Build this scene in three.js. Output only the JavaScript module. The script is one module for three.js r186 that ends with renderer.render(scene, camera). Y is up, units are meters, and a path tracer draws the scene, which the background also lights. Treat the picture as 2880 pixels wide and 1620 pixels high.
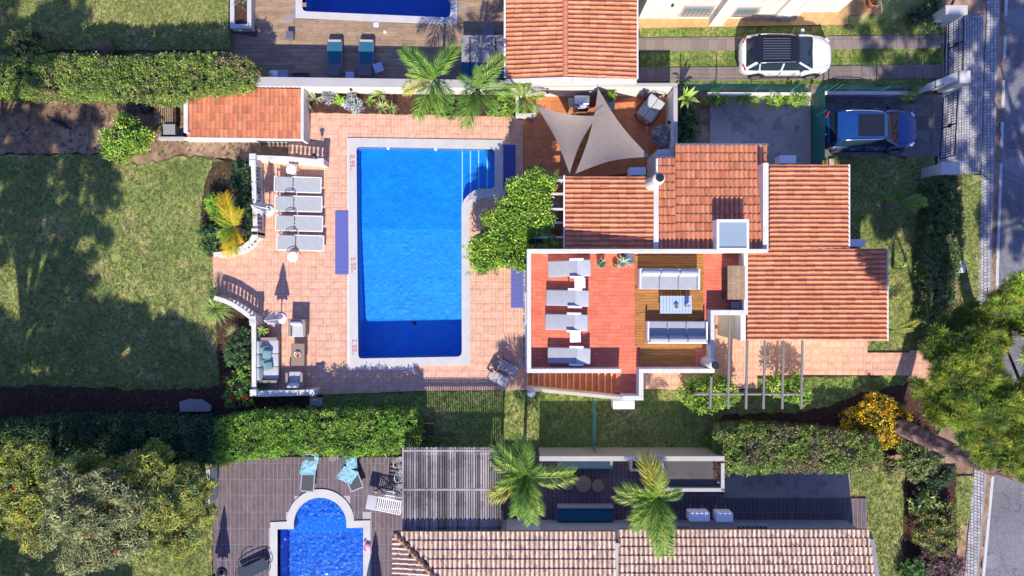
import * as THREE from 'three';
import { mergeGeometries, toCreasedNormals } from 'three/addons/utils/BufferGeometryUtils.js';
import { RoundedBoxGeometry } from 'three/addons/geometries/RoundedBoxGeometry.js';

// ---------- camera, sky, sun, exposure ----------
const CAM_H = 32, PPM = 60;                       // a drone 32 m above the pool deck
const scene = new THREE.Scene();
const camera = new THREE.PerspectiveCamera(45.75, 16 / 9, 0.5, 600);
camera.position.set(0, CAM_H, 0); camera.up.set(0, 0, -1); camera.lookAt(0, 0, 0);
const renderer = new THREE.WebGLRenderer({ antialias: true });
renderer.toneMapping = THREE.LinearToneMapping;
renderer.toneMappingExposure = 1.75;
renderer.shadowMap.enabled = true;
const SUN = new THREE.Vector3(-0.035, 0.8, 0.955).normalize();
{
  const w = 256, h = 128, d = new Float32Array(w * h * 4);
  for (let j = 0; j < h; j++) for (let i = 0; i < w; i++) {
    const el = ((j + 0.5) / h - 0.5) * Math.PI, az = ((i + 0.5) / w - 0.5) * 2 * Math.PI;
    const x = Math.cos(az) * Math.cos(el), y = Math.sin(el), z = Math.sin(az) * Math.cos(el);
    const c = Math.max(0, x * SUN.x + y * SUN.y + z * SUN.z), t = Math.pow(1 - Math.max(0, y), 2.4), g = 0.22 * Math.pow(c, 14);
    const k = (j * w + i) * 4;
    if (y < 0) { d[k] = 0.1; d[k + 1] = 0.1; d[k + 2] = 0.11; } else {
      d[k] = 0.068 + 0.19 * t + g; d[k + 1] = 0.122 + 0.22 * t + g; d[k + 2] = 0.4 + 0.21 * t + g * 0.9;
    }
    d[k + 3] = 1;
  }
  const sky = new THREE.DataTexture(d, w, h, THREE.RGBAFormat, THREE.FloatType);
  sky.mapping = THREE.EquirectangularReflectionMapping; sky.magFilter = THREE.LinearFilter; sky.needsUpdate = true;
  scene.background = sky; scene.environment = sky;
}
const sun = new THREE.DirectionalLight(new THREE.Color().setRGB(1, 0.93, 0.82), 3.6);
sun.position.copy(SUN).multiplyScalar(80); sun.castShadow = true; sun.shadow.radius = 1.2;
sun.shadow.mapSize.set(4096, 4096);
Object.assign(sun.shadow.camera, { left: -40, right: 40, top: 40, bottom: -40, near: 1, far: 200 });
scene.add(sun, sun.target);

// ---------- helpers ----------
function rng(seed) { let s = seed >>> 0; return () => { s = (s + 0x6d2b79f5) | 0; let t = Math.imul(s ^ (s >>> 15), 1 | s); t = (t + Math.imul(t ^ (t >>> 7), 61 | t)) ^ t; return ((t ^ (t >>> 14)) >>> 0) / 4294967296; }; }
const rr = rng(77), rnd = (a, b) => a + (b - a) * rr(), pick = (a) => a[Math.floor(rr() * a.length)];
const PI = Math.PI, sin = Math.sin, cos = Math.cos, abs = Math.abs, min = Math.min, max = Math.max, lerp = (a, b, t) => a + (b - a) * t, clamp = (x, a, b) => min(b, max(a, x)), smooth = (x, a, b) => { const t = clamp((x - a) / (b - a), 0, 1); return t * t * (3 - 2 * t); };
// survey point in the aerial photograph (2880 x 1620) at a height -> metres on the ground plan
const W = (px, py, h = 0) => { const s = (CAM_H - h) / CAM_H / PPM; return [(px - 1440) * s, (py - 810) * s]; };
const P3 = (px, py, h = 0) => { const [x, z] = W(px, py, h); return new THREE.Vector3(x, h, z); };
const WP = (pts, h = 0) => pts.map(([x, y, hh]) => W(x, y, hh ?? h));

const h2 = (x, y, s) => { let n = Math.imul(x, 374761393) ^ Math.imul(y, 668265263) ^ Math.imul(s, 2147483647 ^ 0x51ab); n = Math.imul(n ^ (n >>> 13), 1274126177); return ((n ^ (n >>> 16)) >>> 0) / 4294967296; };
function vnoise(x, y, per, s) { const ix = Math.floor(x), iy = Math.floor(y), fx = x - ix, fy = y - iy, u = fx * fx * (3 - 2 * fx), v = fy * fy * (3 - 2 * fy), m = (a) => ((a % per) + per) % per; return lerp(lerp(h2(m(ix), m(iy), s), h2(m(ix + 1), m(iy), s), u), lerp(h2(m(ix), m(iy + 1), s), h2(m(ix + 1), m(iy + 1), s), u), v); }
function fbm(u, v, per, oct, s) { let a = 0.5, t = 0, n = 0; for (let i = 0; i < oct; i++) { t += a * vnoise(u * per, v * per, per, s + i); n += a; a *= 0.55; per *= 2; } return t / n; }
// colour texture: f(u,v) -> [r,g,b] sRGB 0..255 ; rep = metres per repeat
function tex(size, rep, f, srgb = true) {
  const d = new Uint8Array(size * size * 4);
  for (let j = 0; j < size; j++) for (let i = 0; i < size; i++) { const c = f((i + 0.5) / size, (j + 0.5) / size), k = (j * size + i) * 4; const a = Array.isArray(c) ? c : [c, c, c]; d[k] = clamp(a[0], 0, 255); d[k + 1] = clamp(a[1], 0, 255); d[k + 2] = clamp(a[2], 0, 255); d[k + 3] = 255; }
  const t = new THREE.DataTexture(d, size, size); t.wrapS = t.wrapT = THREE.RepeatWrapping; t.magFilter = THREE.LinearFilter; t.repeat.set(1 / rep, 1 / rep);
  if (srgb) t.colorSpace = THREE.SRGBColorSpace; t.needsUpdate = true; return t;
}
const mix3 = (a, b, t) => [lerp(a[0], b[0], t), lerp(a[1], b[1], t), lerp(a[2], b[2], t)];
const col = (c) => (Array.isArray(c) ? new THREE.Color().setRGB(c[0], c[1], c[2]) : new THREE.Color(c));
function mat(c, o = {}) { const { phys, ...rest } = o; const m = new (phys ? THREE.MeshPhysicalMaterial : THREE.MeshStandardMaterial)({ color: col(c), roughness: 0.75, side: THREE.DoubleSide, ...rest }); return m; }

const nn = (g) => { const q = g.index ? g.toNonIndexed() : g; for (const k of Object.keys(q.attributes)) if (!['position', 'normal', 'uv'].includes(k)) q.deleteAttribute(k); return q; };
function uvm(g) { // uv in metres, by the main direction of each face
  g = nn(g); const p = g.attributes.position, n = g.attributes.normal, uv = new Float32Array(p.count * 2);
  for (let i = 0; i < p.count; i++) { const ax = abs(n.getX(i)), ay = abs(n.getY(i)), az = abs(n.getZ(i)); if (ay >= ax && ay >= az) { uv[2 * i] = p.getX(i); uv[2 * i + 1] = p.getZ(i); } else if (ax >= az) { uv[2 * i] = p.getZ(i); uv[2 * i + 1] = p.getY(i); } else { uv[2 * i] = p.getX(i); uv[2 * i + 1] = p.getY(i); } }
  g.setAttribute('uv', new THREE.BufferAttribute(uv, 2)); return g;
}
const mg = (list) => (list.length === 1 ? nn(list[0]) : mergeGeometries(list.map(nn)));
function bx(x0, x1, y0, y1, z0, z1, bev = 0) { const w = x1 - x0, h = y1 - y0, d = z1 - z0; const g = bev ? new RoundedBoxGeometry(w, h, d, 1, min(bev, w / 2.01, h / 2.01, d / 2.01)) : new THREE.BoxGeometry(w, h, d); g.translate((x0 + x1) / 2, (y0 + y1) / 2, (z0 + z1) / 2); return uvm(g); }
const cb = (x, y, z, w, h, d, bev = 0) => bx(x - w / 2, x + w / 2, y, y + h, z - d / 2, z + d / 2, bev);   // box standing at a point
const cyl = (r0, r1, h, x, y, z, seg = 14) => uvm(new THREE.CylinderGeometry(r1, r0, h, seg).translate(x, y + h / 2, z));
const V = (a) => (a.isVector3 ? a : new THREE.Vector3(...a));
function bar(a, b, r, seg = 6, r2 = r) { a = V(a); b = V(b); const d = b.clone().sub(a), g = new THREE.CylinderGeometry(r2, r, d.length(), seg); g.applyQuaternion(new THREE.Quaternion().setFromUnitVectors(new THREE.Vector3(0, 1, 0), d.normalize())); g.translate((a.x + b.x) / 2, (a.y + b.y) / 2, (a.z + b.z) / 2); return nn(g); }
function beam(a, b, w, h, up = [0, 1, 0]) { a = V(a); b = V(b); const d = b.clone().sub(a), L = d.length(); d.normalize(); const s = new THREE.Vector3().crossVectors(V(up), d).normalize(), u = new THREE.Vector3().crossVectors(d, s); const g = new THREE.BoxGeometry(w, h, L); g.applyMatrix4(new THREE.Matrix4().makeBasis(s, u, d)); g.translate((a.x + b.x) / 2, (a.y + b.y) / 2, (a.z + b.z) / 2); return uvm(g); }
const tube = (pts, r, n = 24, seg = 6, closed = false) => nn(new THREE.TubeGeometry(new THREE.CatmullRomCurve3(pts.map(V), closed), n, r, seg, closed));
const lathe = (pts, seg = 16) => nn(new THREE.LatheGeometry(pts.map(([x, y]) => new THREE.Vector2(x, y)), seg));
const area2 = (p) => p.reduce((s, a, i) => { const b = p[(i + 1) % p.length]; return s + a[0] * b[1] - b[0] * a[1]; }, 0) / 2;
function prism(pts, y0, y1, holes = []) { // vertical prism over a plan polygon [[x,z]...]
  const sh = new THREE.Shape(pts.map(([x, z]) => new THREE.Vector2(x, -z)));
  for (const h of holes) sh.holes.push(new THREE.Path(h.map(([x, z]) => new THREE.Vector2(x, -z))));
  const g = new THREE.ExtrudeGeometry(sh, { depth: y1 - y0, bevelEnabled: false, curveSegments: 1 }); g.rotateX(-PI / 2); g.translate(0, y0, 0); return uvm(g);
}
const slabP = (pts, y, thick = 0.1, holes = []) => prism(WP(pts, y), y - thick, y, holes.map((h) => WP(h, y)));
function quad4(a, b, c, d) { const g = new THREE.BufferGeometry(); g.setAttribute('position', new THREE.Float32BufferAttribute([a, b, c, a, c, d].flatMap((p) => { p = V(p); return [p.x, p.y, p.z]; }), 3)); g.setAttribute('uv', new THREE.Float32BufferAttribute(new Array(12).fill(0), 2)); g.computeVertexNormals(); return uvm(g); }
function hexa(bot, top) { // solid between two quads (4 corners each, same order)
  const f = [quad4(...top), quad4(...bot)]; for (let i = 0; i < 4; i++) { const j = (i + 1) % 4; f.push(quad4(bot[i], bot[j], top[j], top[i])); } return mg(f);
}
function loft(rings, capA = true, capB = true, closed = true) { // rings of equal length [ [x,y,z]... ]
  const pos = [], n = rings[0].length, tri = (a, b, c) => pos.push(...a, ...b, ...c), m = closed ? n : n - 1;
  for (let i = 0; i + 1 < rings.length; i++) for (let j = 0; j < m; j++) { const k = (j + 1) % n, A = rings[i][j], B = rings[i][k], C = rings[i + 1][k], D = rings[i + 1][j]; tri(A, B, C); tri(A, C, D); }
  const cap = (r) => { const c = r.reduce((s, p) => [s[0] + p[0] / n, s[1] + p[1] / n, s[2] + p[2] / n], [0, 0, 0]); for (let j = 0; j < n; j++) tri(c, r[j], r[(j + 1) % n]); };
  if (capA) cap(rings[0]); if (capB) cap(rings[rings.length - 1]);
  const g = new THREE.BufferGeometry(); g.setAttribute('position', new THREE.Float32BufferAttribute(pos, 3)); g.setAttribute('uv', new THREE.Float32BufferAttribute(new Float32Array(pos.length / 3 * 2), 2)); g.computeVertexNormals(); return g;
}
const crease = (g, a = 0.6) => { const q = toCreasedNormals(g, a); return uvm(q); };
const move = (g, x, y, z, ry = 0) => { const q = g.clone(); if (ry) q.rotateY(ry); q.translate(x, y, z); return q; };

// ---------- objects ----------
const taken = new Map();
function numbered(n) { const k = taken.get(n) ?? 0; taken.set(n, k + 1); return k ? `${n}_${String(k).padStart(3, '0')}` : n; }
function tag(o, label, category, group, kind) { if (label) o.userData.label = label; if (category) o.userData.category = category; if (group) o.userData.group = group; if (kind) o.userData.kind = kind; return o; }
const shade = (m) => { m.castShadow = m.receiveShadow = true; return m; };
function thing(name, label, category, at = [0, 0, 0], ry = 0, group) { const o = new THREE.Group(); o.name = numbered(name); o.position.set(...at); o.rotation.y = ry; scene.add(o); return tag(o, label, category, group); }
function part(o, name, g, m, label) { const q = shade(new THREE.Mesh(Array.isArray(g) ? mg(g) : g, m)); q.name = name; if (label) q.userData.label = label; o.add(q); return q; }
function solo(name, label, category, g, m, at, group) { const o = part(scene, numbered(name), g, m); if (at) { o.position.set(...at); o.geometry = move(o.geometry, -at[0], -at[1], -at[2]); } return tag(o, label, category, group); }
function struct(name, g, m, label) { const o = part(scene, numbered(name), g, m); o.userData.kind = 'structure'; if (label) o.userData.label = label; return o; }
function copy(o, label, at, ry = 0) { const c = o.clone(); c.name = numbered(o.name.replace(/_\d{3}$/, '')); c.userData = { ...o.userData }; if (label) c.userData.label = label; c.position.set(...at); c.rotation.y = ry; scene.add(c); return c; }
function rebase(o, x, y, z) { o.position.set(x, y, z); for (const c of o.children) { c.position.x -= x; c.position.y -= y; c.position.z -= z; } return o; }
const piece = (parent, name, g, m, x, y, z, ry = 0) => { const q = shade(new THREE.Mesh(g, m)); q.name = name; q.position.set(x, y, z); q.rotation.y = ry; parent.add(q); return q; };

// clip polygon (plan) by an axis-aligned rectangle
function clipRect(poly, x0, x1, z0, z1) {
  const cut = (p, ins, at) => { const o = []; for (let i = 0; i < p.length; i++) { const a = p[i], b = p[(i + 1) % p.length], ia = ins(a), ib = ins(b); if (ia) o.push(a); if (ia !== ib) o.push(at(a, b)); } return o; };
  const ax = (k, v) => (a, b) => { const t = (v - a[k]) / (b[k] - a[k]); return [lerp(a[0], b[0], t), lerp(a[1], b[1], t)]; };
  let p = poly; p = cut(p, (a) => a[0] >= x0, ax(0, x0)); if (p.length) p = cut(p, (a) => a[0] <= x1, ax(0, x1)); if (p.length) p = cut(p, (a) => a[1] >= z0, ax(1, z0)); if (p.length) p = cut(p, (a) => a[1] <= z1, ax(1, z1)); return p;
}
const inPoly = (x, z, p) => { let c = false; for (let i = 0, j = p.length - 1; i < p.length; j = i++) if ((p[i][1] > z) !== (p[j][1] > z) && x < ((p[j][0] - p[i][0]) * (z - p[i][1])) / (p[j][1] - p[i][1]) + p[i][0]) c = !c; return c; };
function slabTile(w, d, t, c = 0.006) { // bevelled paving piece, top at y=0
  const a = w / 2, b = d / 2, r0 = [[-a, -t, -b], [a, -t, -b], [a, -t, b], [-a, -t, b]], r1 = r0.map(([x, , z]) => [x, -c, z]), r2 = r0.map(([x, , z]) => [x - Math.sign(x) * c, 0, z - Math.sign(z) * c]);
  return loft([r0, r1, r2], false, true);
}
// lay paving pieces on polygons: the nearest `most` are parts of their own, the rest one "stuff" part. Returns nothing.
function pave(parent, name, polys, y, tw, td, gap, th, mats, o = {}) {
  const cellUv = (g, v) => { const uv = g.attributes.uv, p = g.attributes.position; for (let i = 0; i < uv.count; i++) uv.setXY(i, (v % 4 + clamp(p.getX(i) / tw + 0.5, 0.01, 0.99)) / 4, (Math.floor(v / 4) % 4 + clamp(p.getZ(i) / td + 0.5, 0.01, 0.99)) / 4); return g; };
  const { most = 300, ox = 0, oz = 0, bond = 0, near = [0, 0], skip } = o, cells = [], gs = [];
  for (let v = 0; v < (o.cell ? 16 : 6); v++) { const g = uvm(slabTile(tw - gap, td - gap, th)); const uv = g.attributes.uv; const du = rnd(0, 9), dv = rnd(0, 9); for (let i = 0; i < uv.count; i++) uv.setXY(i, uv.getX(i) + du, uv.getY(i) + dv); if (o.cell) cellUv(g, v); gs.push(g); }
  for (const poly of polys) {
    const xs = poly.map((p) => p[0]), zs = poly.map((p) => p[1]);
    const i0 = Math.floor((min(...xs) - ox) / tw) - 1, i1 = Math.ceil((max(...xs) - ox) / tw) + 1, j0 = Math.floor((min(...zs) - oz) / td) - 1, j1 = Math.ceil((max(...zs) - oz) / td) + 1;
    for (let j = j0; j <= j1; j++) for (let i = i0; i <= i1; i++) {
      const cx = ox + (i + 0.5 + (bond === 2 ? 0 : bond ? (((j * bond) % 1) + 1) % 1 : 0)) * tw, cz = oz + (j + 0.5 + (bond === 2 ? h2(i, 3, 9) : 0)) * td;
      if (skip && skip(cx, cz)) continue;
      const q = clipRect(poly, cx - (tw - gap) / 2, cx + (tw - gap) / 2, cz - (td - gap) / 2, cz + (td - gap) / 2);
      if (q.length < 3) continue; const A = abs(area2(q)), full = (tw - gap) * (td - gap); if (A < full * 0.06) continue;
      cells.push({ cx, cz, q: A < full * 0.995 ? q : null, d: Math.hypot(cx - near[0], cz - near[1]), k: i * 7 + j * 13 });
    }
  }
  cells.sort((a, b) => a.d - b.d);
  const rest = [];
  cells.forEach((c, n) => {
    const m = mats[Math.floor(h2(c.k, n, 5) * mats.length)], dy = (h2(c.k, 1, 4) - 0.5) * 0.003;
    let g = gs[Math.floor(h2(c.k, n, 8) * gs.length)], x = c.cx, z = c.cz;
    if (c.q) { const r = c.q.filter((p, i) => { const b = c.q[(i + 1) % c.q.length]; return Math.hypot(p[0] - b[0], p[1] - b[1]) > 1e-4; }); if (r.length < 3) return; g = prism(r.map(([a, b]) => [a - x, b - z]), -th, -0.001); if (o.cell) cellUv(g, n % 16); }
    if (n < most) piece(parent, name, g, m, x, y + dy, z); else rest.push([move(g, x, y + dy, z), m]);
  });
  joined(parent, name, rest);
}
function joined(parent, name, list) { // many small alike pieces [[geometry, material]...] as one part
  if (!list.length) return; const ms = [...new Set(list.map((r) => r[1]))], gs = ms.map((m) => mg(list.filter((r) => r[1] === m).map((r) => r[0])));
  const q = part(parent, name, gs.length > 1 ? mergeGeometries(gs, true) : gs[0], gs.length > 1 ? ms : ms[0]); q.userData.kind = 'stuff'; return q;
}

// ---------- procedural materials ----------
const N = 256;
const T = {
  plaster: tex(N, 3, (u, v) => { const n = fbm(u, v, 4, 6, 11), s = fbm(u, v, 16, 3, 12); const d = smooth(fbm(u, v * 0.6, 10, 5, 13), 0.58, 0.8) * 15; return [218 + 26 * n + 8 * s - d, 216 + 26 * n + 8 * s - d, 210 + 28 * n + 8 * s - d * 1.15]; }),
  stone: tex(N, 2, (u, v) => { const n = fbm(u, v, 5, 6, 21), s = vnoise(u * 128, v * 128, 128, 22); const k = 214 + 22 * n + 14 * (s - 0.5); return [k, k - 2, k - 4]; }),
  deckTile: tex(512, 1, (u, v) => { const ci = Math.floor(u * 4), cj = Math.floor(v * 4), x = (u * 4) % 1, y = (v * 4) % 1, t = h2(ci, cj, 31), n = fbm(u, v, 12, 4, 32), s = fbm(u, v, 60, 2, 33), e = Math.hypot(x - 0.5 + (t - 0.5) * 0.3, y - 0.5 + (h2(cj, ci, 34) - 0.5) * 0.3); const c = mix3([242, 204, 178], [230, 172, 140], clamp(smooth(e, 0.12, 0.62) * 0.9 + (n - 0.5) * 0.9 + (t - 0.5) * 0.3, 0, 1)); const k = (s - 0.5) * 20; return [c[0] + k, c[1] + k, c[2] + k]; }),
  patioTile: tex(N, 1.7, (u, v) => { const n = fbm(u, v, 6, 4, 41), s = fbm(u, v, 48, 2, 42); const c = mix3([186, 108, 64], [218, 148, 100], n); const k = (s - 0.5) * 24; return [c[0] + k, c[1] + k, c[2] + k]; }),
  clay: tex(512, 1.1, (u, v) => { const n = fbm(u, v, 5, 5, 51), s = fbm(u, v, 60, 2, 52), d = smooth(fbm(u, v, 9, 4, 53), 0.66, 0.85); let c = mix3([206, 122, 90], [230, 156, 124], n); c = mix3(c, [96, 62, 52], d * 0.5); const k = (s - 0.5) * 26; return [c[0] + k, c[1] + k, c[2] + k]; }),
  clayTile: tex(512, 1, (u, v) => { const i = Math.floor(u * 4), j = Math.floor(v * 4), k = i + 4 * j, x = (u * 4) % 1, y = (v * 4) % 1, n = fbm(u, v, 10, 4, 51), s = fbm(u, v, 60, 2, 52), st = fbm(u, v * 0.5, 24, 3, 54); const pan = smooth(x, 0.52, 0.64) * (1 - smooth(x, 0.93, 1)), low = smooth(y, 0.8, 1) * 0.5, t = h2(k, 3, 55); let c = mix3([210, 122, 82], [240, 168, 124], 0.55 * n + 0.45 * t); c = mix3(c, [118, 66, 58], clamp(pan * (0.1 + 0.55 * st) + low * smooth(st, 0.45, 0.7), 0, 0.75)); const q = (s - 0.5) * 26; return [c[0] + q, c[1] + q, c[2] + q]; }),
  oldTile: tex(512, 1, (u, v) => { const i = Math.floor(u * 4), j = Math.floor(v * 4), k = i + 4 * j, x = (u * 4) % 1, y = (v * 4) % 1, n = fbm(u, v, 10, 4, 61), s = fbm(u, v, 70, 2, 62), st = fbm(u, v * 0.4, 22, 4, 63); const pan = smooth(x, 0.5, 0.62) * (1 - smooth(x, 0.94, 1)), t = h2(k, 3, 65); let c = mix3([222, 188, 160], [246, 222, 200], 0.5 * n + 0.5 * t); c = mix3(c, [84, 66, 64], clamp(pan * (0.45 + 0.6 * st) + smooth(st, 0.55, 0.75) * 0.55 * (0.4 + t), 0, 0.9)); const q = (s - 0.5) * 40; return [c[0] + q, c[1] + q, c[2] + q]; }),
  oldClay: tex(512, 1.3, (u, v) => { const n = fbm(u, v, 5, 5, 61), s = fbm(u, v, 70, 2, 62), d = smooth(fbm(u, v, 7, 5, 63), 0.5, 0.72); let c = mix3([176, 130, 100], [224, 184, 150], n); c = mix3(c, [72, 56, 54], d * 0.75); const k = (s - 0.5) * 40; return [c[0] + k, c[1] + k, c[2] + k]; }),
  terrace: tex(512, 2.4, (u, v) => { const r = Math.floor(v * 15), row = h2(r, 1, 71), cx = Math.floor(u * 6 + row * 3), t = h2(((cx % 6) + 6) % 6, r, 72), s = fbm(u, v, 40, 3, 73), l = smooth(abs((v * 15) % 1 - 0.5), 0.42, 0.5); const c = mix3([208, 106, 78], [224, 124, 94], t); const k = (s - 0.5) * 24 - l * 30; return [c[0] + k, c[1] + k, c[2] + k]; }),
  wood: tex(512, 2.4, (u, v) => { const g = fbm(u * 1, v, 3, 3, 81), st = fbm(u * 0.25 + 0.1, v, 64, 3, 82), w = vnoise(u * 6, v * 110, 110, 83); const k = 0.55 * st + 0.25 * g + 0.2 * w; return mix3([128, 100, 74], [206, 180, 146], k); }),
  teak: tex(512, 2.4, (u, v) => { const st = fbm(u * 0.25, v, 48, 3, 91), w = vnoise(u * 5, v * 100, 100, 92); return mix3([160, 104, 48], [222, 164, 88], 0.6 * st + 0.4 * w); }),
  darkPlank: tex(512, 2.4, (u, v) => { const st = fbm(u, v * 0.25, 48, 3, 95), g = fbm(u, v, 4, 4, 97), w = vnoise(u * 100, v * 5, 100, 96); return mix3([78, 66, 68], [146, 128, 126], 0.45 * st + 0.25 * w + 0.3 * g); }),
  concrete: tex(512, 5, (u, v) => { const n = fbm(u, v, 3, 6, 101), s = vnoise(u * 200, v * 200, 200, 102), st = fbm(u, v, 12, 4, 103); const k = 108 + 70 * n + 24 * (s - 0.5) - 26 * smooth(st, 0.5, 0.75); return [k, k - 4, k - 8]; }),
  asphalt: tex(512, 7, (u, v) => { const n = fbm(u, v, 4, 5, 111), s = vnoise(u * 250, v * 250, 250, 112); const cr = 1 - smooth(abs(fbm(u, v, 3, 5, 113) - 0.5), 0.002, 0.012), pt = smooth(fbm(u, v, 6, 3, 114), 0.55, 0.62) * 12; const k = 92 + 34 * n + 34 * (s - 0.5) - 15 * cr + pt; return [k, k - 1, k + 2]; }),
  soil: tex(512, 6, (u, v) => { const n = fbm(u, v, 6, 6, 121), s = vnoise(u * 220, v * 220, 220, 122), d = fbm(u, v, 24, 4, 123); const c = mix3([108, 84, 64], [196, 168, 138], n); const k = (s - 0.5) * 36 + (d - 0.5) * 50; return [c[0] + k, c[1] + k, c[2] + k]; }),
  mulch: tex(512, 2, (u, v) => { const s = vnoise(u * 120, v * 120, 120, 131), n = fbm(u, v, 24, 4, 132); return mix3([42, 24, 20], [122, 82, 66], clamp(0.5 * s + 0.7 * (n - 0.2), 0, 1)); }),
  lawn: tex(1024, 9, (u, v) => { const n = fbm(u, v, 5, 5, 141), d = fbm(u, v, 14, 4, 142), s = vnoise(u * 340, v * 340, 340, 143); let c = mix3([98, 114, 58], [150, 152, 88], n); c = mix3(c, [172, 154, 108], smooth(d, 0.5, 0.72) * 0.7); const k = (s - 0.5) * 54; return [c[0] + k, c[1] + k, c[2] + k * 0.7]; }),
  mosaic: tex(1024, 5.12, (u, v) => { const q = 102, i = Math.floor(u * q), j = Math.floor(v * q), t = h2(i, j, 151), b = fbm(u, v, 5, 3, 152), w = fbm(u, v, 22, 2, 153); const c = mix3([0, 118, 206], [22, 158, 238], clamp(0.30 * t + 0.35 * b + 0.5 * w - 0.1, 0, 1)); const e = (u * q) % 1 < 0.08 || (v * q) % 1 < 0.08 ? 12 : 0; return [c[0] + e, c[1] + e, c[2] + e * 0.4]; }),  // tile blues, with broader variation painted in to suggest rippling light
  mosaicDeep: tex(1024, 5.12, (u, v) => { const q = 102, i = Math.floor(u * q), j = Math.floor(v * q), t = h2(i, j, 251); return mix3([0, 72, 184], [40, 150, 236], Math.pow(t, 1.5)); }),
  bark: tex(N, 1.2, (u, v) => { const n = fbm(u * 0.5, v, 10, 5, 161), r = abs(fbm(u, v, 8, 4, 162) - 0.5) * 2; return mix3([58, 46, 42], [150, 128, 116], clamp(r * 1.2 + 0.3 * n, 0, 1)); }),
  fabric: tex(N, 0.5, (u, v) => { const a = sin(u * 2 * PI * 64) * sin(v * 2 * PI * 64), n = fbm(u, v, 4, 4, 171); const k = 226 + 10 * a + 18 * (n - 0.5); return k; }),
  wicker: tex(N, 0.4, (u, v) => { const a = (Math.floor(u * 16) + Math.floor(v * 16)) % 2 ? 1 : 0, s = sin(v * 2 * PI * 64) * 0.5 + 0.5; const k = 0.5 * a + 0.5 * s; return mix3([128, 112, 102], [206, 192, 180], k); }),
  ripple: tex(512, 3.2, (u, v) => { const a = abs(fbm(u, v, 7, 3, 181) - 0.5) * 2, b = abs(fbm(u, v, 15, 2, 182) - 0.5) * 2; return 255 * clamp(1 - 0.7 * a - 0.5 * b, 0, 1); }, false),
  grain: tex(N, 1, (u, v) => 255 * fbm(u, v, 16, 4, 191), false),
};
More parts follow.
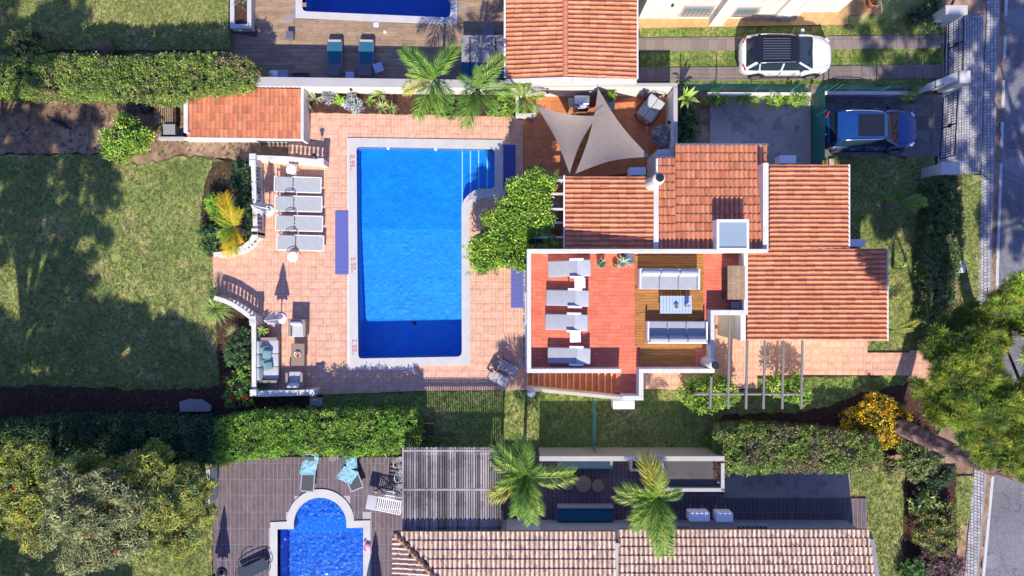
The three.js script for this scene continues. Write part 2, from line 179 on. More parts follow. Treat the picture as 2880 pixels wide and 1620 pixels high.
const M = {
  white: mat([0.8, 0.79, 0.76], { map: T.plaster, roughness: 0.9 }), cream: mat([0.74, 0.68, 0.58], { map: T.plaster, roughness: 0.9 }), beigeWall: mat([0.5, 0.47, 0.41], { map: T.plaster, roughness: 0.9 }), greyWall: mat([0.62, 0.63, 0.66], { map: T.plaster, roughness: 0.9 }),
  coping: mat([0.74, 0.72, 0.71], { map: T.stone, roughness: 0.8 }), cap: mat([0.6, 0.58, 0.56], { map: T.stone }), greyStone: mat([0.4, 0.39, 0.4], { map: T.stone, roughness: 0.85 }),
  grout: mat([0.98, 0.87, 0.78], { map: T.stone, roughness: 0.95 }), groutDark: mat([0.36, 0.2, 0.12]), groutGrey: mat([0.28, 0.26, 0.27]),
  gravel: mat([0.32, 0.31, 0.31], { map: T.concrete }),
  concrete: mat([1.75, 1.58, 1.42], { map: T.concrete, roughness: 0.95 }), concreteDark: mat([1.5, 1.3, 1.2], { map: T.concrete, roughness: 0.95 }), paleSlab: mat([0.85, 0.84, 0.82], { map: T.concrete }),
  asphalt: mat([1.25, 1.25, 1.3], { map: T.asphalt, roughness: 0.92 }), paint: mat([0.74, 0.74, 0.74], { map: T.stone }),
  soil: mat([0.9, 0.88, 0.88], { map: T.soil, roughness: 1 }), mulch: mat([0.9, 0.9, 0.9], { map: T.mulch, roughness: 1, bumpMap: T.grain, bumpScale: 0.03 }), lawn: mat([1.25, 1.3, 1.15], { map: T.lawn, roughness: 1 }),
  terrace: mat([1, 1, 1], { map: T.terrace, roughness: 0.7 }), teakBase: mat([0.09, 0.05, 0.025]),
  clayRidge: mat([0.86, 0.86, 0.9], { map: T.clay }), roofUnder: mat([0.2, 0.08, 0.05]), oldUnder: mat([0.16, 0.11, 0.08]),
  metalWhite: mat([0.82, 0.82, 0.83], { roughness: 0.35 }), plasticWhite: mat([0.8, 0.8, 0.82], { roughness: 0.45 }), alu: mat([0.6, 0.6, 0.62], { roughness: 0.35, metalness: 0.6 }), metalDark: mat([0.035, 0.037, 0.045], { roughness: 0.4, metalness: 0.4 }), metalGrey: mat([0.22, 0.23, 0.25], { roughness: 0.4, metalness: 0.5 }), steel: mat([0.52, 0.52, 0.54], { roughness: 0.3, metalness: 0.8 }),
  green: mat([0.02, 0.17, 0.15], { roughness: 0.45 }), greenPale: mat([0.06, 0.33, 0.32], { roughness: 0.4 }), blueMetal: mat([0.05, 0.16, 0.42], { roughness: 0.4 }),
  cushion: mat([0.5, 0.51, 0.54], { map: T.fabric, roughness: 0.95 }), cushionWhite: mat([0.64, 0.65, 0.68], { map: T.fabric, roughness: 0.95 }), cushionGrey: mat([0.5, 0.51, 0.54], { map: T.fabric, roughness: 0.95 }), sling: mat([0.55, 0.57, 0.57], { map: T.fabric, roughness: 0.7 }), slingGrey: mat([0.5, 0.5, 0.52], { map: T.fabric, roughness: 0.6 }), slingDark: mat([0.09, 0.095, 0.1], { map: T.fabric }), teal: mat([0.24, 0.42, 0.44], { map: T.fabric, roughness: 0.95 }), blueFabric: mat([0.02, 0.17, 0.27], { map: T.fabric, roughness: 0.9 }), greyFabric: mat([0.17, 0.17, 0.19], { map: T.fabric, roughness: 0.95 }), navy: mat([0.03, 0.05, 0.09], { map: T.fabric }), towel: mat([0.36, 0.66, 0.78], { map: T.fabric, roughness: 1 }), sail: mat([0.47, 0.375, 0.3], { map: T.fabric, roughness: 0.9 }), umbrella: mat([0.82, 0.82, 0.84], { map: T.fabric }),
  wicker: mat([0.78, 0.76, 0.75], { map: T.wicker, roughness: 0.9 }), wickerTan: mat([0.72, 0.64, 0.54], { map: T.wicker, roughness: 0.9 }),
  mat1: mat([0.13, 0.15, 0.42], { roughness: 0.7 }), mat2: mat([0.07, 0.09, 0.32], { roughness: 0.7 }),
  terracotta: mat([0.48, 0.17, 0.07], { map: T.plaster }), barkPine: mat([1.7, 1.62, 1.66], { map: T.bark, roughness: 1, bumpMap: T.grain, bumpScale: 0.04 }), bark: mat([0.5, 0.45, 0.42], { map: T.bark, roughness: 1 }), wood: mat([0.5, 0.47, 0.44], { map: T.bark, roughness: 0.9 }), pole: mat([0.33, 0.3, 0.29], { map: T.stone, roughness: 0.9 }),
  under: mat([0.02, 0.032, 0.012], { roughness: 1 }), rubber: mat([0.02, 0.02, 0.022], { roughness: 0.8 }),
  glass: mat([0.03, 0.05, 0.07], { roughness: 0.06, metalness: 0 }), pane: mat([0.3, 0.38, 0.44], { roughness: 0.06 }),
  redPaint: mat([0.5, 0.09, 0.1]), pink: mat([0.8, 0.3, 0.5], { roughness: 0.3 }),
  carWhite: mat([0.82, 0.83, 0.85], { phys: 1, roughness: 0.35, clearcoat: 1, clearcoatRoughness: 0.05 }), carBlue: mat([0.008, 0.065, 0.24], { phys: 1, roughness: 0.35, metalness: 0.3, clearcoat: 1, clearcoatRoughness: 0.05 }), carBlack: mat([0.015, 0.017, 0.025], { roughness: 0.12 }), carGlass: mat([0.02, 0.035, 0.05], { roughness: 0.04 }), lampRed: mat([0.5, 0.02, 0.02], { roughness: 0.15 }), lampClear: mat([0.7, 0.72, 0.75], { roughness: 0.08 }), rim: mat([0.6, 0.6, 0.62], { roughness: 0.25, metalness: 0.8 }),
  water: mat([0.72, 0.93, 0.99], { phys: 1, transmission: 1, thickness: 0, roughness: 0.04, ior: 1.33, bumpMap: T.ripple, bumpScale: 0.05 }),
  waterRough: mat([0.62, 0.86, 0.97], { phys: 1, transmission: 1, thickness: 0, roughness: 0.05, ior: 1.33, bumpMap: T.ripple, bumpScale: 0.16 }),
  pool: mat([0.85, 0.96, 1.0], { map: T.mosaic, roughness: 0.5, bumpMap: T.ripple, bumpScale: 0.022 }), poolWall: mat([0.03, 0.2, 0.62], { roughness: 0.5 }), poolDeep: mat([0.9, 0.95, 1], { map: T.mosaicDeep, roughness: 0.5, bumpMap: T.ripple, bumpScale: 0.05 }), stepEdge: mat([0.55, 0.75, 0.8]),
};
M.clayOld = mat([0.8, 0.78, 0.76], { map: T.oldClay, roughness: 0.9 });
const mosaicM = [[0.1, 0.2, 0.5], [0.5, 0.55, 0.6], [0.45, 0.3, 0.1], [0.3, 0.4, 0.6]].map((c) => mat(c));
const railBar = new THREE.BoxGeometry(0.022, 0.9, 0.022);
M.pale = mat([0.42, 0.52, 0.66], { roughness: 0.5 });
const tones = (m, list) => list.map((k) => { const q = m.clone(); q.color.multiplyScalar(k); return q; });
const deckTiles = tones(mat([0.8, 0.72, 0.66], { map: T.deckTile, roughness: 0.75 }), [0.93, 1, 1.04, 0.97]);
const patioTiles = tones(mat([1.0, 0.98, 0.96], { map: T.patioTile, roughness: 0.75 }), [0.94, 1, 1.05]);
const yellowTiles = tones(mat([0.8, 0.5, 0.22], { map: T.stone, roughness: 0.7 }), [0.96, 1.04]);
const clayTiles = tones(mat([0.92, 0.92, 0.92], { map: T.clayTile, roughness: 0.8 }), [0.8, 0.92, 1, 1.05, 1.1, 0.97]);
const oldTiles = tones(mat([1.1, 1.07, 1.05], { map: T.oldTile, roughness: 0.9 }), [0.88, 1, 1.08, 0.95]);
const woodPlanks = tones(mat([0.95, 0.93, 0.93], { map: T.wood, roughness: 0.7 }), [0.85, 1, 1.1, 0.94]);
const teakPlanks = tones(mat([0.8, 0.76, 0.72], { map: T.teak, roughness: 0.75 }), [0.9, 1, 1.08]);
const darkPlanks = tones(mat([0.95, 0.92, 1.0], { map: T.darkPlank, roughness: 0.8 }), [0.9, 1, 1.1, 0.95]);
const cobbles = tones(mat([0.6, 0.59, 0.6], { map: T.stone, roughness: 0.85 }), [0.78, 0.92, 1, 1.1]);
const slabs = tones(mat([0.95, 0.82, 0.74], { map: T.concrete, roughness: 0.95 }), [0.92, 1, 1.08]);
const slatPaint = tones(mat([0.5, 0.47, 0.5], { map: T.concrete, roughness: 0.9 }), [0.9, 1.6, 2.3, 3.0]);

// ---------- foliage ----------
const leafMat = (o = {}) => mat([1, 1, 1], { phys: 1, roughness: 0.55, transmission: 0.25, thickness: 0, ...o });
const needleM = mat([1, 1, 1], { roughness: 0.6 }), leafM = leafMat(), leafGloss = leafMat({ roughness: 0.35, transmission: 0.15 });
function leafGeo(L, w, fold = 0.25) { // folded leaf along +z from the origin
  const a = [0, 0, 0], b = [w / 2, w * fold, L * 0.45], c = [0, 0, L], d = [-w / 2, w * fold, L * 0.45];
  return [a, b, c, a, c, d];
}
function clump(n, R, L, w, seed, spread = 1) { // a handful of leaves about a twig tip
  const r = rng(seed), pos = [], v = new THREE.Vector3(), q = new THREE.Quaternion(), e = new THREE.Euler();
  for (let i = 0; i < n; i++) { e.set((r() - 0.75) * 1.7 * spread, r() * 2 * PI, (r() - 0.5) * 1.2); e.order = 'YXZ'; q.setFromEuler(e); const s = 0.65 + 0.7 * r(), ox = (r() - 0.5) * R, oy = (r() - 0.5) * R * 0.8, oz = (r() - 0.5) * R; for (const p of leafGeo(L * s, w * s)) { v.set(...p).applyQuaternion(q); pos.push(v.x + ox, v.y + oy, v.z + oz); } }
  const g = new THREE.BufferGeometry(); g.setAttribute('position', new THREE.Float32BufferAttribute(pos, 3)); g.setAttribute('uv', new THREE.Float32BufferAttribute(new Float32Array(pos.length / 3 * 2), 2)); g.computeVertexNormals(); return g;
}
const C = { // leaf clumps by kind
  small: clump(16, 0.16, 0.075, 0.04, 1), mid: clump(14, 0.2, 0.11, 0.055, 2), broad: clump(10, 0.22, 0.17, 0.1, 3), long: clump(16, 0.16, 0.15, 0.03, 4), needle: clump(44, 0.07, 0.22, 0.015, 5, 0.85), grass: null, flower: clump(6, 0.05, 0.045, 0.045, 7, 1.2), petal: clump(9, 0.12, 0.05, 0.05, 8, 1.1),
};
{ const pos = [], r = rng(9); for (let i = 0; i < 9; i++) { const a = r() * 2 * PI, x = (r() - 0.5) * 0.1, z = (r() - 0.5) * 0.1, h = 0.03 + r() * 0.035, t = (r() - 0.2) * 0.05, w = 0.008; pos.push(x - cos(a) * w, 0, z - sin(a) * w, x + cos(a) * w, 0, z + sin(a) * w, x + sin(a) * t, h, z - cos(a) * t); } C.grass = new THREE.BufferGeometry(); C.grass.setAttribute('position', new THREE.Float32BufferAttribute(pos, 3)); C.grass.setAttribute('uv', new THREE.Float32BufferAttribute(new Float32Array(pos.length / 3 * 2), 2)); C.grass.computeVertexNormals(); }
const _m = new THREE.Matrix4(), _q = new THREE.Quaternion(), _e = new THREE.Euler(), _c = new THREE.Color();
// palettes: list of [r,g,b] albedo
const G = {
  hedge: [[0.09, 0.14, 0.025], [0.13, 0.19, 0.035], [0.17, 0.24, 0.04], [0.21, 0.25, 0.06], [0.06, 0.10, 0.025], [0.2, 0.17, 0.075]],
  brightHedge: [[0.10, 0.2, 0.02], [0.15, 0.26, 0.03], [0.2, 0.32, 0.035], [0.07, 0.13, 0.02], [0.24, 0.3, 0.05]],
  vine: [[0.10, 0.19, 0.02], [0.16, 0.27, 0.03], [0.23, 0.34, 0.04], [0.28, 0.35, 0.05], [0.06, 0.12, 0.02]],
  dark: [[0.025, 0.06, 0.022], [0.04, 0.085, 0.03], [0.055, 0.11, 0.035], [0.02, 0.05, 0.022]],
  olive: [[0.15, 0.18, 0.035], [0.2, 0.215, 0.045], [0.25, 0.25, 0.06], [0.09, 0.12, 0.03], [0.24, 0.24, 0.025], [0.11, 0.16, 0.05]],
  pine: [[0.12, 0.2, 0.02], [0.17, 0.25, 0.025], [0.24, 0.3, 0.03], [0.05, 0.1, 0.02], [0.3, 0.32, 0.03]],
  lawn: [[0.2, 0.25, 0.09], [0.25, 0.29, 0.11], [0.32, 0.31, 0.16], [0.15, 0.21, 0.06], [0.4, 0.36, 0.21]],
  green: [[0.06, 0.15, 0.03], [0.09, 0.2, 0.04], [0.12, 0.22, 0.05]], silver: [[0.26, 0.28, 0.28], [0.18, 0.2, 0.19], [0.32, 0.33, 0.34]],
  lime: [[0.2, 0.36, 0.03], [0.28, 0.44, 0.05]], purple: [[0.14, 0.07, 0.09], [0.1, 0.05, 0.07], [0.2, 0.11, 0.12], [0.13, 0.12, 0.05]], rust: [[0.2, 0.16, 0.04], [0.24, 0.2, 0.05], [0.13, 0.12, 0.04], [0.18, 0.1, 0.05]],
  yellow: [[0.72, 0.55, 0.01], [0.78, 0.62, 0.02], [0.7, 0.48, 0.01], [0.6, 0.42, 0.01], [0.07, 0.1, 0.015], [0.12, 0.14, 0.02]], red: [[0.7, 0.02, 0.03], [0.6, 0.02, 0.06]], orange: [[0.7, 0.1, 0.03], [0.6, 0.14, 0.05]],
};
// spots: [[x,y,z,scale?]...] relative to the parent
function foliage(parent, name, spots, g, pal, o = {}) {
  const im = new THREE.InstancedMesh(g, o.mat ?? leafM, spots.length), r = rng(o.seed ?? spots.length);
  spots.forEach(([x, y, z, s = 1], i) => {
    if (o.up) _e.set((r() - 0.5) * 0.5, r() * 2 * PI, (r() - 0.5) * 0.5); else _e.set((r() - 0.5) * 1.6, r() * 2 * PI, (r() - 0.5) * 1.6);
    _q.setFromEuler(_e); const k = s * (0.6 + 0.8 * r()); _m.compose(new THREE.Vector3(x, y, z), _q, new THREE.Vector3(k, k, k)); im.setMatrixAt(i, _m);
    const p = pal[Math.floor(clamp(o.patch ? r() * 0.45 + (fbm((x + 90) / 60, (z + 90) / 60, o.patch, 3, 88) - 0.32) * 1.5 : r(), 0, 0.999) * pal.length)], f = (0.55 + 0.9 * r()) * (o.gain ?? 1.85); im.setColorAt(i, _c.setRGB(p[0] * f, p[1] * f, p[2] * f));
  });
  im.name = name; shade(im); parent.add(im); im.userData.kind = 'stuff'; return im;
}
// a crown of lobes [[x,y,z,r,squash?]...]: leaf clumps through the outer part of each lobe
function crownSpots(lobes, per, seed, o = {}) {
  const r = rng(seed), out = [];
  lobes.forEach(([x, y, z, R, sq = 0.75]) => {
    const n = Math.round(per * R * R);
    for (let i = 0; i < n; i++) { const t = r() * 2 * PI, c = r() * 1.75 - 0.75, s = Math.sqrt(max(0, 1 - c * c)), bump = 0.8 + 0.35 * vnoise(3 + t * 1.6, 5 + c * 4, 999, seed), k = R * bump * (1 - 0.45 * Math.pow(r(), 2)); out.push([x + cos(t) * s * k, y + c * k * sq, z + sin(t) * s * k, o.s ?? 1]); }
  });
  return out;
}
// clipped hedge over a plan polygon: leaf clumps over the top and the sides, a dark solid core inside
function hedge(label, pts, h, o = {}) {
  const [x0, z0] = pts[0], t = thing(o.name ?? 'hedge', label, o.cat ?? 'hedge', [x0, o.y ?? 0, z0]), r = rng(o.seed ?? 5), poly = pts.map(([x, z]) => [x - x0, z - z0]), spots = [], dens = o.dens ?? 110, wob = o.wob ?? 0.22;
  const xs = poly.map((p) => p[0]), zs = poly.map((p) => p[1]), ax = min(...xs), bxx = max(...xs), az = min(...zs), bz = max(...zs), A = (bxx - ax) * (bz - az);
  const up = (x, z) => h + wob * (fbm((x + 50) / 40, (z + 50) / 40, 60, 3, 33) - 0.5) * 2;
  const edge = (x, z) => { let d = 9; for (let i = 0; i < poly.length; i++) { const a = poly[i], b = poly[(i + 1) % poly.length], L = Math.hypot(b[0] - a[0], b[1] - a[1]), k = clamp(((x - a[0]) * (b[0] - a[0]) + (z - a[1]) * (b[1] - a[1])) / (L * L), 0, 1); d = min(d, Math.hypot(x - lerp(a[0], b[0], k), z - lerp(a[1], b[1], k))); } return d; };
  for (let i = 0; i < A * dens; i++) { const x = ax + r() * (bxx - ax), z = az + r() * (bz - az); if (!inPoly(x, z, poly)) continue; const e = edge(x, z), rd = 0.35; const drop = e < rd ? rd - Math.sqrt(max(0, rd * rd - (rd - e) * (rd - e))) : 0; if (fbm((x + 80) / 30, (z + 80) / 30, 90, 2, 44) < (o.gap ?? 0.2)) continue; spots.push([x + (r() - 0.5) * 0.1, up(x, z) - drop - 0.12 * r(), z + (r() - 0.5) * 0.1]); }
  poly.forEach((a, i) => { const b = poly[(i + 1) % poly.length], L = Math.hypot(b[0] - a[0], b[1] - a[1]); for (let k = 0; k < L * h * dens * 0.7; k++) { const t2 = r(), y = 0.1 + r() * (h - 0.2), x = lerp(a[0], b[0], t2), z = lerp(a[1], b[1], t2); spots.push([x + (r() - 0.5) * 0.2, y, z + (r() - 0.5) * 0.2]); } });
  const cx = (ax + bxx) / 2, cz = (az + bz) / 2, inn = poly.map(([x, z]) => [x + Math.sign(cx - x) * min(0.2, abs(cx - x) * 0.4), z + Math.sign(cz - z) * min(0.2, abs(cz - z) * 0.4)]);
  part(t, 'stem', prism(inn, 0, max(0.1, h - 0.28 - wob * 0.5)), M.under);  // one dark solid added inside the leaves to stop see-through
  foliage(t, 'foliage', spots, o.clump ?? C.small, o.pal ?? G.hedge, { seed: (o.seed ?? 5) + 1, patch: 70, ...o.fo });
  if (o.flowers) { const f = spots.filter((s) => s[1] > h * 0.7).filter(() => r() < o.flowers.share).map((s) => [s[0], s[1] + 0.1, s[2], o.flowers.s ?? 1.3]); foliage(t, 'blossom', f, C.flower, o.flowers.pal, { seed: 8, gain: 1 }); }
  return t;
}
// shrub or tree; at = [x,y,z] foot; lobes relative to the foot
function plant(name, label, category, at, lobes, o = {}) {
  const t = thing(name, label, category, at, 0, o.group), seed = o.seed ?? Math.round(abs(at[0] * 31 + at[2] * 17) * 10) + 3;
  if (o.trunk) part(t, 'trunk', o.trunk.map(([a, b, r0, r1]) => bar(a, b, r0, 8, r1)), o.bark ?? M.bark);
  else part(t, 'stem', lobes.map(([x, y, z, R]) => bar([x * 0.3, 0, z * 0.3], [x, max(0.05, y), z], 0.012 + R * 0.03, 5, 0.01)), M.bark);
  const sp = crownSpots(lobes, o.per ?? 170, seed, o); foliage(t, o.trunk ? 'crown' : 'foliage', sp, o.clump ?? C.small, o.pal ?? G.green, { seed, ...o.fo });
  if (o.core !== false) part(t, 'dark_core', lobes.map(([x, y, z, R, sq = 0.75]) => nn(new THREE.IcosahedronGeometry(R * (o.coreR ?? 0.62), 1).scale(1, sq, 1).translate(x, y, z))), M.under).userData.kind = 'stuff';  // dark inner masses are added to the lobes to close gaps between leaves
  if (o.flowers) { const r = rng(seed + 2), f = sp.filter((s) => s[1] > 0.1 && r() < o.flowers.share).map((s) => [s[0] * 1.03, s[1] + 0.06, s[2] * 1.03, o.flowers.s ?? 1.5]); foliage(t, 'blossom', f, o.flowers.clump ?? C.flower, o.flowers.pal, { seed: 4, gain: 1 }); }
  return t;
}
// arching leaf: rachis with leaflets (frond) along +z
function frondGeo(L, arch, n, leaf, w, seed, vee = 0.5, droop = 0.5) {
  const r = rng(seed), pos = [], pt = (t) => new THREE.Vector3(0, L * (arch * t - droop * arch * 1.9 * t * t), L * (t - 0.18 * t * t)), tri = (...p) => p.forEach((q) => pos.push(q.x, q.y, q.z));
  for (let i = 0; i < n; i++) {
    const t = 0.12 + 0.88 * (i / n), p = pt(t), d = pt(min(1.02, t + 0.03)).sub(p).normalize(), len = leaf * (0.45 + 0.55 * sin(PI * clamp(t * 0.92 + 0.1, 0, 1))) * (0.85 + 0.3 * r());
    for (const s of [-1, 1]) { const out = new THREE.Vector3(s, 0, 0).multiplyScalar(0.8).add(d.clone().multiplyScalar(0.75 + 0.45 * t)).normalize(); out.y += (r() - 0.35) * vee - 0.1; out.normalize(); const tip = p.clone().addScaledVector(out, len); tip.y -= len * 0.32 * (0.6 + 0.8 * r()); const mid = p.clone().addScaledVector(out, len * 0.5); mid.y += len * 0.04; const sd = d.clone().multiplyScalar(w / 2); tri(p, mid.clone().add(sd), mid.clone().sub(sd)); tri(mid.clone().add(sd), tip, mid.clone().sub(sd)); }
  }
  const sp = []; for (let i = 0; i <= 6; i++) sp.push(pt(i / 6)); const tb = nn(new THREE.TubeGeometry(new THREE.CatmullRomCurve3(sp), 8, w * 0.55, 4));
  const g = new THREE.BufferGeometry(); g.setAttribute('position', new THREE.Float32BufferAttribute(pos, 3)); g.setAttribute('uv', new THREE.Float32BufferAttribute(new Float32Array(pos.length / 3 * 2), 2)); g.computeVertexNormals(); return mg([g, tb]);
}
const F = { // variants
  palm: [1, 2, 3].map((s) => frondGeo(1, 0.5, 54, 0.33, 0.026, s, 0.9, 0.62)), stiff: [4, 5].map((s) => frondGeo(1, 0.35, 34, 0.3, 0.02, s, 0.5, 0.5)),
};
const frondM = [[0.09, 0.2, 0.02], [0.16, 0.3, 0.03], [0.26, 0.36, 0.045], [0.42, 0.4, 0.05]].map((c) => mat(c, { roughness: 0.5 })), frondGold = [[0.72, 0.46, 0.01], [0.5, 0.42, 0.015], [0.26, 0.37, 0.02]].map((c) => mat(c, { roughness: 0.5 }));
// palm: fronds = [[heading deg (0 = up the picture, clockwise), length, pitch deg, material]...] at the head of the trunk
function palm(label, at, top, fronds, o = {}) {
  const t = thing(o.name ?? 'palm_tree', label, o.cat ?? 'palm', at, 0, o.group); const [dx, h, dz] = top;
  if (o.trunk !== false) part(t, 'trunk', (o.trunks ?? [[0, 0]]).map(([tx, tz]) => bar([tx, 0, tz], [dx + tx * 0.4, h, dz + tz * 0.4], 0.1, 10, 0.06)), M.pole);
  fronds.forEach(([deg, L, pitch, mi = 1, off = [0, 0, 0]], i) => { const q = shade(new THREE.Mesh((o.set ?? F.palm)[i % (o.set ?? F.palm).length], (o.mats ?? frondM)[mi])); q.name = 'frond'; q.rotation.order = 'YXZ'; q.rotation.set(-pitch * PI / 180, PI - deg * PI / 180, 0); q.scale.setScalar(L); q.position.set(dx + off[0], h + off[1], dz + off[2]); t.add(q); });
  return t;
}
// rosette of blades (yucca, agave, grass clump)
function bladeGeo(L, w, arch) { const pos = [], tri = (...p) => p.forEach((q) => pos.push(...q)), n = 4, pt = (t) => [L * (t - 0.15 * t * t), L * (arch * t - arch * 0.9 * t * t), w / 2 * (1 - t) * (0.7 + 1.2 * t)]; for (let i = 0; i < n; i++) { const [z0, y0, w0] = pt(i / n), [z1, y1, w1] = pt((i + 1) / n); tri([-w0, y0, z0], [w0, y0, z0], [w1, y1, z1]); tri([-w0, y0, z0], [w1, y1, z1], [-w1, y1, z1]); } const g = new THREE.BufferGeometry(); g.setAttribute('position', new THREE.Float32BufferAttribute(pos, 3)); g.setAttribute('uv', new THREE.Float32BufferAttribute(new Float32Array(pos.length / 3 * 2), 2)); g.computeVertexNormals(); return g; }
const leafMats = new Map(), leafOf = (c) => { const k = c.join(); if (!leafMats.has(k)) leafMats.set(k, mat(c.map((q) => q * 1.45), { roughness: 0.5 })); return leafMats.get(k); };
function rosette(name, label, category, at, n, L, w, pal, o = {}) {
  const t = thing(name, label, category, at, 0, o.group), r = rng(Math.round(abs(at[0] * 91 + at[2] * 57)) + n), gs = [0, 1, 2].map((i) => bladeGeo(1, w / L, (o.arch ?? 0.6) + 0.12 * i)), ms = pal.map(leafOf); if (o.trunk) part(t, 'trunk', bar([0, 0, 0], [0, o.trunk, 0], 0.09, 8, 0.07), M.bark);
  const list = []; for (let i = 0; i < n; i++) { const q = new THREE.Mesh(gs[i % 3], ms[Math.floor(r() * ms.length)]); q.rotation.order = 'YXZ'; q.rotation.set(-(o.p0 ?? 0.1) - r() * (o.pr ?? 0.9), r() * 2 * PI, 0); q.scale.setScalar(L * (0.7 + 0.5 * r())); q.position.y = o.trunk ?? 0.05; list.push(q); }
  if (n <= 40) list.forEach((q) => { q.name = 'leaf'; shade(q); t.add(q); }); else joined(t, 'leaf', list.map((q) => { q.updateMatrix(); return [q.geometry.clone().applyMatrix4(q.matrix), q.material]; }));
  return t;
}
function grass(label, polys, per, y, o = {}) {
  const r = rng(o.seed ?? 15), sp = []; for (const p of polys) { const xs = p.map((q) => q[0]), zs = p.map((q) => q[1]), x0 = min(...xs), x1 = max(...xs), z0 = min(...zs), z1 = max(...zs), n = (x1 - x0) * (z1 - z0) * per; for (let i = 0; i < n; i++) { const x = lerp(x0, x1, r()), z = lerp(z0, z1, r()); if (inPoly(x, z, p) && fbm((x + 60) / 40, (z + 60) / 40, 60, 3, 71) > (o.bare ?? 0.12)) sp.push([x, 0, z, o.s ?? 0.95]); } }
  const t = foliage(scene, numbered('grass'), sp, C.grass, o.pal ?? G.lawn, { up: 1, seed: o.seed, gain: 1.3, patch: 45 }); t.position.y = y; tag(t, label, 'grass', null, 'stuff'); return t;
}

// ---------- outlines ----------
const ND = -0.5;                                   // the neighbour's wooden deck lies half a metre lower
const arc = (cx, cy, r, a0, a1, n) => Array.from({ length: n + 1 }, (_, i) => { const a = (a0 + (a1 - a0) * i / n) * PI / 180; return [cx + cos(a) * r, cy + sin(a) * r]; });
const copOut = [[978, 388], [1415, 394], [1415, 556], [1364, 557], [1342, 563], [1326, 580], [1321, 604], [1324, 1026], [984, 1033]];
const water = [[1003, 422], [1005, 416], [1012, 413], [1381, 420], [1388, 422], [1391, 430], [1391, 518], [1389, 526], [1381, 531], [1352, 531], [1334, 536], [1318, 547], [1305, 562], [1298, 584], [1299, 990], [1297, 998], [1289, 1003], [1018, 1008], [1011, 1006], [1008, 998]];
const nCop = [[832, -160], [832, 50], [1285, 70], [1288, -160]], nWater = [[851, -140], [851, 22], [854, 30], [862, 33], [1252, 50], [1263, 48], [1267, 40], [1268, -140]];
const sCop = [[761, 1830], [761, 1468], [807, 1466], ...arc(902, 1470, 95, 182, 357, 18), [997, 1464], [1042, 1463], [1042, 1830]];
const sWater = [[781, 1815], [781, 1488], [827, 1487], ...arc(901, 1473, 74, 175, 365, 18), [975, 1484], [1022, 1483], [1022, 1815]];
// ---------- ground ----------
{
  const S = 160, hole = (p) => WP(p, 0);
  struct('ground', prism([[-S, -S], [S, -S], [S, S], [-S, S]], -0.5, -0.3, [hole(copOut), WP([[646, -196], [1426, -196], [1426, 224], [646, 220]], ND), hole(sCop)]), M.soil);
}
const rough = (pts, amp) => pts.flatMap((a, i) => { const b = pts[(i + 1) % pts.length], L = Math.hypot(b[0] - a[0], b[1] - a[1]), n = max(1, Math.min(80, Math.round(L / 14))); return Array.from({ length: n }, (_, k) => { const x = lerp(a[0], b[0], k / n), y = lerp(a[1], b[1], k / n); return [x + (fbm(x / 300 + 5, y / 300 + 5, 30, 3, 21) - 0.5) * amp, y + (fbm(x / 300 + 9, y / 300 + 3, 30, 3, 22) - 0.5) * amp]; }); });
const slab = (name, pts, y, m, th = 0.25, holes = []) => struct(name, slabP(m === M.lawn || m === M.mulch || m === M.soil ? rough(pts, pts.length > 8 ? 22 : 7) : pts, y, th, holes), m);
const lawnW = [[-500, 440], [200, 436], [330, 432], [385, 466], [520, 440], [600, 446], [652, 462], [700, 470], [712, 660], [690, 685], [640, 708], [599, 718], [599, 836], [650, 845], [700, 880], [708, 1100], [610, 1120], [420, 1130], [150, 1110], [-500, 1120]];
slab('lawn', lawnW, -0.1, M.lawn);
const lawnN = [[-500, -260], [642, -260], [642, 140], [-500, 140]]; slab('lawn', lawnN, -0.1, M.lawn);
const lawnS = [[905, 1108], [1185, 1100], [1482, 1098], [1500, 1100], [1760, 1120], [1820, 1060], [1830, 1096], [2100, 1098], [2110, 1068], [2420, 1058], [2560, 1060], [2540, 1085], [2420, 1110], [2340, 1140], [2250, 1160], [2060, 1170], [2050, 1262], [1170, 1262], [1170, 1170], [905, 1165]]; slab('lawn', lawnS, -0.12, M.lawn);
const lawnE = [[2322, 440], [2625, 440], [2612, 1050], [2440, 1000], [2442, 958], [2490, 955], [2490, 700], [2385, 700], [2385, 470], [2322, 462]]; slab('lawn', lawnE, -0.1, M.lawn);
const lawnSE = [[2390, 1290], [2545, 1320], [2550, 1480], [2530, 1720], [2450, 1720], [2450, 1495], [2437, 1490], [2437, 1402], [2390, 1400]]; slab('lawn', lawnSE, -0.08, M.lawn);
const lawnSW = [[-500, 1297], [600, 1297], [600, 1420], [596, 1720], [-500, 1720]]; slab('lawn', lawnSW, -0.1, M.lawn);
const verge = [[2705, 488], [2768, 492], [2760, 800], [2758, 1010], [2700, 1010]]; slab('lawn', verge, -0.08, M.lawn);
const vergeS = [[2680, 1340], [2742, 1340], [2730, 1440], [2722, 1480], [2690, 1480]]; slab('lawn', vergeS, -0.08, M.lawn);
const lawnNE = [[1800, 74], [1800, 236], [2655, 236], [2655, -60], [2386, -60], [2386, 70]]; slab('lawn', lawnNE, -0.1, M.lawn);
slab('garden_path', [[-500, 258], [520, 256], [520, 395], [640, 398], [705, 402], [705, 455], [600, 444], [520, 438], [385, 464], [330, 430], [-500, 438]], -0.12, M.soil);
slab('flower_bed', [[862, 258], [1462, 262], [1462, 328], [862, 316]], 0.05, M.mulch, 0.3);
slab('flower_bed', [[600, 455], [706, 455], [706, 664], [640, 706], [590, 722], [560, 640], [575, 520]], -0.09, M.mulch);
slab('flower_bed', [[600, 838], [660, 850], [700, 884], [706, 1112], [620, 1115], [610, 960]], -0.09, M.mulch);
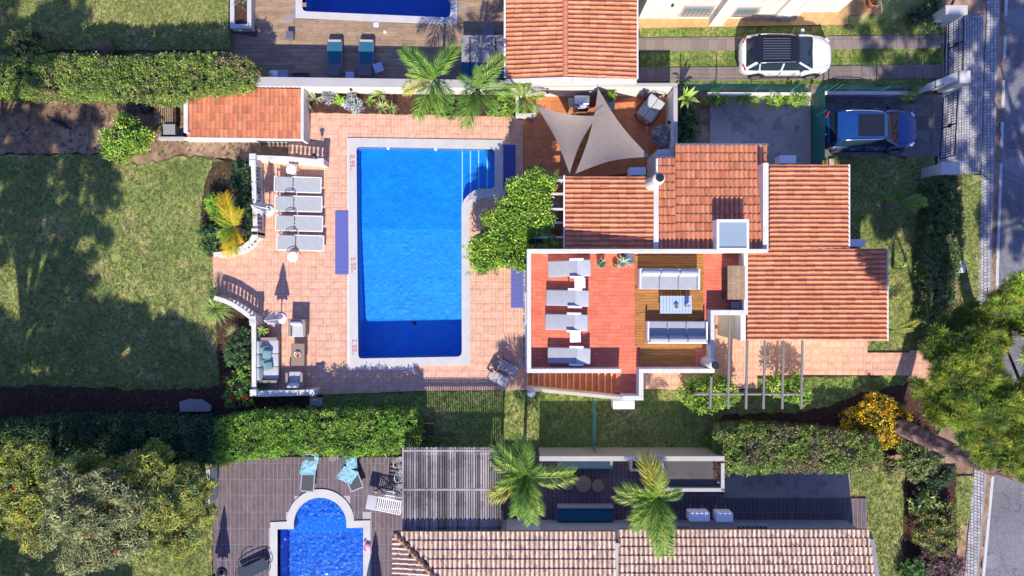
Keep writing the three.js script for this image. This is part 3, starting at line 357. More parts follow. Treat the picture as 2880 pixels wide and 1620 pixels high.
slab('flower_bed', [[-500, 1096], [150, 1084], [420, 1098], [610, 1090], [712, 1114], [905, 1116], [905, 1164], [600, 1200], [-500, 1215]], -0.07, M.mulch);  // soil strip made dark as mulch to deepen the tree shade here
slab('flower_bed', [[2030, 1168], [2250, 1158], [2340, 1138], [2420, 1108], [2545, 1082], [2600, 1050], [2640, 1240], [2520, 1280], [2020, 1250]], -0.08, M.mulch);
slab('flower_bed', [[2545, 1320], [2690, 1310], [2690, 1720], [2535, 1720]], -0.07, M.mulch);
slab('flower_bed', [[2596, 500], [2630, 500], [2622, 1060], [2596, 1050]], -0.06, M.mulch);
slab('flower_bed', [[1896, 262], [1998, 262], [1998, 415], [1890, 420]], -0.06, M.soil);
// road, kerb cobbles and painted lines
const edge = (dx) => [[2839 + dx, -300], [2839 + dx, 0], [2824 + dx, 461], [2814 + dx, 752], [2803 + dx, 1318], [2775 + dx, 1620], [2742 + dx, 1900]];
const strip = (a, b) => [...edge(a), ...edge(b).reverse()];
slab('road', strip(-16, 620), -0.2, M.asphalt); slab('verge', strip(-160, -15), -0.16, M.soil);
{
  const lines = thing('road_marking', 'white edge line painted along the left side of the asphalt road', 'road marking'); const seg = (y0, y1) => { const at = (y) => { const e = edge(0); for (let i = 1; i < e.length; i++) if (y <= e[i][1]) return lerp(e[i - 1][0], e[i][0], (y - e[i - 1][1]) / (e[i][1] - e[i - 1][1])); return 2742; }; const ys = [y0]; for (const e of edge(0)) if (e[1] > y0 && e[1] < y1) ys.push(e[1]); ys.push(y1); part(lines, 'stripe', prism([...ys.map((y) => W(at(y) - 4, y)), ...ys.reverse().map((y) => W(at(y) + 4, y))], -0.2, -0.194), M.paint); };
  for (const [a, b] of [[-60, 40], [96, 160], [222, 300], [340, 410], [458, 1660]]) seg(a, b);
}
{
  const k = struct('pavement', slabP(strip(-60, -25), -0.12, 0.2), M.groutGrey); const poly = WP(strip(-59, -26)); pave(k, 'cobble', [poly], -0.07, 0.155, 0.15, 0.022, 0.08, cobbles, { bond: 2, near: W(2780, 700) });
  const d = [[2668, 40], [2770, 40], [2764, 440], [2755, 488], [2640, 486], [2650, 270], [2660, 236]]; const e = struct('driveway', slabP(d, -0.12, 0.2), M.groutGrey); pave(e, 'cobble', [WP(d)], -0.08, 0.125, 0.12, 0.02, 0.06, cobbles, { bond: 2, near: W(2720, 250) });
}
// driveway strips of concrete slabs for the white car, slab drive and yard of the blue car
{
  const a = [[[1796, 106], [2656, 98], [2656, 134], [1796, 143]], [[1796, 190], [2656, 182], [2656, 219], [1796, 228]]], k = struct('driveway', a.map((p) => slabP(p, -0.06, 0.2)), M.groutGrey); pave(k, 'paving_slab', a.map((p) => WP(p)), -0.04, 0.42, 0.62, 0.012, 0.05, slabs, { most: 200, oz: -12.3, near: W(2000, 150) });
  const b = [[2320, 264], [2655, 266], [2645, 440], [2320, 440]], q = struct('driveway', slabP(b, -0.08, 0.2), M.groutGrey); pave(q, 'paving_slab', [WP(b)], -0.05, 0.75, 0.62, 0.014, 0.05, tones(M.paleSlab, [0.7, 0.78, 0.84]), { ox: 0.2, oz: -6.2 });
  struct('concrete_yard', slabP([[1997, 262], [2280, 262], [2280, 466], [1997, 470]], -0.03, 0.25), M.concrete);
  struct('concrete_yard', slabP([[2036, 1320], [2390, 1320], [2392, 1402], [2036, 1402]], -0.05, 0.25), M.concreteDark);
}
// ---------- pools ----------
function pool(o) {
  const t = thing('swimming_pool', o.label, 'pool', [0, o.y ?? 0, 0]), out = WP(o.out, o.y ?? 0), inn = WP(o.water, o.y ?? 0);
  part(t, 'coping', prism(out, -0.4, 0.045, [inn]), M.coping);
  const wall = []; inn.forEach((a, i) => { const b = inn[(i + 1) % inn.length]; wall.push(quad4([a[0], 0.02, a[1]], [b[0], 0.02, b[1]], [b[0], -2, b[1]], [a[0], -2, a[1]])); }); part(t, 'wall', wall, M.poolWall);
  part(t, 'floor', o.floor, o.fm ?? M.pool); const sh = new THREE.ShapeGeometry(new THREE.Shape(inn.map(([x, z]) => new THREE.Vector2(x, -z)))); sh.rotateX(-PI / 2); sh.translate(0, -0.1, 0);
  part(t, 'water', uvm(sh), o.wm ?? M.water); return t;
}
{
  const x0 = W(960, 0)[0], x1 = W(1420, 0)[0], z = [W(0, 380)[1], W(0, 640)[1], W(0, 900)[1], W(0, 1040)[1]], d = [-0.78, -0.78, -1.36, -1.4], f = [];
  for (let i = 0; i < 3; i++) f.push(quad4([x0, d[i], z[i]], [x1, d[i], z[i]], [x1, d[i + 1], z[i + 1]], [x0, d[i + 1], z[i + 1]]));
  const t = pool({ label: 'large rectangular blue swimming pool with pale stone coping and corner steps', out: copOut, water, floor: f });
  const cols = [[1299, -0.62], [1322, -0.48], [1345, -0.34], [1369, -0.2]], zz = [W(0, 412)[1], W(0, 600)[1]], xe = W(1398, 0)[0];
  cols.forEach(([px, y], i) => { const a = W(px, 0)[0] * (32 - y) / 32, b = i < 3 ? W(cols[i + 1][0], 0)[0] * 1.012 : xe; part(t, 'step', [bx(a, b + 0.02, -1.2, y, zz[0], zz[1])], M.pool); part(t, 'step_edge', bx(a - 0.004, a + 0.045, y - 0.04, y + 0.006, zz[0], zz[1]), M.stepEdge); });
  part(t, 'drain', cyl(0.1, 0.1, 0.02, ...(() => { const [x, z2] = W(1166, 908); return [x * 1.043, -1.37, z2 * 1.043]; })(), 16), M.navy);
  for (const px of [1091, 1225]) { const [x, z2] = W(px, px < 1100 ? 415 : 418); part(t, 'pool_lamp', cyl(0.07, 0.07, 0.05, x, -0.09, z2 + 0.02), M.plasticWhite); }
  // depth figures stencilled on the left coping
  const sten = (txt, px, y0, dy) => { const cell = { 0: ['111', '101', '101', '101', '111'], 1: ['010', '110', '010', '010', '111'], 2: ['110', '001', '010', '100', '111'], 5: ['111', '100', '111', '001', '111'], 9: ['111', '101', '111', '001', '111'], '.': ['0', '0', '0', '0', '1'], m: ['00000', '11110', '10101', '10101', '10101'] }, _ = 0; let py = y0; for (const ch of txt) { const c = cell[ch], g = [], u = ch === 'm' ? 1.3 : 2.6; for (let r = 0; r < 5; r++) for (let q = 0; q < c[r].length; q++) if (c[r][q] === '1') { const [x, zc] = W(px + (5 - r) * u - 6, py + q * u); g.push(cb(x, 0.045, zc, u / 60 * 0.9, 0.002, u / 60 * 0.9)); } py += (c[0].length + 1) * u; part(t, 'depth_mark', g, M.redPaint); } };
  sten('0.95m', 990, 438); sten('1.50m', 993, 726); sten('2.00m', 996, 956);
}
{
  const [x0, z0] = W(830, -160), [x1, z1] = W(1292, 76); pool({ label: 'deep blue neighbour pool at the top edge beside a wooden deck', y: ND, out: nCop, water: nWater, floor: [quad4([x0, -1.5, z0], [x1, -1.5, z0], [x1, -1.5, z1], [x0, -1.5, z1])], fm: mat([0.02, 0.16, 0.6], { map: T.stone }) });
  const [a0, b0] = W(755, 1380), [a1, b1] = W(1045, 1840), bm = W(0, 1487)[1];
  const t = pool({ label: 'round-ended blue pool set in dark grey planks at the bottom', out: sCop, water: sWater, floor: [quad4([a0, -0.45, b0], [a1, -0.45, b0], [a1, -0.45, bm - 0.4], [a0, -0.45, bm - 0.4]), quad4([a0, -0.45, bm - 0.4], [a1, -0.45, bm - 0.4], [a1, -1.5, bm + 0.7], [a0, -1.5, bm + 0.7]), quad4([a0, -1.5, bm + 0.7], [a1, -1.5, bm + 0.7], [a1, -1.5, b1], [a0, -1.5, b1])], fm: M.poolDeep, wm: M.waterRough });
}
// ---------- paved decks ----------
{
  const deck = [[705, 445], [812, 446], [812, 398], [905, 395], [862, 390], [862, 316], [1470, 328], [1470, 556], [1482, 560], [1482, 1097], [1185, 1099], [900, 1110], [716, 1113], [716, 886], [692, 862], [660, 845], [600, 833], [598, 722], [640, 712], [690, 690], [716, 660]], hole = WP(copOut).map(([x, z]) => [x * 0.998, z * 0.998]);
  const k = struct('pool_deck', prism(WP(deck), -0.28, -0.012, [hole]), M.grout), isIn = WP(copOut);
  pave(k, 'floor_tile', [WP(deck)], 0, 0.3515, 0.3475, 0.022, 0.05, deckTiles, { cell: 1, ox: W(871, 0)[0], oz: W(0, 331)[1], near: [-3, 1], skip: (x, z) => inPoly(x, z, isIn) });
  const patio = [[1470, 268], [1882, 268], [1882, 470], [1600, 510], [1600, 705], [1482, 705], [1482, 560], [1470, 556]], p = struct('patio', slabP(patio, -0.012, 0.26), M.groutDark);
  pave(p, 'floor_tile', [WP(patio)], 0, 0.44, 0.44, 0.012, 0.05, patioTiles, { ox: 0.1, oz: 0.05, near: W(1650, 330) });
  const front = [[1800, 880], [2100, 880], [2100, 955], [2440, 955], [2440, 992], [2560, 992], [2562, 985], [2640, 985], [2640, 1064], [2562, 1064], [2560, 1056], [2240, 1054], [2130, 1056], [2130, 1092], [1930, 1096], [1800, 1094]], f = struct('front_path', slabP(front, -0.012, 0.26), M.grout);
  pave(f, 'floor_tile', [WP(front)], 0, 0.3515, 0.3475, 0.02, 0.05, deckTiles, { cell: 1, near: W(2200, 1000) });
  const wd = [[642, -200], [1430, -200], [1430, 228], [642, 224]], wk = struct('pool_deck', prism(WP(wd, ND), ND - 0.28, ND - 0.012, [WP(nCop, ND).map(([x, z]) => [x * 0.998, z * 0.998])]), M.groutGrey), isN = WP(nCop, ND);
  pave(wk, 'deck_plank', [WP(wd, ND)], ND, 1.2, 0.2, 0.008, 0.04, woodPlanks, { bond: 0.37, near: W(1040, 140), skip: (x, z) => inPoly(x, z, isN) || z < -16 });
  const dk = [[600, 1286], [1424, 1286], [2036, 1296], [2036, 1402], [2438, 1402], [2438, 1500], [1130, 1500], [1130, 1850], [600, 1850]], dq = struct('pool_deck', prism(WP(dk), -0.28, -0.008, [WP(sCop).map(([x, z]) => [x * 0.999, z * 0.999])]), mat([0.42, 0.39, 0.42])), isS = WP(sCop);
  pave(dq, 'deck_plank', [WP(dk)], 0, 0.2, 0.76, 0.012, 0.04, darkPlanks, { oz: W(0, 1304)[1], near: W(800, 1400), skip: (x, z) => inPoly(x, z, isS) || z > 15.2 });
  const yt = [[1800, 45], [2388, 40], [2480, -40], [2480, 20], [2386, 30], [2386, 68], [1800, 78]], yk = struct('terrace_paving', slabP([[1796, -60], [2480, -60], [2480, 36], [2386, 42], [2386, 68], [1796, 78]], -0.012, 0.26), M.groutDark);
  const rot = (p) => p.map(([x, z]) => [(x + z) * Math.SQRT1_2, (z - x) * Math.SQRT1_2]); const sub = new THREE.Group(); sub.name = 'tile_field'; sub.rotation.y = -PI / 4; yk.add(sub);
  pave(sub, 'floor_tile', [rot(WP([[1796, -60], [2480, -60], [2480, 36], [2386, 42], [2386, 68], [1796, 78]]))], 0, 0.36, 0.36, 0.012, 0.05, yellowTiles, { most: 220, near: rot([W(2150, 40)])[0] });
}
// ---------- grass blades ----------
grass('short patchy green and straw lawn left of the pool deck', [WP(lawnW.map(([x, y]) => [max(x, -60), y]))], 280, -0.1, { seed: 3, bare: 0.2 });
grass('dry lawn under the bottlebrush trees at the lower left', [WP(lawnSW.map(([x, y]) => [max(x, -60), y]))], 280, -0.1, { seed: 10, pal: [[0.26, 0.28, 0.1], [0.32, 0.31, 0.14], [0.2, 0.24, 0.06]] });
grass('dry olive lawn along the top left corner', [WP([[-60, -60], [642, -60], [642, 140], [-60, 140]])], 280, -0.1, { seed: 4, pal: [[0.28, 0.28, 0.1], [0.34, 0.31, 0.13], [0.22, 0.24, 0.07]] });
grass('dark green lawn between the villa and the south wall', [WP(lawnS)], 280, -0.12, { seed: 5, pal: [[0.16, 0.26, 0.06], [0.2, 0.29, 0.07], [0.25, 0.29, 0.09]] });
grass('garden lawn between the villa and the street hedge', [WP(lawnE)], 280, -0.1, { seed: 6 });
grass('sunny strip of lawn at the bottom right beside the beige roof', [WP(lawnSE)], 280, -0.08, { seed: 7 });
grass('grass verge between street hedge and cobbled pavement', [WP(verge), WP(vergeS)], 280, -0.08, { seed: 8 });
grass('grass strips between the concrete wheel tracks of the white car', [[[1800, 76], [2386, 70], [2640, 30], [2655, 98], [1800, 106]], [[1800, 143], [2650, 136], [2650, 182], [1800, 189]], [[1800, 228], [2650, 220], [2650, 236], [1800, 240]]].map((p) => WP(p)), 300, -0.1, { seed: 9, pal: [[0.18, 0.28, 0.06], [0.22, 0.32, 0.07], [0.27, 0.31, 0.1]] });

// ---------- clay tile roofs ----------
function roofTileGeo(w, l, hgt, th) { // barrel and pan in one piece; u across 0..w, v down the slope 0..l, lower end lifted over the next course
  const n = 8, prof = []; for (let i = 0; i <= n; i++) { const t = i / n; prof.push([t * w, t < 0.58 ? hgt * sin(PI * t / 0.58) : -hgt * 0.12 * sin(PI * (t - 0.58) / 0.42)]); }
  const lift = th, pos = [], tri = (a, b, c) => pos.push(...a, ...b, ...c), pt = (i, v, dy) => [prof[i][0], prof[i][1] + dy, v];
  for (let i = 0; i < n; i++) { const a = pt(i, 0, 0), b = pt(i + 1, 0, 0), c = pt(i + 1, l * 1.04, lift), d = pt(i, l * 1.04, lift); tri(a, d, c); tri(a, c, b); const e = pt(i, l * 1.03, -0.005), f = pt(i + 1, l * 1.03, -0.005); tri(d, e, f); tri(d, f, c); }
  const g = new THREE.BufferGeometry(); g.setAttribute('position', new THREE.Float32BufferAttribute(pos, 3)); g.computeVertexNormals(); const c = toCreasedNormals(g, 0.7); return uvm(c);
}
const tileVariants = (w, l, hg = 0.055, th = 0.035) => [0, 1, 2, 3, 4, 5, 6, 7, 8, 9, 10].map((s) => { const g = roofTileGeo(w, l, hg, th), uv = g.attributes.uv, p = g.attributes.position, ci = (s * 3) % 4, cj = Math.floor(s * 1.3) % 4; for (let i = 0; i < uv.count; i++) uv.setXY(i, (ci + clamp(p.getX(i) / w, 0.01, 0.99)) / 4, (cj + clamp(p.getZ(i) / l, 0.01, 0.99)) / 4); return g; });
// a roof slope: four corners (world points) A high-left, B high-right, C low-right, D low-left as seen looking down the slope; clip(u,v) keeps a tile
function slope(house, A, B, C, D, o = {}) {
  A = V(A); B = V(B); C = V(C); D = V(D); const base = (o.base ?? [A, B, C, D]).map(V), roof = part(house, 'roof', hexa(base.map((p) => [p.x, p.y - 0.14, p.z]), base.map((p) => [p.x, p.y - 0.03, p.z])), o.under ?? M.roofUnder, o.label);
  const U = B.clone().sub(A), Lu = (U.length() + D.distanceTo(C)) / 2; U.normalize(); const Vv = D.clone().sub(A), Lv = (Vv.length() + B.distanceTo(C)) / 2; Vv.normalize(); const Nn = new THREE.Vector3().crossVectors(Vv, U).normalize(); if (Nn.y < 0) Nn.negate();
  const nu = Math.round(Lu / 0.205), nv = Math.round(Lv / 0.372), w = Lu / nu, l = Lv / nv, gs = tileVariants(w, l, o.hg, o.th), ms = o.mats ?? clayTiles, rest = [], m4 = new THREE.Matrix4(); let made = 0; const most = o.most ?? 300;
  for (let j = 0; j < nv; j++) for (let i = 0; i < nu; i++) {
    const u0 = (i + 0.5) / nu, v0 = (j + 0.5) / nv; if (o.clip && !o.clip(u0, v0)) continue;
    const p = A.clone().lerp(B, i / nu).lerp(D.clone().lerp(C, i / nu), j / nv), k = i * 31 + j * 57; p.addScaledVector(Nn, 0.004 * h2(k, 2, 1)); const U2 = U.clone().applyAxisAngle(Nn, (h2(k, 3, 2) - 0.5) * 0.045), V2 = new THREE.Vector3().crossVectors(U2, Nn); if (V2.dot(Vv) < 0) V2.negate();
    m4.makeBasis(U2, Nn, V2).setPosition(p); const g = gs[Math.floor(h2(k, 4, 3) * gs.length)], m = ms[Math.floor(h2(k, 5, 7) * ms.length)];
    if (made++ < most) { const q = shade(new THREE.Mesh(g, m)); q.name = 'roof_tile'; q.applyMatrix4(m4); roof.add(q); } else rest.push([g.clone().applyMatrix4(m4), m]);
  }
  joined(roof, 'roof_tile', rest); return roof;
}
const ridge = (roof, a, b, m, n, r = 0.11) => { a = V(a); b = V(b); for (let i = 0; i < n; i++) { const p = a.clone().lerp(b, i / n), q = a.clone().lerp(b, (i + 1.12) / n); q.y += 0.0; part(roof, 'ridge_tile', bar(p, q, r * 0.86, 10, r), m); } };
const box2 = (pts, h, y0, y1, bev) => { const [a, b] = WP(pts, h); return bx(min(a[0], b[0]), max(a[0], b[0]), y0, y1, min(a[1], b[1]), max(a[1], b[1]), bev); };   // box whose top is seen at two photograph corners

// ---------- the villa ----------
const FL = 2.9, PT = 3.6;                          // roof terrace floor and parapet top
const villa = thing('villa', 'white villa with red clay tile roofs and a walled roof terrace', 'house');
{
  const w = (a, b) => part(villa, 'wall', box2([a, b], PT, 0, PT, 0.012), M.white), [tx0, tz0] = W(1482, 700, PT);
  w([1482, 700], [2104, 711]); w([1482, 711], [1494, 1037]); w([1482, 1037], [1747, 1049]); w([2092, 711], [2104, 872]); w([1999, 872], [2104, 886]); w([1999, 886], [2010, 1037]); w([1797, 1037], [2010, 1049]); w([1797, 1049], [1810, 1113]); w([1752, 1113], [1810, 1126]);
  const fl = [[1494, 711], [2092, 711], [2092, 872], [1999, 872], [1999, 1037], [1797, 1037], [1797, 1113], [1740, 1113], [1740, 1037], [1494, 1037]]; part(villa, 'terrace_floor', prism(WP(fl, PT), FL - 0.2, FL), M.terrace);
  const dk = part(villa, 'deck', prism(WP([[1786, 716], [1978, 716], [1978, 978], [1955, 978], [1955, 1026], [1799, 1026], [1799, 972], [1786, 972]], FL), FL + 0.002, FL + 0.012), M.teakBase);
  pave(dk, 'deck_board', [WP([[1786, 716], [1978, 716], [1978, 978], [1955, 978], [1955, 1026], [1799, 1026], [1799, 972], [1786, 972]], FL)], FL + 0.035, 1.45, 0.115, 0.008, 0.022, teakPlanks, { bond: 0.41, most: 200, ox: 0.1 });
  const stairM = mat([1.15, 0.78, 0.36], { map: T.patioTile, roughness: 0.6 });
  // stairs
  const xa = W(1482, 0, 0.1)[0], xb = W(1738, 0, FL)[0], za = W(0, 1049, PT)[1], zb = 4.53, n = 15, go = (xb - xa) / n;
  for (let i = 0; i < n; i++) { const y = FL * (i + 1) / (n + 1), st = part(villa, 'stair', bx(xa + i * go, xa + (i + 1) * go + 0.004, 0, y, za, zb), stairM); part(st, 'nosing', bx(xa + i * go - 0.012, xa + i * go + 0.03, y - 0.03, y + 0.008, za, zb), M.cream); }
  const yA = 0.95, xe = W(1752, 0, PT)[0], bot = [[xa - 0.03, 0, zb], [xe, 0, zb], [xe, 0, zb + 0.14], [xa - 0.03, 0, zb + 0.14]], top = [[xa - 0.03, yA, zb], [xe, PT, zb], [xe, PT, zb + 0.14], [xa - 0.03, yA, zb + 0.14]]; part(villa, 'stair_wall', hexa(bot, top), M.cream);
  // wings under the lower roofs
  const solid = (a, b, y1, m = M.white, h) => { const q = box2([a, b], h ?? y1, 0, y1); return part(villa, 'wall', q, m); };
  solid([1596, 502], [1842, 698], 2.55); solid([1850, 420], [2158, 698], 2.4); solid([2166, 470], [2378, 700], 2.4); solid([2097, 702], [2480, 958], 2.35); part(villa, 'wall', box2([[2083, 886], [2098, 958]], 3.25, 0, 3.25, 0.01), M.white);
  slope(villa, P3(1840, 703, 3.2), P3(1840, 497, 3.2), P3(1590, 496, 2.78), P3(1590, 703, 2.78), { most: 150 });
  slope(villa, P3(2157, 703, 3.26), P3(1900, 703, 3.26), P3(1899, 409, 2.66), P3(2158, 409, 2.66), { most: 60 });
  slope(villa, P3(1900, 703, 3.26), P3(1852, 703, 3.26), P3(1847, 446, 2.735), P3(1899, 446, 2.735), { most: 20 });
  slope(villa, P3(2164, 700, 3.15), P3(2164, 463, 3.15), P3(2384, 463, 2.6), P3(2384, 700, 2.6), { most: 40 });
  slope(villa, P3(2100, 957, 3.2), P3(2104, 701, 3.2), P3(2492, 699, 2.5), P3(2492, 957, 2.5), { most: 50 });
  part(villa, 'verge_wall', hexa([...WP([[1838, 510], [1852, 510], [1852, 702], [1838, 702]], 3.3)].map(([x, z]) => [x, 2.5, z]), [...WP([[1838, 510], [1852, 510], [1852, 702], [1838, 702]], 3.3)].map(([x, z]) => [x, 3.34, z])), M.white);
  part(villa, 'verge_wall', box2([[2146, 458], [2162, 706]], 3.42, 2.3, 3.42, 0.01), M.white); part(villa, 'verge_wall', box2([[2104, 700], [2161, 710]], 3.6, 2.6, 3.58, 0.01), M.white);
  for (const [a, b, y] of [[[1588, 494], [1588, 704], 2.72], [[2386, 463], [2386, 700], 2.55], [[2494, 700], [2494, 958], 2.45], [[1848, 443], [1898, 443], 2.7], [[1898, 407], [2160, 407], 2.66], [[1846, 495], [1846, 446], 2.9]]) { const p = P3(...a, y), q = P3(...b, y); part(villa, 'gutter', [beam(p, q, 0.11, 0.09)], y === 2.7 || y === 2.66 ? M.metalGrey : M.metalWhite); }
  part(villa, 'downpipe', bar([P3(1588, 494, 2.7).x, 0, P3(1588, 494, 2.7).z], P3(1588, 494, 2.7), 0.05, 8), M.metalWhite);
  // skylight
  const sk = part(villa, 'skylight', (() => { const [a, b] = WP([[2016, 617], [2107, 704]], 3.85); return [bx(a[0], b[0], 2.9, 3.72, a[1], b[1]), bx(a[0], a[0] + 0.1, 3.72, 3.85, a[1], b[1]), bx(b[0] - 0.1, b[0], 3.72, 3.85, a[1], b[1]), bx(a[0] + 0.1, b[0] - 0.1, 3.72, 3.85, a[1], a[1] + 0.1), bx(a[0] + 0.1, b[0] - 0.1, 3.72, 3.85, b[1] - 0.1, b[1])]; })(), M.metalWhite); { const [a, b] = WP([[2016, 617], [2107, 704]], 3.85); part(sk, 'pane', bx(a[0] + 0.1, b[0] - 0.1, 3.78, 3.8, a[1] + 0.1, b[1] - 0.1), M.pane); }
  // chimneys
  const ch = (px, py, y0, y1, r) => { const [x, z] = W(px, py, y0); const c = part(villa, 'chimney', lathe([[r * 1.25, y0 - 0.3], [r * 1.2, y0 + 0.15], [r, y0 + 0.5], [r * 0.94, y1 - 0.2], [r * 1.02, y1 - 0.16], [r * 0.98, y1], [0.001, y1]].map((p) => p), 18).translate(x, 0, z), M.white); part(c, 'cowl', [cyl(0.1, 0.1, 0.16, x, y1, z, 12), cyl(0.17, 0.13, 0.07, x, y1 + 0.16, z, 14)], M.metalDark); };
  ch(1829, 520, 3.0, 4.75, 0.24); ch(1988, 1018, 3.0, 4.1, 0.2);
  // facade openings (seen only from the side)
  const win = (x0, x1, y0, y1, z0, z1) => { const f = part(villa, 'window', bx(x0, x1, y0, y1, z0, z1), M.metalWhite), ix = abs(x1 - x0) < 0.2; part(f, 'pane', ix ? bx(x0 - 0.01, x1 + 0.01, y0 + 0.07, y1 - 0.07, z0 + 0.07, z1 - 0.07) : bx(x0 + 0.07, x1 - 0.07, y0 + 0.07, y1 - 0.07, z0 - 0.01, z1 + 0.01), M.glass); };
  win(tx0 - 0.03, tx0 + 0.05, 0.9, 2.1, 0.2, 1.6); win(W(1596, 0, 2.55)[0] - 0.03, W(1596, 0, 2.55)[0] + 0.05, 0.05, 2.15, -3.6, -2);
  rebase(villa, 10, 0, 0);
}
solo('globe_lamp', 'white frosted globe lamp at the foot of the stair wall', 'lamp', [lathe([[0.001, 0], [0.09, 0.0], [0.19, 0.12], [0.2, 0.2], [0.14, 0.33], [0.001, 0.37]], 18).translate(...(() => { const [x, z] = W(1494, 1106, 0.7); return [x, 0.55, z]; })()), cyl(0.05, 0.05, 0.55, W(1494, 0, 0.7)[0], 0, W(0, 1106, 0.7)[1])], M.plasticWhite);
{ // mosaic strip along the west wall foot
  const k = thing('mosaic_strip', 'narrow blue and ochre mosaic strip at the foot of the villa west wall', 'mosaic'), [x, z0] = W(1478, 750), z1 = W(0, 1040)[1]; const l = []; for (let z = z0; z < z1; z += 0.085) for (const dx of [-0.085, 0, 0.085]) l.push([cb(x + dx, 0.012, z, 0.075, 0.012, 0.075), pick(mosaicM)]); joined(k, 'tile', l);
}
// air conditioners
function acUnit(label, px, py, h, w = 0.8, d = 0.32, hh = 0.58, m = M.plasticWhite, ry = 0) {
  const [x, z] = W(px, py, h), t = thing('air_conditioner', label, 'air conditioner', [x, h - hh, z], ry); part(t, 'body', bx(-w / 2, w / 2, 0, hh, -d / 2, d / 2, 0.025), m); part(t, 'grille', [lathe([[0.06, 0], [0.2, 0.012], [0.2, 0]], 14).rotateX(PI / 2).translate(-0.1, hh / 2, d / 2), ...[-3, -2, -1, 0, 1, 2, 3].map((i) => cb(-0.1, hh / 2 + i * 0.05, d / 2 + 0.012, 0.38, 0.012, 0.01))], M.metalGrey); part(t, 'pipe', tube([[w / 2, 0.2, 0], [w / 2 + 0.12, 0.22, -0.05], [w / 2 + 0.12, -0.15, -0.12]], 0.022, 10), M.metalDark); for (const s of [-1, 1]) part(t, 'bracket', beam([s * w * 0.3, -0.03, -d / 2 - 0.15], [s * w * 0.3, -0.03, d / 2], 0.04, 0.05), M.metalGrey); return t;
}
acUnit('white air conditioner unit below the outer stair wall', 1755, 1139, 2.5, 0.93, 0.36);
acUnit('grey shaded air conditioner unit beside the chimney on the patio wall', 1794, 481, 2.3, 0.72, 0.34);
acUnit('air conditioner unit with bright top edge in the concrete yard behind the villa', 2216, 448, 1.6, 0.76, 0.36);
acUnit('white slatted air conditioner unit between the two east roofs', 2412, 683, 1.2, 0.72, 0.34);
acUnit('larger of two white air conditioners on the wall of the beige roofed house', 1968, 1455, 2.2, 0.9, 0.4);
acUnit('smaller of two white air conditioners on the wall of the beige roofed house', 2039, 1456, 2.2, 0.72, 0.4);

// ---------- pump house with the low red roof ----------
{
  const t = thing('pump_house', 'low pump house with red clay tile roof beside the flower bed', 'shed', [...((p) => [p[0], 0, p[1]])(W(686, 320))]);
  const [ox, oz] = [t.position.x, t.position.z], L = (p) => [p.x - ox, p.y, p.z - oz];
  slope(t, L(P3(845, 250, 1.0)), L(P3(529, 246, 1.0)), L(P3(525, 384, 0.62)), L(P3(845, 390, 0.62)), { most: 200 });
  const lw = (pts, h, y0, y1) => { const g = box2(pts, h, y0, y1, 0.01); return move(g, -ox, 0, -oz); };
  part(t, 'wall', lw([[845, 244], [854, 394]], 0.95, -0.3, 0.95), M.white); part(t, 'wall', lw([[516, 244], [528, 372]], 0.95, -0.3, 0.95), M.white); part(t, 'wall', lw([[516, 386], [846, 392]], 0.5, -0.3, 0.5), M.white); part(t, 'wall', lw([[440, 384], [520, 391]], 0.3, -0.3, 0.3), M.cap);
  part(t, 'gutter', beam(L(P3(524, 389, 0.55)), L(P3(848, 394, 0.55)), 0.09, 0.07), M.metalWhite);
}
// ---------- annex with the red gable roof at the top ----------
{
  const t = thing('annex', 'neighbour annex at the top edge with a ridged red clay roof', 'house', [2.6, 0, -13]); const L = (p) => [p.x - 2.6, p.y, p.z + 13];
  slope(t, L(P3(1590, -120, 2.4)), L(P3(1590, 213, 2.4)), L(P3(1424, 221, 1.85)), L(P3(1424, -120, 1.85)), { most: 130 });
  const r2 = slope(t, L(P3(1590, 213, 2.4)), L(P3(1590, -120, 2.4)), L(P3(1789, -120, 1.85)), L(P3(1789, 222, 1.85)), { most: 160 });
  ridge(r2, L(P3(1590, 213, 2.42)), L(P3(1590, -120, 2.42)), M.clayRidge, 13, 0.13);
  const b = (pts, h, y0, y1, m = M.white) => part(t, 'wall', move(box2(pts, h, y0, y1), -2.6, 0, 13), m); b([[1428, -100], [1786, 210]], 1.75, -0.1, 1.75); 
  const g0 = L(P3(1422, 222, 1.85)), g1 = L(P3(1590, 216, 2.4)), g2 = L(P3(1791, 222, 1.85)), gz = (p, dz, y) => [p[0], y, p[2] + dz]; part(t, 'gable', hexa([gz(g0, 0, -0.1), gz(g1, 0, -0.1), gz(g1, 0.16, -0.1), gz(g0, 0.16, -0.1)], [g0, g1, gz(g1, 0.16, g1[1]), gz(g0, 0.16, g0[1])]), M.white); part(t, 'gable', hexa([gz(g1, 0, -0.1), gz(g2, 0, -0.1), gz(g2, 0.16, -0.1), gz(g1, 0.16, -0.1)], [g1, g2, gz(g2, 0.16, g2[1]), gz(g1, 0.16, g1[1])]), M.white);
  part(t, 'gutter', beam(L(P3(1791, -120, 1.8)), L(P3(1791, 222, 1.8)), 0.12, 0.1), M.metalWhite); part(t, 'gutter', beam(L(P3(1421, -120, 1.8)), L(P3(1421, 218, 1.8)), 0.12, 0.1), M.metalWhite);
}
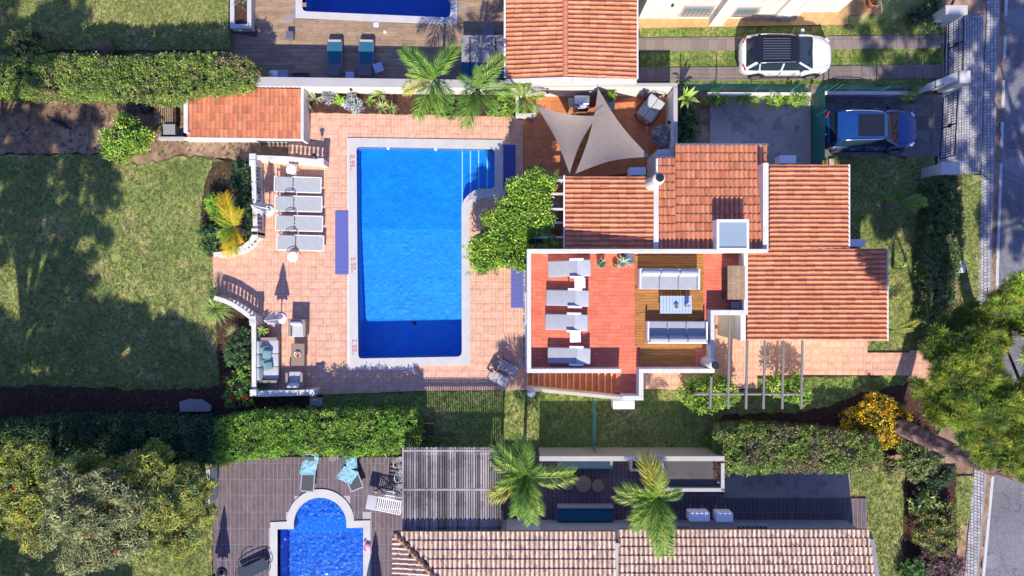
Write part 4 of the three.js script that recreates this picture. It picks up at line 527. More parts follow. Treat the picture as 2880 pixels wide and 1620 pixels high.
// ---------- white house at the top right ----------
{
  const bz = W(0, 52)[1], t = thing('white_house', 'white house front with barred windows at the top right edge', 'house', [9, 0, bz]); const X = (px) => W(px, 52)[0] - 9;
  const wl = (x0, x1, y0, y1, z0, z1, m = M.white) => part(t, 'wall', bx(x0, x1, y0, y1, z0, z1), m);
  wl(X(1796), X(2240), -0.1, 3.2, -4, 0); wl(X(2240), X(2357), -0.1, 3.2, -4, -0.3); wl(X(1993), X(2031), -0.1, 3.2, 0, 0.36); wl(X(2190), X(2224), -0.1, 0.22, 0, 0.1, M.cap);
  const win = (x0, x1, y0, y1) => { const f = part(t, 'window', [bx(x0, x1, y0, y1, 0.003, 0.02), bx(x0 - 0.04, x1 + 0.04, y0 - 0.06, y0, 0.003, 0.09)], mat([0.5, 0.4, 0.36])); part(f, 'pane', bx(x0 + 0.14, x1 - 0.14, y0 + 0.12, y1 - 0.12, 0.02, 0.024), M.pane); const g = []; for (let i = 0; i <= 6; i++) g.push(bar([lerp(x0 + 0.12, x1 - 0.12, i / 6), y0 + 0.06, 0.14], [lerp(x0 + 0.12, x1 - 0.12, i / 6), y1 - 0.06, 0.14], 0.011, 5)); for (let i = 0; i <= 3; i++) g.push(bar([x0 + 0.02, lerp(y0 + 0.15, y1 - 0.15, i / 3), 0.15], [x1 - 0.02, lerp(y0 + 0.15, y1 - 0.15, i / 3), 0.15], 0.011, 5)); part(f, 'grille', g, M.metalDark); };
  win(X(1903) , X(1988), 0.5, 1.5); win(X(2046), X(2114), 0.45, 1.35);
  const d = part(t, 'door', bx(X(2168), X(2220), 0.1, 2.3, 0.003, 0.06), mat([0.55, 0.47, 0.42])); part(d, 'door_leaf', bx(X(2174), X(2214), 0.25, 2.2, 0.06, 0.075), M.metalWhite); part(t, 'wall_lamp', bx(X(1866), X(1872), 1.5, 1.68, 0, 0.08), M.metalDark);
  part(t, 'roof', hexa([[X(1780), 3.2, -4.2], [X(2375), 3.2, -4.2], [X(2375), 3.2, 0.3], [X(1780), 3.2, 0.3]], [[X(1780), 3.6, -4.2], [X(2375), 3.6, -4.2], [X(2375), 3.3, 0.3], [X(1780), 3.3, 0.3]]), M.roofUnder);
}
// ---------- house with the weathered beige roof at the bottom ----------
{
  const t = thing('beige_roof_house', 'bottom neighbour house with weathered beige clay roof', 'house', [5, 0, 12.5]), L = (p) => [p.x - 5, p.y, p.z - 12.5], E = 2.6, top = (px, py) => L(P3(px, py, E));
  const nz = top(0, 1495)[2], far = nz + 4.2, rise = 0.62, hi = (px) => [top(px, 0)[0], E + rise, far];
  const o = { mats: oldTiles, under: M.oldUnder, hg: 0.06, th: 0.045 };
  const hipL = top(1108, 0)[0], right1 = top(1730, 0)[0], left2 = top(1738, 0)[0], right2 = top(2442, 0)[0];
  slope(t, [right1, E + rise, far], [hipL, E + rise, far], [hipL, E, nz], [right1, E, nz], { ...o, most: 170, base: [[right1, E + rise, far], [hipL + 4.2, E + rise, far], [hipL, E, nz], [right1, E, nz]], clip: (u, v) => 1 - u > (1 - v) * 4.0 / (right1 - hipL) + 0.008 });
  slope(t, [right2 + 0.25, E + rise, far], [left2, E + rise, far], [left2, E, nz - 0.08], [right2, E, nz - 0.08], { ...o, most: 130 });
  const hr = slope(t, [hipL + 4.2, E + rise, nz], [hipL + 4.2, E + rise, far], [hipL - 0.04, E, far], [hipL - 0.04, E, nz], { ...o, most: 60, base: [[hipL + 4.2, E + rise, far], [hipL + 4.2, E + rise, far], [hipL - 0.04, E, far], [hipL - 0.04, E, nz]], clip: (u, v) => u > (1 - v) + 0.03 });
  ridge(hr, [hipL + 0.05, E + 0.05, nz + 0.05], [hipL + 4.1, E + rise + 0.06, far], M.clayOld, 14, 0.12);
  part(t, 'verge_wall', bx(right1 - 0.02, left2 + 0.06, E - 0.4, E + 0.14, nz + 0.45, far), M.cap); part(t, 'verge_wall', hexa([[right2 + 0.02, E - 0.3, nz + 0.3], [right2 + 0.22, E - 0.3, nz + 0.3], [right2 + 0.5, E - 0.3, far], [right2 + 0.26, E - 0.3, far]], [[right2 + 0.02, E + 0.1, nz + 0.3], [right2 + 0.22, E + 0.1, nz + 0.3], [right2 + 0.5, E + rise, far], [right2 + 0.26, E + rise, far]]), M.greyStone);
  const wz = W(0, 1462)[1] - 12.5, wall = (a, b, y1 = 2.5) => part(t, 'wall', bx(W(a, 0)[0] - 5, W(b, 0)[0] - 5, 0, y1, wz, far + 0.4), M.greyWall); wall(1170, 1738); wall(1738, 2378, 2.45);
  const win = (a, b, y0, y1) => { const x0 = W(a, 0)[0] - 5, x1 = W(b, 0)[0] - 5, f = part(t, 'window', bx(x0, x1, y0, y1, wz - 0.03, wz - 0.003), M.metalWhite); part(f, 'pane', bx(x0 + 0.06, x1 - 0.06, y0 + 0.06, y1 - 0.06, wz - 0.034, wz - 0.03), M.glass); const g = []; for (let i = 0; i < 9; i++) g.push(bar([lerp(x0, x1, i / 8), y0, wz - 0.12], [lerp(x0, x1, i / 8), y1, wz - 0.12], 0.012, 5)); for (let i = 0; i < 3; i++) g.push(bar([x0, lerp(y0, y1, i / 2), wz - 0.12], [x1, lerp(y0, y1, i / 2), wz - 0.12], 0.012, 5)); part(f, 'grille', g, M.metalWhite); };
  win(1765, 1800, 0.9, 2.2); win(1885, 1925, 0.9, 2.2); win(2045, 2140, 0.9, 2.2); part(t, 'door', bx(W(1425, 0)[0] - 5, W(1515, 0)[0] - 5, 0, 2.1, wz - 0.04, wz - 0.003), M.metalWhite);
}

// ---------- cars ----------
function car(label, at, paint, o = {}) { // nose along +x, 4.3 m long
  const t = thing('car', label, 'car', at), Wd = 0.92, ring = (x, w, y1, y0) => { const h = [[0, y1], [0.55 * w, y1 - 0.015], [0.82 * w, y1 - 0.05], [0.95 * w, y1 - 0.13], [w, lerp(y0, y1, 0.55)], [w * 0.98, y0 + 0.12], [w * 0.9, y0]]; return [...h.map(([z, y]) => [x, y, z]), ...h.slice(1).reverse().map(([z, y]) => [x, y, -z])]; };
  const st = [[-2.17, 0.42, 0.74, 0.42], [-2.14, 0.62, 0.84, 0.36], [-2.08, 0.75, 0.93, 0.3], [-1.95, 0.84, 1.0, 0.26], [-1.7, 0.9, 1.03, 0.24], [-1, Wd, 1.02, 0.22], [0, Wd, 1.0, 0.22], [0.8, Wd, 1.01, 0.22], [1.15, 0.915, 1.0, 0.22], [1.55, 0.885, 0.95, 0.22], [1.8, 0.83, 0.885, 0.24], [1.97, 0.74, 0.82, 0.27], [2.08, 0.62, 0.76, 0.3], [2.15, 0.46, 0.69, 0.34], [2.18, 0.28, 0.63, 0.38]];
  part(t, 'body', crease(loft(st.map(([x, w, a, b]) => ring(x, w, a, b))), 0.7), paint);
  const rrect = (x0, x1, w0, w1, y, r = 0.16) => { const p = [], n = 3, c = [[x1 - r, w1 - r, 0], [x0 + r, w0 - r, 90], [x0 + r, -w0 + r, 180], [x1 - r, -w1 + r, 270]]; for (const [cx, cz, a] of c) for (let i = 0; i <= n; i++) { const q = (a + 90 * i / n) * PI / 180; p.push([cx + cos(q) * r, y, cz + sin(q) * r]); } return p; };
  const lo = rrect(-1.98, 1.16, 0.84, 0.83, 0.98, 0.2), mid = rrect(-1.82, 0.72, 0.78, 0.74, 1.28, 0.2), hi = rrect(-1.6, 0.3, 0.68, 0.62, 1.53, 0.2); const glass = part(t, 'window', crease(loft([lo, mid, hi], false, true), 0.5), M.carGlass);
  part(t, 'roof', crease(loft([rrect(-1.7, 0.36, 0.71, 0.65, 1.5, 0.2), rrect(-1.68, 0.33, 0.7, 0.64, 1.545, 0.2), rrect(-1.5, 0.15, 0.56, 0.52, 1.585, 0.2)], false, true), 0.9), o.roof ?? paint);
  if (o.panel) part(t, 'sunroof', bx(-0.98, 0.2, 1.57, 1.592, -0.5, 0.5, 0.01), M.carBlack);
  if (o.ribs) for (let i = -4; i <= 4; i++) part(t, 'roof_rib', bx(-1.4, -0.15, 1.575, 1.592, i * 0.115 - 0.012, i * 0.115 + 0.012), M.metalGrey);
  for (const s of [-1, 1]) {
    part(t, 'pillar', [beam([1.1, 0.99, s * 0.8], [0.3, 1.52, s * 0.63], 0.07, 0.05), beam([-0.35, 1.0, s * 0.845], [-0.42, 1.52, s * 0.69], 0.08, 0.05), beam([-1.95, 1.0, s * 0.74], [-1.62, 1.52, s * 0.62], 0.12, 0.06), beam([-1.35, 1.0, s * 0.84], [-1.5, 1.52, s * 0.68], 0.1, 0.05)], paint);
    part(t, 'roof_rail', tube([[-1.5, 1.55, s * 0.66], [-1.3, 1.61, s * 0.66], [-0.1, 1.61, s * 0.63], [0.12, 1.55, s * 0.6]], 0.018, 12), M.steel);
    part(t, 'mirror', [cb(0.62, 1.0, s * 1.0, 0.16, 0.14, 0.2, 0.05), beam([0.66, 1.02, s * 0.84], [0.64, 1.06, s * 0.96], 0.06, 0.04)], o.mirror ?? paint);
    for (const x of [-1.32, 1.3]) { const wh = part(t, 'wheel', nn(new THREE.CylinderGeometry(0.34, 0.34, 0.22, 20).rotateX(PI / 2).translate(x, 0.34, s * 0.84)), M.rubber); part(wh, 'rim', nn(new THREE.CylinderGeometry(0.22, 0.22, 0.02, 10).rotateX(PI / 2).translate(x, 0.34, s * 0.956)), M.rim); part(t, 'wheel_arch', nn(new THREE.TorusGeometry(0.38, 0.035, 5, 14, PI).translate(x, 0.36, s * 0.905)), M.metalDark); }
    part(t, 'headlight', beam([2.0, 0.74, s * 0.6], [1.82, 0.82, s * 0.74], 0.1, 0.06), M.lampClear); part(t, 'tail_light', beam([-2.1, 0.86, s * 0.5], [-1.98, 0.9, s * 0.79], 0.05, 0.09), M.lampRed);
    for (const x of [0.45, -0.6]) part(t, 'door_handle', cb(x - 0.25, 0.84, s * 0.935, 0.16, 0.03, 0.02), o.roof ? paint : M.steel);
    part(t, 'door_gap', [bx(0.7, 0.712, 0.36, 0.98, s * 0.9 - 0.03, s * 0.9 + 0.03), bx(-0.36, -0.348, 0.36, 0.98, s * 0.9 - 0.03, s * 0.9 + 0.03)], M.metalDark); part(t, 'sill', cb(0, 0.2, s * 0.9, 2.3, 0.14, 0.06), M.metalDark);
  }
  part(t, 'bumper', [beam([-2.16, 0.42, -0.45], [-2.16, 0.42, 0.45], 0.06, 0.2), beam([2.14, 0.42, -0.4], [2.14, 0.42, 0.4], 0.06, 0.2)], M.metalDark); part(t, 'number_plate', [bx(-2.21, -2.2, 0.6, 0.71, -0.26, 0.26)], M.plasticWhite);
  for (const z of [-0.35, 0.25]) part(t, 'wiper', bar([1.13, 1.03, z], [0.85, 1.22, z + 0.45], 0.012, 5), M.metalDark); part(t, 'bonnet_line', [tube([[1.15, 1.012, 0.72], [1.6, 0.955, 0.66], [1.98, 0.81, 0.5]], 0.008, 8, 4), tube([[1.15, 1.012, -0.72], [1.6, 0.955, -0.66], [1.98, 0.81, -0.5]], 0.008, 8, 4)], M.metalDark);
  part(t, 'spoiler', bx(-1.86, -1.62, 1.49, 1.53, -0.6, 0.6, 0.015), o.roof ? M.carBlack : paint); if (o.scale) t.scale.setScalar(o.scale); return t;
}
{ const [x, z] = W(2216, 150, 0.9); car('white hatchback car with black roof parked on concrete wheel tracks', [x, 0, z], M.carWhite, { roof: M.carBlack, ribs: 1, scale: 0.97 }); const [a, b] = W(2453, 362, 0.9); car('dark blue car parked on the slab drive behind the green fence', [a, 0, b], M.carBlue, { panel: 1, mirror: M.carBlack, scale: 1.0 }); }

// ---------- boundary walls, fences and gates ----------
const wallBox = (label, pts, h, cap, o = {}) => { const t = thing('garden_wall', label, 'wall'), [a, b] = WP(pts, h), x0 = min(a[0], b[0]), x1 = max(a[0], b[0]), z0 = min(a[1], b[1]), z1 = max(a[1], b[1]); part(t, 'wall', bx(x0 + 0.03, x1 - 0.03, o.y0 ?? -0.3, h - 0.06, z0 + 0.03, z1 - 0.03), o.m ?? M.white); part(t, 'coping', bx(x0, x1, h - 0.06, h, z0, z1, 0.012), cap ?? M.cap); return rebase(t, (x0 + x1) / 2, 0, (z0 + z1) / 2); };
{
  const t = thing('garden_wall', 'long white wall with stone coping between the wooden deck and the flower bed', 'wall'), a = P3(706, 217, 1.25), b = P3(1462, 228, 1.25), c = P3(706, 240, 1.25), d = P3(1462, 246, 1.25), Q = (p, y) => [p.x, y, p.z];
  part(t, 'wall', hexa([Q(c, -0.3), Q(d, -0.3), Q(b, -0.3), Q(a, -0.3)], [Q(c, 1.2), Q(d, 1.2), Q(b, 1.2), Q(a, 1.2)]), M.white); part(t, 'coping', hexa([c, d, b, a].map((p) => [p.x, 1.2, p.z + (p === c || p === d ? 0.02 : -0.02)]), [c, d, b, a].map((p) => [p.x, 1.26, p.z + (p === c || p === d ? 0.02 : -0.02)])), M.cap);
  for (const [px, py] of [[987, 247], [1311, 258]]) { const [x, z] = W(px, py, 0.9); part(t, 'wall_lamp', cb(x, 0.8, z + 0.06, 0.1, 0.16, 0.12), M.metalDark); } rebase(t, W(1080, 230)[0], 0, -9.1);
}
{ const t = wallBox('white patio wall with stone coping behind the barbecue', [[1462, 233], [1906, 243]], 1.7); for (const px of [1540, 1676, 1813]) { const [x, z] = W(px, 252, 1.45); part(t, 'wall_lamp', cb(x - t.position.x, 1.3, z - t.position.z + 0.1, 0.11, 0.18, 0.1), M.metalDark); }
  const e = wallBox('white patio side wall beside the concrete yard', [[1894, 244], [1906, 412]], 1.72); part(e, 'wall_lamp', cb(-0.15, 1.0, 0.1, 0.1, 0.16, 0.12), M.metalDark); }
wallBox('low white planter box wall at the west end of the patio wall', [[1450, 318], [1508, 329]], 0.5, M.coping); wallBox('short white planter side wall below the palm', [[1450, 250], [1459, 318]], 0.5, M.coping); wallBox('short white planter end wall nearest the shade sail', [[1499, 296], [1508, 318]], 0.5, M.coping);
wallBox('low white wall along the north side of the concrete yard', [[1990, 259], [2282, 268]], 0.35, M.white);
wallBox('pale low wall below the green fence behind the blue car', [[2318, 256], [2570, 266]], 0.4, M.white);
{ const t = thing('garden_wall', 'white sloping wall end between the two driveway gates', 'wall'), a = W(2560, 262), b = W(2714, 245); part(t, 'wall', hexa([[a[0], -0.2, a[1] - 0.1], [b[0] - 1.2, -0.2, b[1] - 0.3], [b[0] - 1.2, -0.2, b[1] + 0.1], [a[0], -0.2, a[1] + 0.12]], [[a[0], 0.35, a[1] - 0.1], [b[0] - 1.2, 1.3, b[1] - 0.3], [b[0] - 1.2, 1.3, b[1] + 0.1], [a[0], 0.35, a[1] + 0.12]]), M.white); part(t, 'pier', cb(b[0] - 0.95, -0.2, b[1] - 0.05, 0.5, 1.65, 0.55, 0.02), M.white); rebase(t, b[0] - 1, 0, b[1]); }
wallBox('white wall pier at the south end of the lower gate', [[2648, 456], [2706, 490]], 1.5, M.coping);
wallBox('white wall pier at the north end of the upper gate', [[2660, 14], [2722, 40]], 1.5, M.coping);
{ // wall on the south side with the planter room
  const t = wallBox('long beige faced wall with white coping between south lawn and grey terrace', [[1517, 1283], [2038, 1297]], 1.7, M.cap, { m: M.beigeWall }); t.userData.category = 'wall';
  wallBox('beige wall section left of the south palm above the slatted pergola', [[1164, 1270], [1380, 1280]], 1.0, M.beigeWall, { m: M.beigeWall });
  wallBox('white side wall of the gravel planter nearest the hedge', [[2028, 1303], [2038, 1382]], 1.7, M.cap, { m: M.white }); wallBox('white front wall of the gravel planter facing the beige roof', [[1866, 1373], [2038, 1383]], 1.7, M.cap, { m: M.white }); wallBox('white end wall of the gravel planter behind the palm', [[1858, 1297], [1868, 1383]], 1.7, M.cap);
  const [a, b] = WP([[1866, 1295], [2030, 1375]], 1.45); struct('gravel_bed', bx(a[0], b[0], 1.2, 1.42, a[1], b[1]), M.gravel);
  const st = solo('stone', 'small pale stone in the corner of the gravel planter', 'stone', nn(new THREE.IcosahedronGeometry(0.07, 1).translate(...(() => { const [x, z] = W(2020, 1357, 1.45); return [x, 1.47, z]; })())), M.coping);
  wallBox('narrow white post wall at the left end of the grey terrace', [[579, 1318], [590, 1420]], 0.9, M.coping);
  wallBox('small white wall stub under the hedge at the grey terrace corner', [[698, 1272], [712, 1292]], 0.7, M.coping);
}
// green wire mesh fences
function meshFence(label, a, b, h, o = {}) {
  const t = thing('mesh_fence', label, 'fence'), A = V([a[0], o.y ?? 0, a[1]]), B = V([b[0], o.y ?? 0, b[1]]), L = A.distanceTo(B), n = o.posts ?? Math.round(L / 2.4), D = B.clone().sub(A).normalize();
  for (let i = 0; i <= n; i++) { const p = A.clone().lerp(B, i / n); part(t, 'post', bar(p, [p.x, p.y + h + 0.06, p.z], 0.028, 8), M.green); }
  for (let i = 0; i < n; i++) { const p = A.clone().lerp(B, i / n), q = A.clone().lerp(B, (i + 1) / n), g = [], l = p.distanceTo(q), m = Math.floor(l / 0.06), w = 0.0055, tri = (x, y) => new THREE.BoxGeometry(x, y, w); for (let k = 1; k < m; k++) g.push(tri(w, h).translate(k * l / m - l / 2, h / 2, 0)); for (let k = 0; k <= h / 0.16; k++) g.push(tri(l, w).translate(0, k * 0.16 + 0.04, 0)); if (o.dense) g.push(new THREE.BoxGeometry(l, h * 0.96, 0.004).translate(0, h / 2, 0.012)); const u = mg(g); u.rotateY(-Math.atan2(D.z, D.x)); u.translate((p.x + q.x) / 2, p.y, (p.z + q.z) / 2); part(t, 'mesh_panel', u, o.m ?? M.green); }
  return rebase(t, A.x, A.y, A.z);
}
meshFence('green mesh fence along the concrete wheel tracks behind the yard', W(1912, 258), W(2316, 262), 1.35, { posts: 4 }); meshFence('green mesh fence above the pale wall behind the blue car', W(2330, 262), W(2600, 262), 1.35, { posts: 2 });
meshFence('dense green screen fence between concrete yard and blue car', W(2283, 268), W(2283, 462), 1.4, { posts: 3, dense: 1 });
meshFence('teal mesh fence running across the south lawn to the beige wall', W(1665, 1105, 0), W(1665, 1252, 0), 1.3, { posts: 1, m: M.greenPale, y: -0.1 });
// iron gates
function gate(label, a, b, h) { const t = thing('gate', label, 'gate', [a[0], 0, a[1]]), dx = b[0] - a[0], dz = b[1] - a[1], at = (u, y) => [dx * u, y, dz * u], n = Math.round(Math.hypot(dx, dz) / 0.13); for (const half of [0, 1]) { const u0 = half * 0.5 + 0.004, u1 = half * 0.5 + 0.496, g = []; for (const [p, q] of [[at(u0, 0.08), at(u0, h)], [at(u1, 0.08), at(u1, h)], [at(u0, 0.1), at(u1, 0.1)], [at(u0, h), at(u1, h)]]) g.push(bar(p, q, 0.028, 6)); const lf = part(t, 'gate_leaf', g, M.metalDark); for (let i = 1; i < n / 2; i++) { const u = lerp(u0, u1, i / (n / 2)); part(lf, 'bar', bar(at(u, 0.1), at(u, h), 0.011, 5), M.metalDark); } part(lf, 'rail', [0.4, 0.7].map((f) => bar(at(u0, h * f), at(u1, h * f), 0.012, 5)), M.metalDark); } part(t, 'lock', cb(dx / 2, h * 0.5, dz / 2, 0.06, 0.2, 0.16), M.metalDark); return t; }
gate('black iron double gate at the end of the concrete wheel tracks', W(2665, 46), W(2662, 234), 1.15); gate('blue black iron gate in front of the blue car', W(2650, 276), W(2640, 450), 1.15);
{ const [x, z] = W(2706, 750, 0.9), t = thing('meter_box', 'white topped meter box in the street hedge', 'meter box', [x, 0, z]); part(t, 'body', cb(0, 0, 0, 0.26, 0.86, 0.5, 0.01), M.greyStone); part(t, 'lid', cb(0, 0.86, 0, 0.3, 0.04, 0.54, 0.01), M.plasticWhite); }

// balustrade: baluster and rail along a plan line
const balGeo = lathe([[0.035, 0], [0.06, 0.03], [0.06, 0.08], [0.035, 0.12], [0.07, 0.24], [0.055, 0.36], [0.03, 0.46], [0.045, 0.52], [0.045, 0.56]], 8);
function balustrade(label, pts, o = {}) {
  const t = thing('balustrade', label, 'balustrade'), w = WP(pts, 0.85), h = 0.85; let acc = 0;
  for (let i = 0; i + 1 < w.length; i++) { const a = [w[i][0], 0, w[i][1]], b = [w[i + 1][0], 0, w[i + 1][1]], L = Math.hypot(b[0] - a[0], b[2] - a[2]), ex = (p, q, y, e) => { const d = [(p[0] - q[0]) / L * e, (p[2] - q[2]) / L * e]; return [p[0] + d[0], y, p[2] + d[1]]; };
    part(t, 'rail', beam(ex(a, b, h - 0.05, 0.004), ex(b, a, h - 0.05, -0.002), o.w ?? 0.2, 0.1), M.white); part(t, 'plinth', beam(ex(a, b, 0.0, 0.004), ex(b, a, 0.0, -0.002), 0.22, 0.45), M.white);
    for (; acc < L; acc += 0.2) if (!o.solid) piece(t, 'baluster', balGeo, M.white, lerp(a[0], b[0], acc / L), 0.22, lerp(a[2], b[2], acc / L)); acc -= L; }
  for (const i of o.piers ?? [0, w.length - 1]) part(t, 'pier', [cb(w[i][0], -0.3, w[i][1], 0.26, 1.2, 0.26, 0.01), cb(w[i][0], 0.9, w[i][1], 0.3, 0.05, 0.3, 0.01)], M.white);
  return rebase(t, w[0][0], 0, w[0][1]);
}
balustrade('white balustrade closing the north end of the lounger terrace', [[712, 442], [812, 446], [903, 455]]);
balustrade('white balustrade behind the four white pool loungers', [[712, 458], [715, 560], [718, 652]]);
balustrade('curved white balustrade end beside the golden palm', [[718, 660], [704, 680], [684, 696], [660, 706], [634, 713], [600, 716]], { piers: [0] });
balustrade('curved white balustrade beside the spiky fan of grass', [[602, 838], [628, 845], [654, 857], [680, 874], [700, 889], [712, 898]], { piers: [5] });
balustrade('white balustrade behind the outdoor sofa', [[713, 906], [714, 1000], [714, 1104]]);
balustrade('white south balustrade behind the lower armchair', [[722, 1108], [800, 1106], [880, 1104]], { piers: [2], w: 0.26 });
// garden lamps on short posts
function lantern(label, px, py, h) { const [x, z] = W(px, py, 0), t = thing('garden_lamp', label, 'lamp', [x, 0, z]); part(t, 'post', bar([0, 0, 0], [0, h, 0], 0.02, 6), M.metalDark); part(t, 'lamp_head', [nn(new THREE.CylinderGeometry(0.1, 0.06, 0.2, 6).translate(0, h + 0.1, 0)), nn(new THREE.ConeGeometry(0.13, 0.1, 6).translate(0, h + 0.25, 0))], M.metalDark); return t; }
lantern('black lantern on the end pier of the south balustrade', 905, 1108, 1.0); lantern('black lantern at the north balustrade beside the pump house', 903, 452, 1.0);
// ---------- furniture ----------
const cush = (x0, x1, y0, y1, z0, z1, b = 0.045) => crease(new RoundedBoxGeometry(x1 - x0, y1 - y0, z1 - z0, 3, min(b, (y1 - y0) / 2.05, (x1 - x0) / 2.05)).translate((x0 + x1) / 2, (y0 + y1) / 2, (z0 + z1) / 2), 1.2);
// sling sun lounger: head at -x, 2.1 m long
function slingLounger(label, at, ry, o = {}) {
  const t = thing('sun_lounger', label, 'sun lounger', at, ry, o.group), L = o.L ?? 2.12, w = o.w ?? 0.7, x0 = -L / 2, xb = x0 + min(0.82, L * 0.42), y = 0.34, fm = o.frame ?? M.metalWhite, sm = o.sling ?? M.sling, yb = y + (o.back ?? 0.2);
  for (const s of [-1, 1]) { part(t, 'side_rail', [beam([x0, y - 0.03, s * w / 2], [L / 2, y - 0.03, s * w / 2], 0.05, 0.05)], fm); for (const x of [x0 + 0.3, L / 2 - 0.3]) part(t, 'leg', bar([x, 0, s * w / 2], [x, y - 0.04, s * w / 2], 0.022, 6), fm); if (o.arms !== false) part(t, 'arm', tube([[xb - 0.36, y, s * (w / 2 + 0.03)], [xb - 0.3, y + 0.2, s * (w / 2 + 0.05)], [xb + 0.05, y + 0.2, s * (w / 2 + 0.05)], [xb + 0.1, y, s * (w / 2 + 0.03)]], 0.016, 12, 5), o.armM ?? M.metalDark); }
  part(t, 'end_rail', [beam([x0 - 0.03, y, -w / 2 - 0.03], [x0 - 0.03, y, w / 2 + 0.03], 0.05, 0.05), beam([L / 2, y - 0.03, -w / 2], [L / 2, y - 0.03, w / 2], 0.05, 0.05)], fm);
  part(t, 'seat', hexa([[xb + 0.03, y - 0.02, -w / 2 + 0.03], [L / 2 - 0.03, y - 0.02, -w / 2 + 0.03], [L / 2 - 0.03, y - 0.02, w / 2 - 0.03], [xb + 0.03, y - 0.02, w / 2 - 0.03]], [[xb + 0.03, y, -w / 2 + 0.03], [L / 2 - 0.03, y, -w / 2 + 0.03], [L / 2 - 0.03, y, w / 2 - 0.03], [xb + 0.03, y, w / 2 - 0.03]]), sm);
  part(t, 'backrest', hexa([[x0 + 0.08, yb - 0.02, -w / 2 + 0.03], [xb - 0.01, y, -w / 2 + 0.03], [xb - 0.01, y, w / 2 - 0.03], [x0 + 0.08, yb - 0.02, w / 2 - 0.03]], [[x0 + 0.08, yb, -w / 2 + 0.03], [xb - 0.01, y + 0.02, -w / 2 + 0.03], [xb - 0.01, y + 0.02, w / 2 - 0.03], [x0 + 0.08, yb, w / 2 - 0.03]]), o.backM ?? sm); return t;
}
{ const g = 'white pool loungers in a row', lab = ['topmost white sling lounger beside the northern round table', 'second white sling lounger from the top of the poolside row', 'third white sling lounger from the top of the poolside row', 'lowest white sling lounger beside the southern round table'], at = (px, py) => { const [x, z] = W(px, py, 0.36); return [x, 0, z]; }; const l = slingLounger(lab[0], at(838, 519), -0.03, { group: g }); [[840, 573], [842, 628], [845, 683]].forEach(([x, y], i) => copy(l, lab[i + 1], at(x, y), -0.02 - 0.005 * i)); }
{ const [x, z] = W(940, 168, ND + 0.4), l = slingLounger('left dark blue cushioned lounger on the shaded wooden deck', [x, ND, z], PI / 2, { L: 1.75, w: 0.66, frame: M.metalGrey, sling: M.blueFabric, backM: M.greyFabric, back: 0.32, arms: false, group: 'dark loungers on the wooden deck' }); const [a, b] = W(1028, 168, ND + 0.4); copy(l, 'right dark blue cushioned lounger next to the small blue table', [a, ND, b], PI / 2 - 0.03); for (const c of [l]) part(c, 'foot_panel', cb(0.92, 0.3, 0, 0.1, 0.04, 0.62), M.cap); const r = scene.children[scene.children.length - 1]; part(r, 'foot_panel', cb(0.92, 0.3, 0, 0.1, 0.04, 0.62), M.cap); }
{ const [x, z] = W(1427, 1033, 0.36), l = slingLounger('upper grey lounger tilted beside the villa corner', [x, 0, z], -0.53, { L: 0.98, w: 0.48, sling: M.slingGrey, frame: M.metalGrey, back: 0.3, group: 'pair of grey loungers at the villa corner' }); const [a, b] = W(1404, 1065, 0.36); copy(l, 'lower grey lounger of the pair tilted by the lawn edge', [a, 0, b], -0.53); }
{ const t1 = W(866, 1330, 0.4), l = slingLounger('grey lounger under a pale blue towel left of the small round stool', [t1[0], 0, t1[1]], -PI / 2 - 0.08 , { L: 1.75, w: 0.6, sling: M.slingDark, frame: M.alu, back: 0.25, group: 'loungers with blue towels', arms: false }); const b = W(984, 1328, 0.4); copy(l, 'grey lounger under a rumpled blue towel right of the small round stool', [b[0], 0, b[1]], -PI / 2 - 0.38); 
  const towel = (label, px, py, L, w, ry) => { const g = new THREE.PlaneGeometry(w, L, 26, 40); g.rotateX(-PI / 2); const p = g.attributes.position; for (let i = 0; i < p.count; i++) { const x = p.getX(i), z = p.getZ(i), n = abs(fbm((x + 9) / 10 + z * 0.04, (z + 9) / 10 - x * 0.06, 22, 3, 301 + Math.round(px)) - 0.5); p.setY(i, 0.1 * (1 - 2.4 * n) + 0.05 * cos(x * 3)); p.setX(i, x + 0.06 * sin(z * 4 + px) + 0.04 * (n - 0.2) * Math.sign(x)); } g.computeVertexNormals(); const [x, z] = W(px, py, 0.5), t = part(scene, numbered('towel'), uvm(g), M.towel); t.position.set(x, 0.4, z); t.rotation.y = ry; tag(t, label, 'towel'); };
  towel('pale blue towel spread over the left lounger head', 870, 1306, 0.98, 0.72, -0.06); towel('crumpled blue towel covering the foot of the right lounger', 977, 1336, 0.66, 0.76, -0.42); towel('blue towel bunched on the head of the right lounger', 990, 1296, 0.72, 0.5, 0.2); }
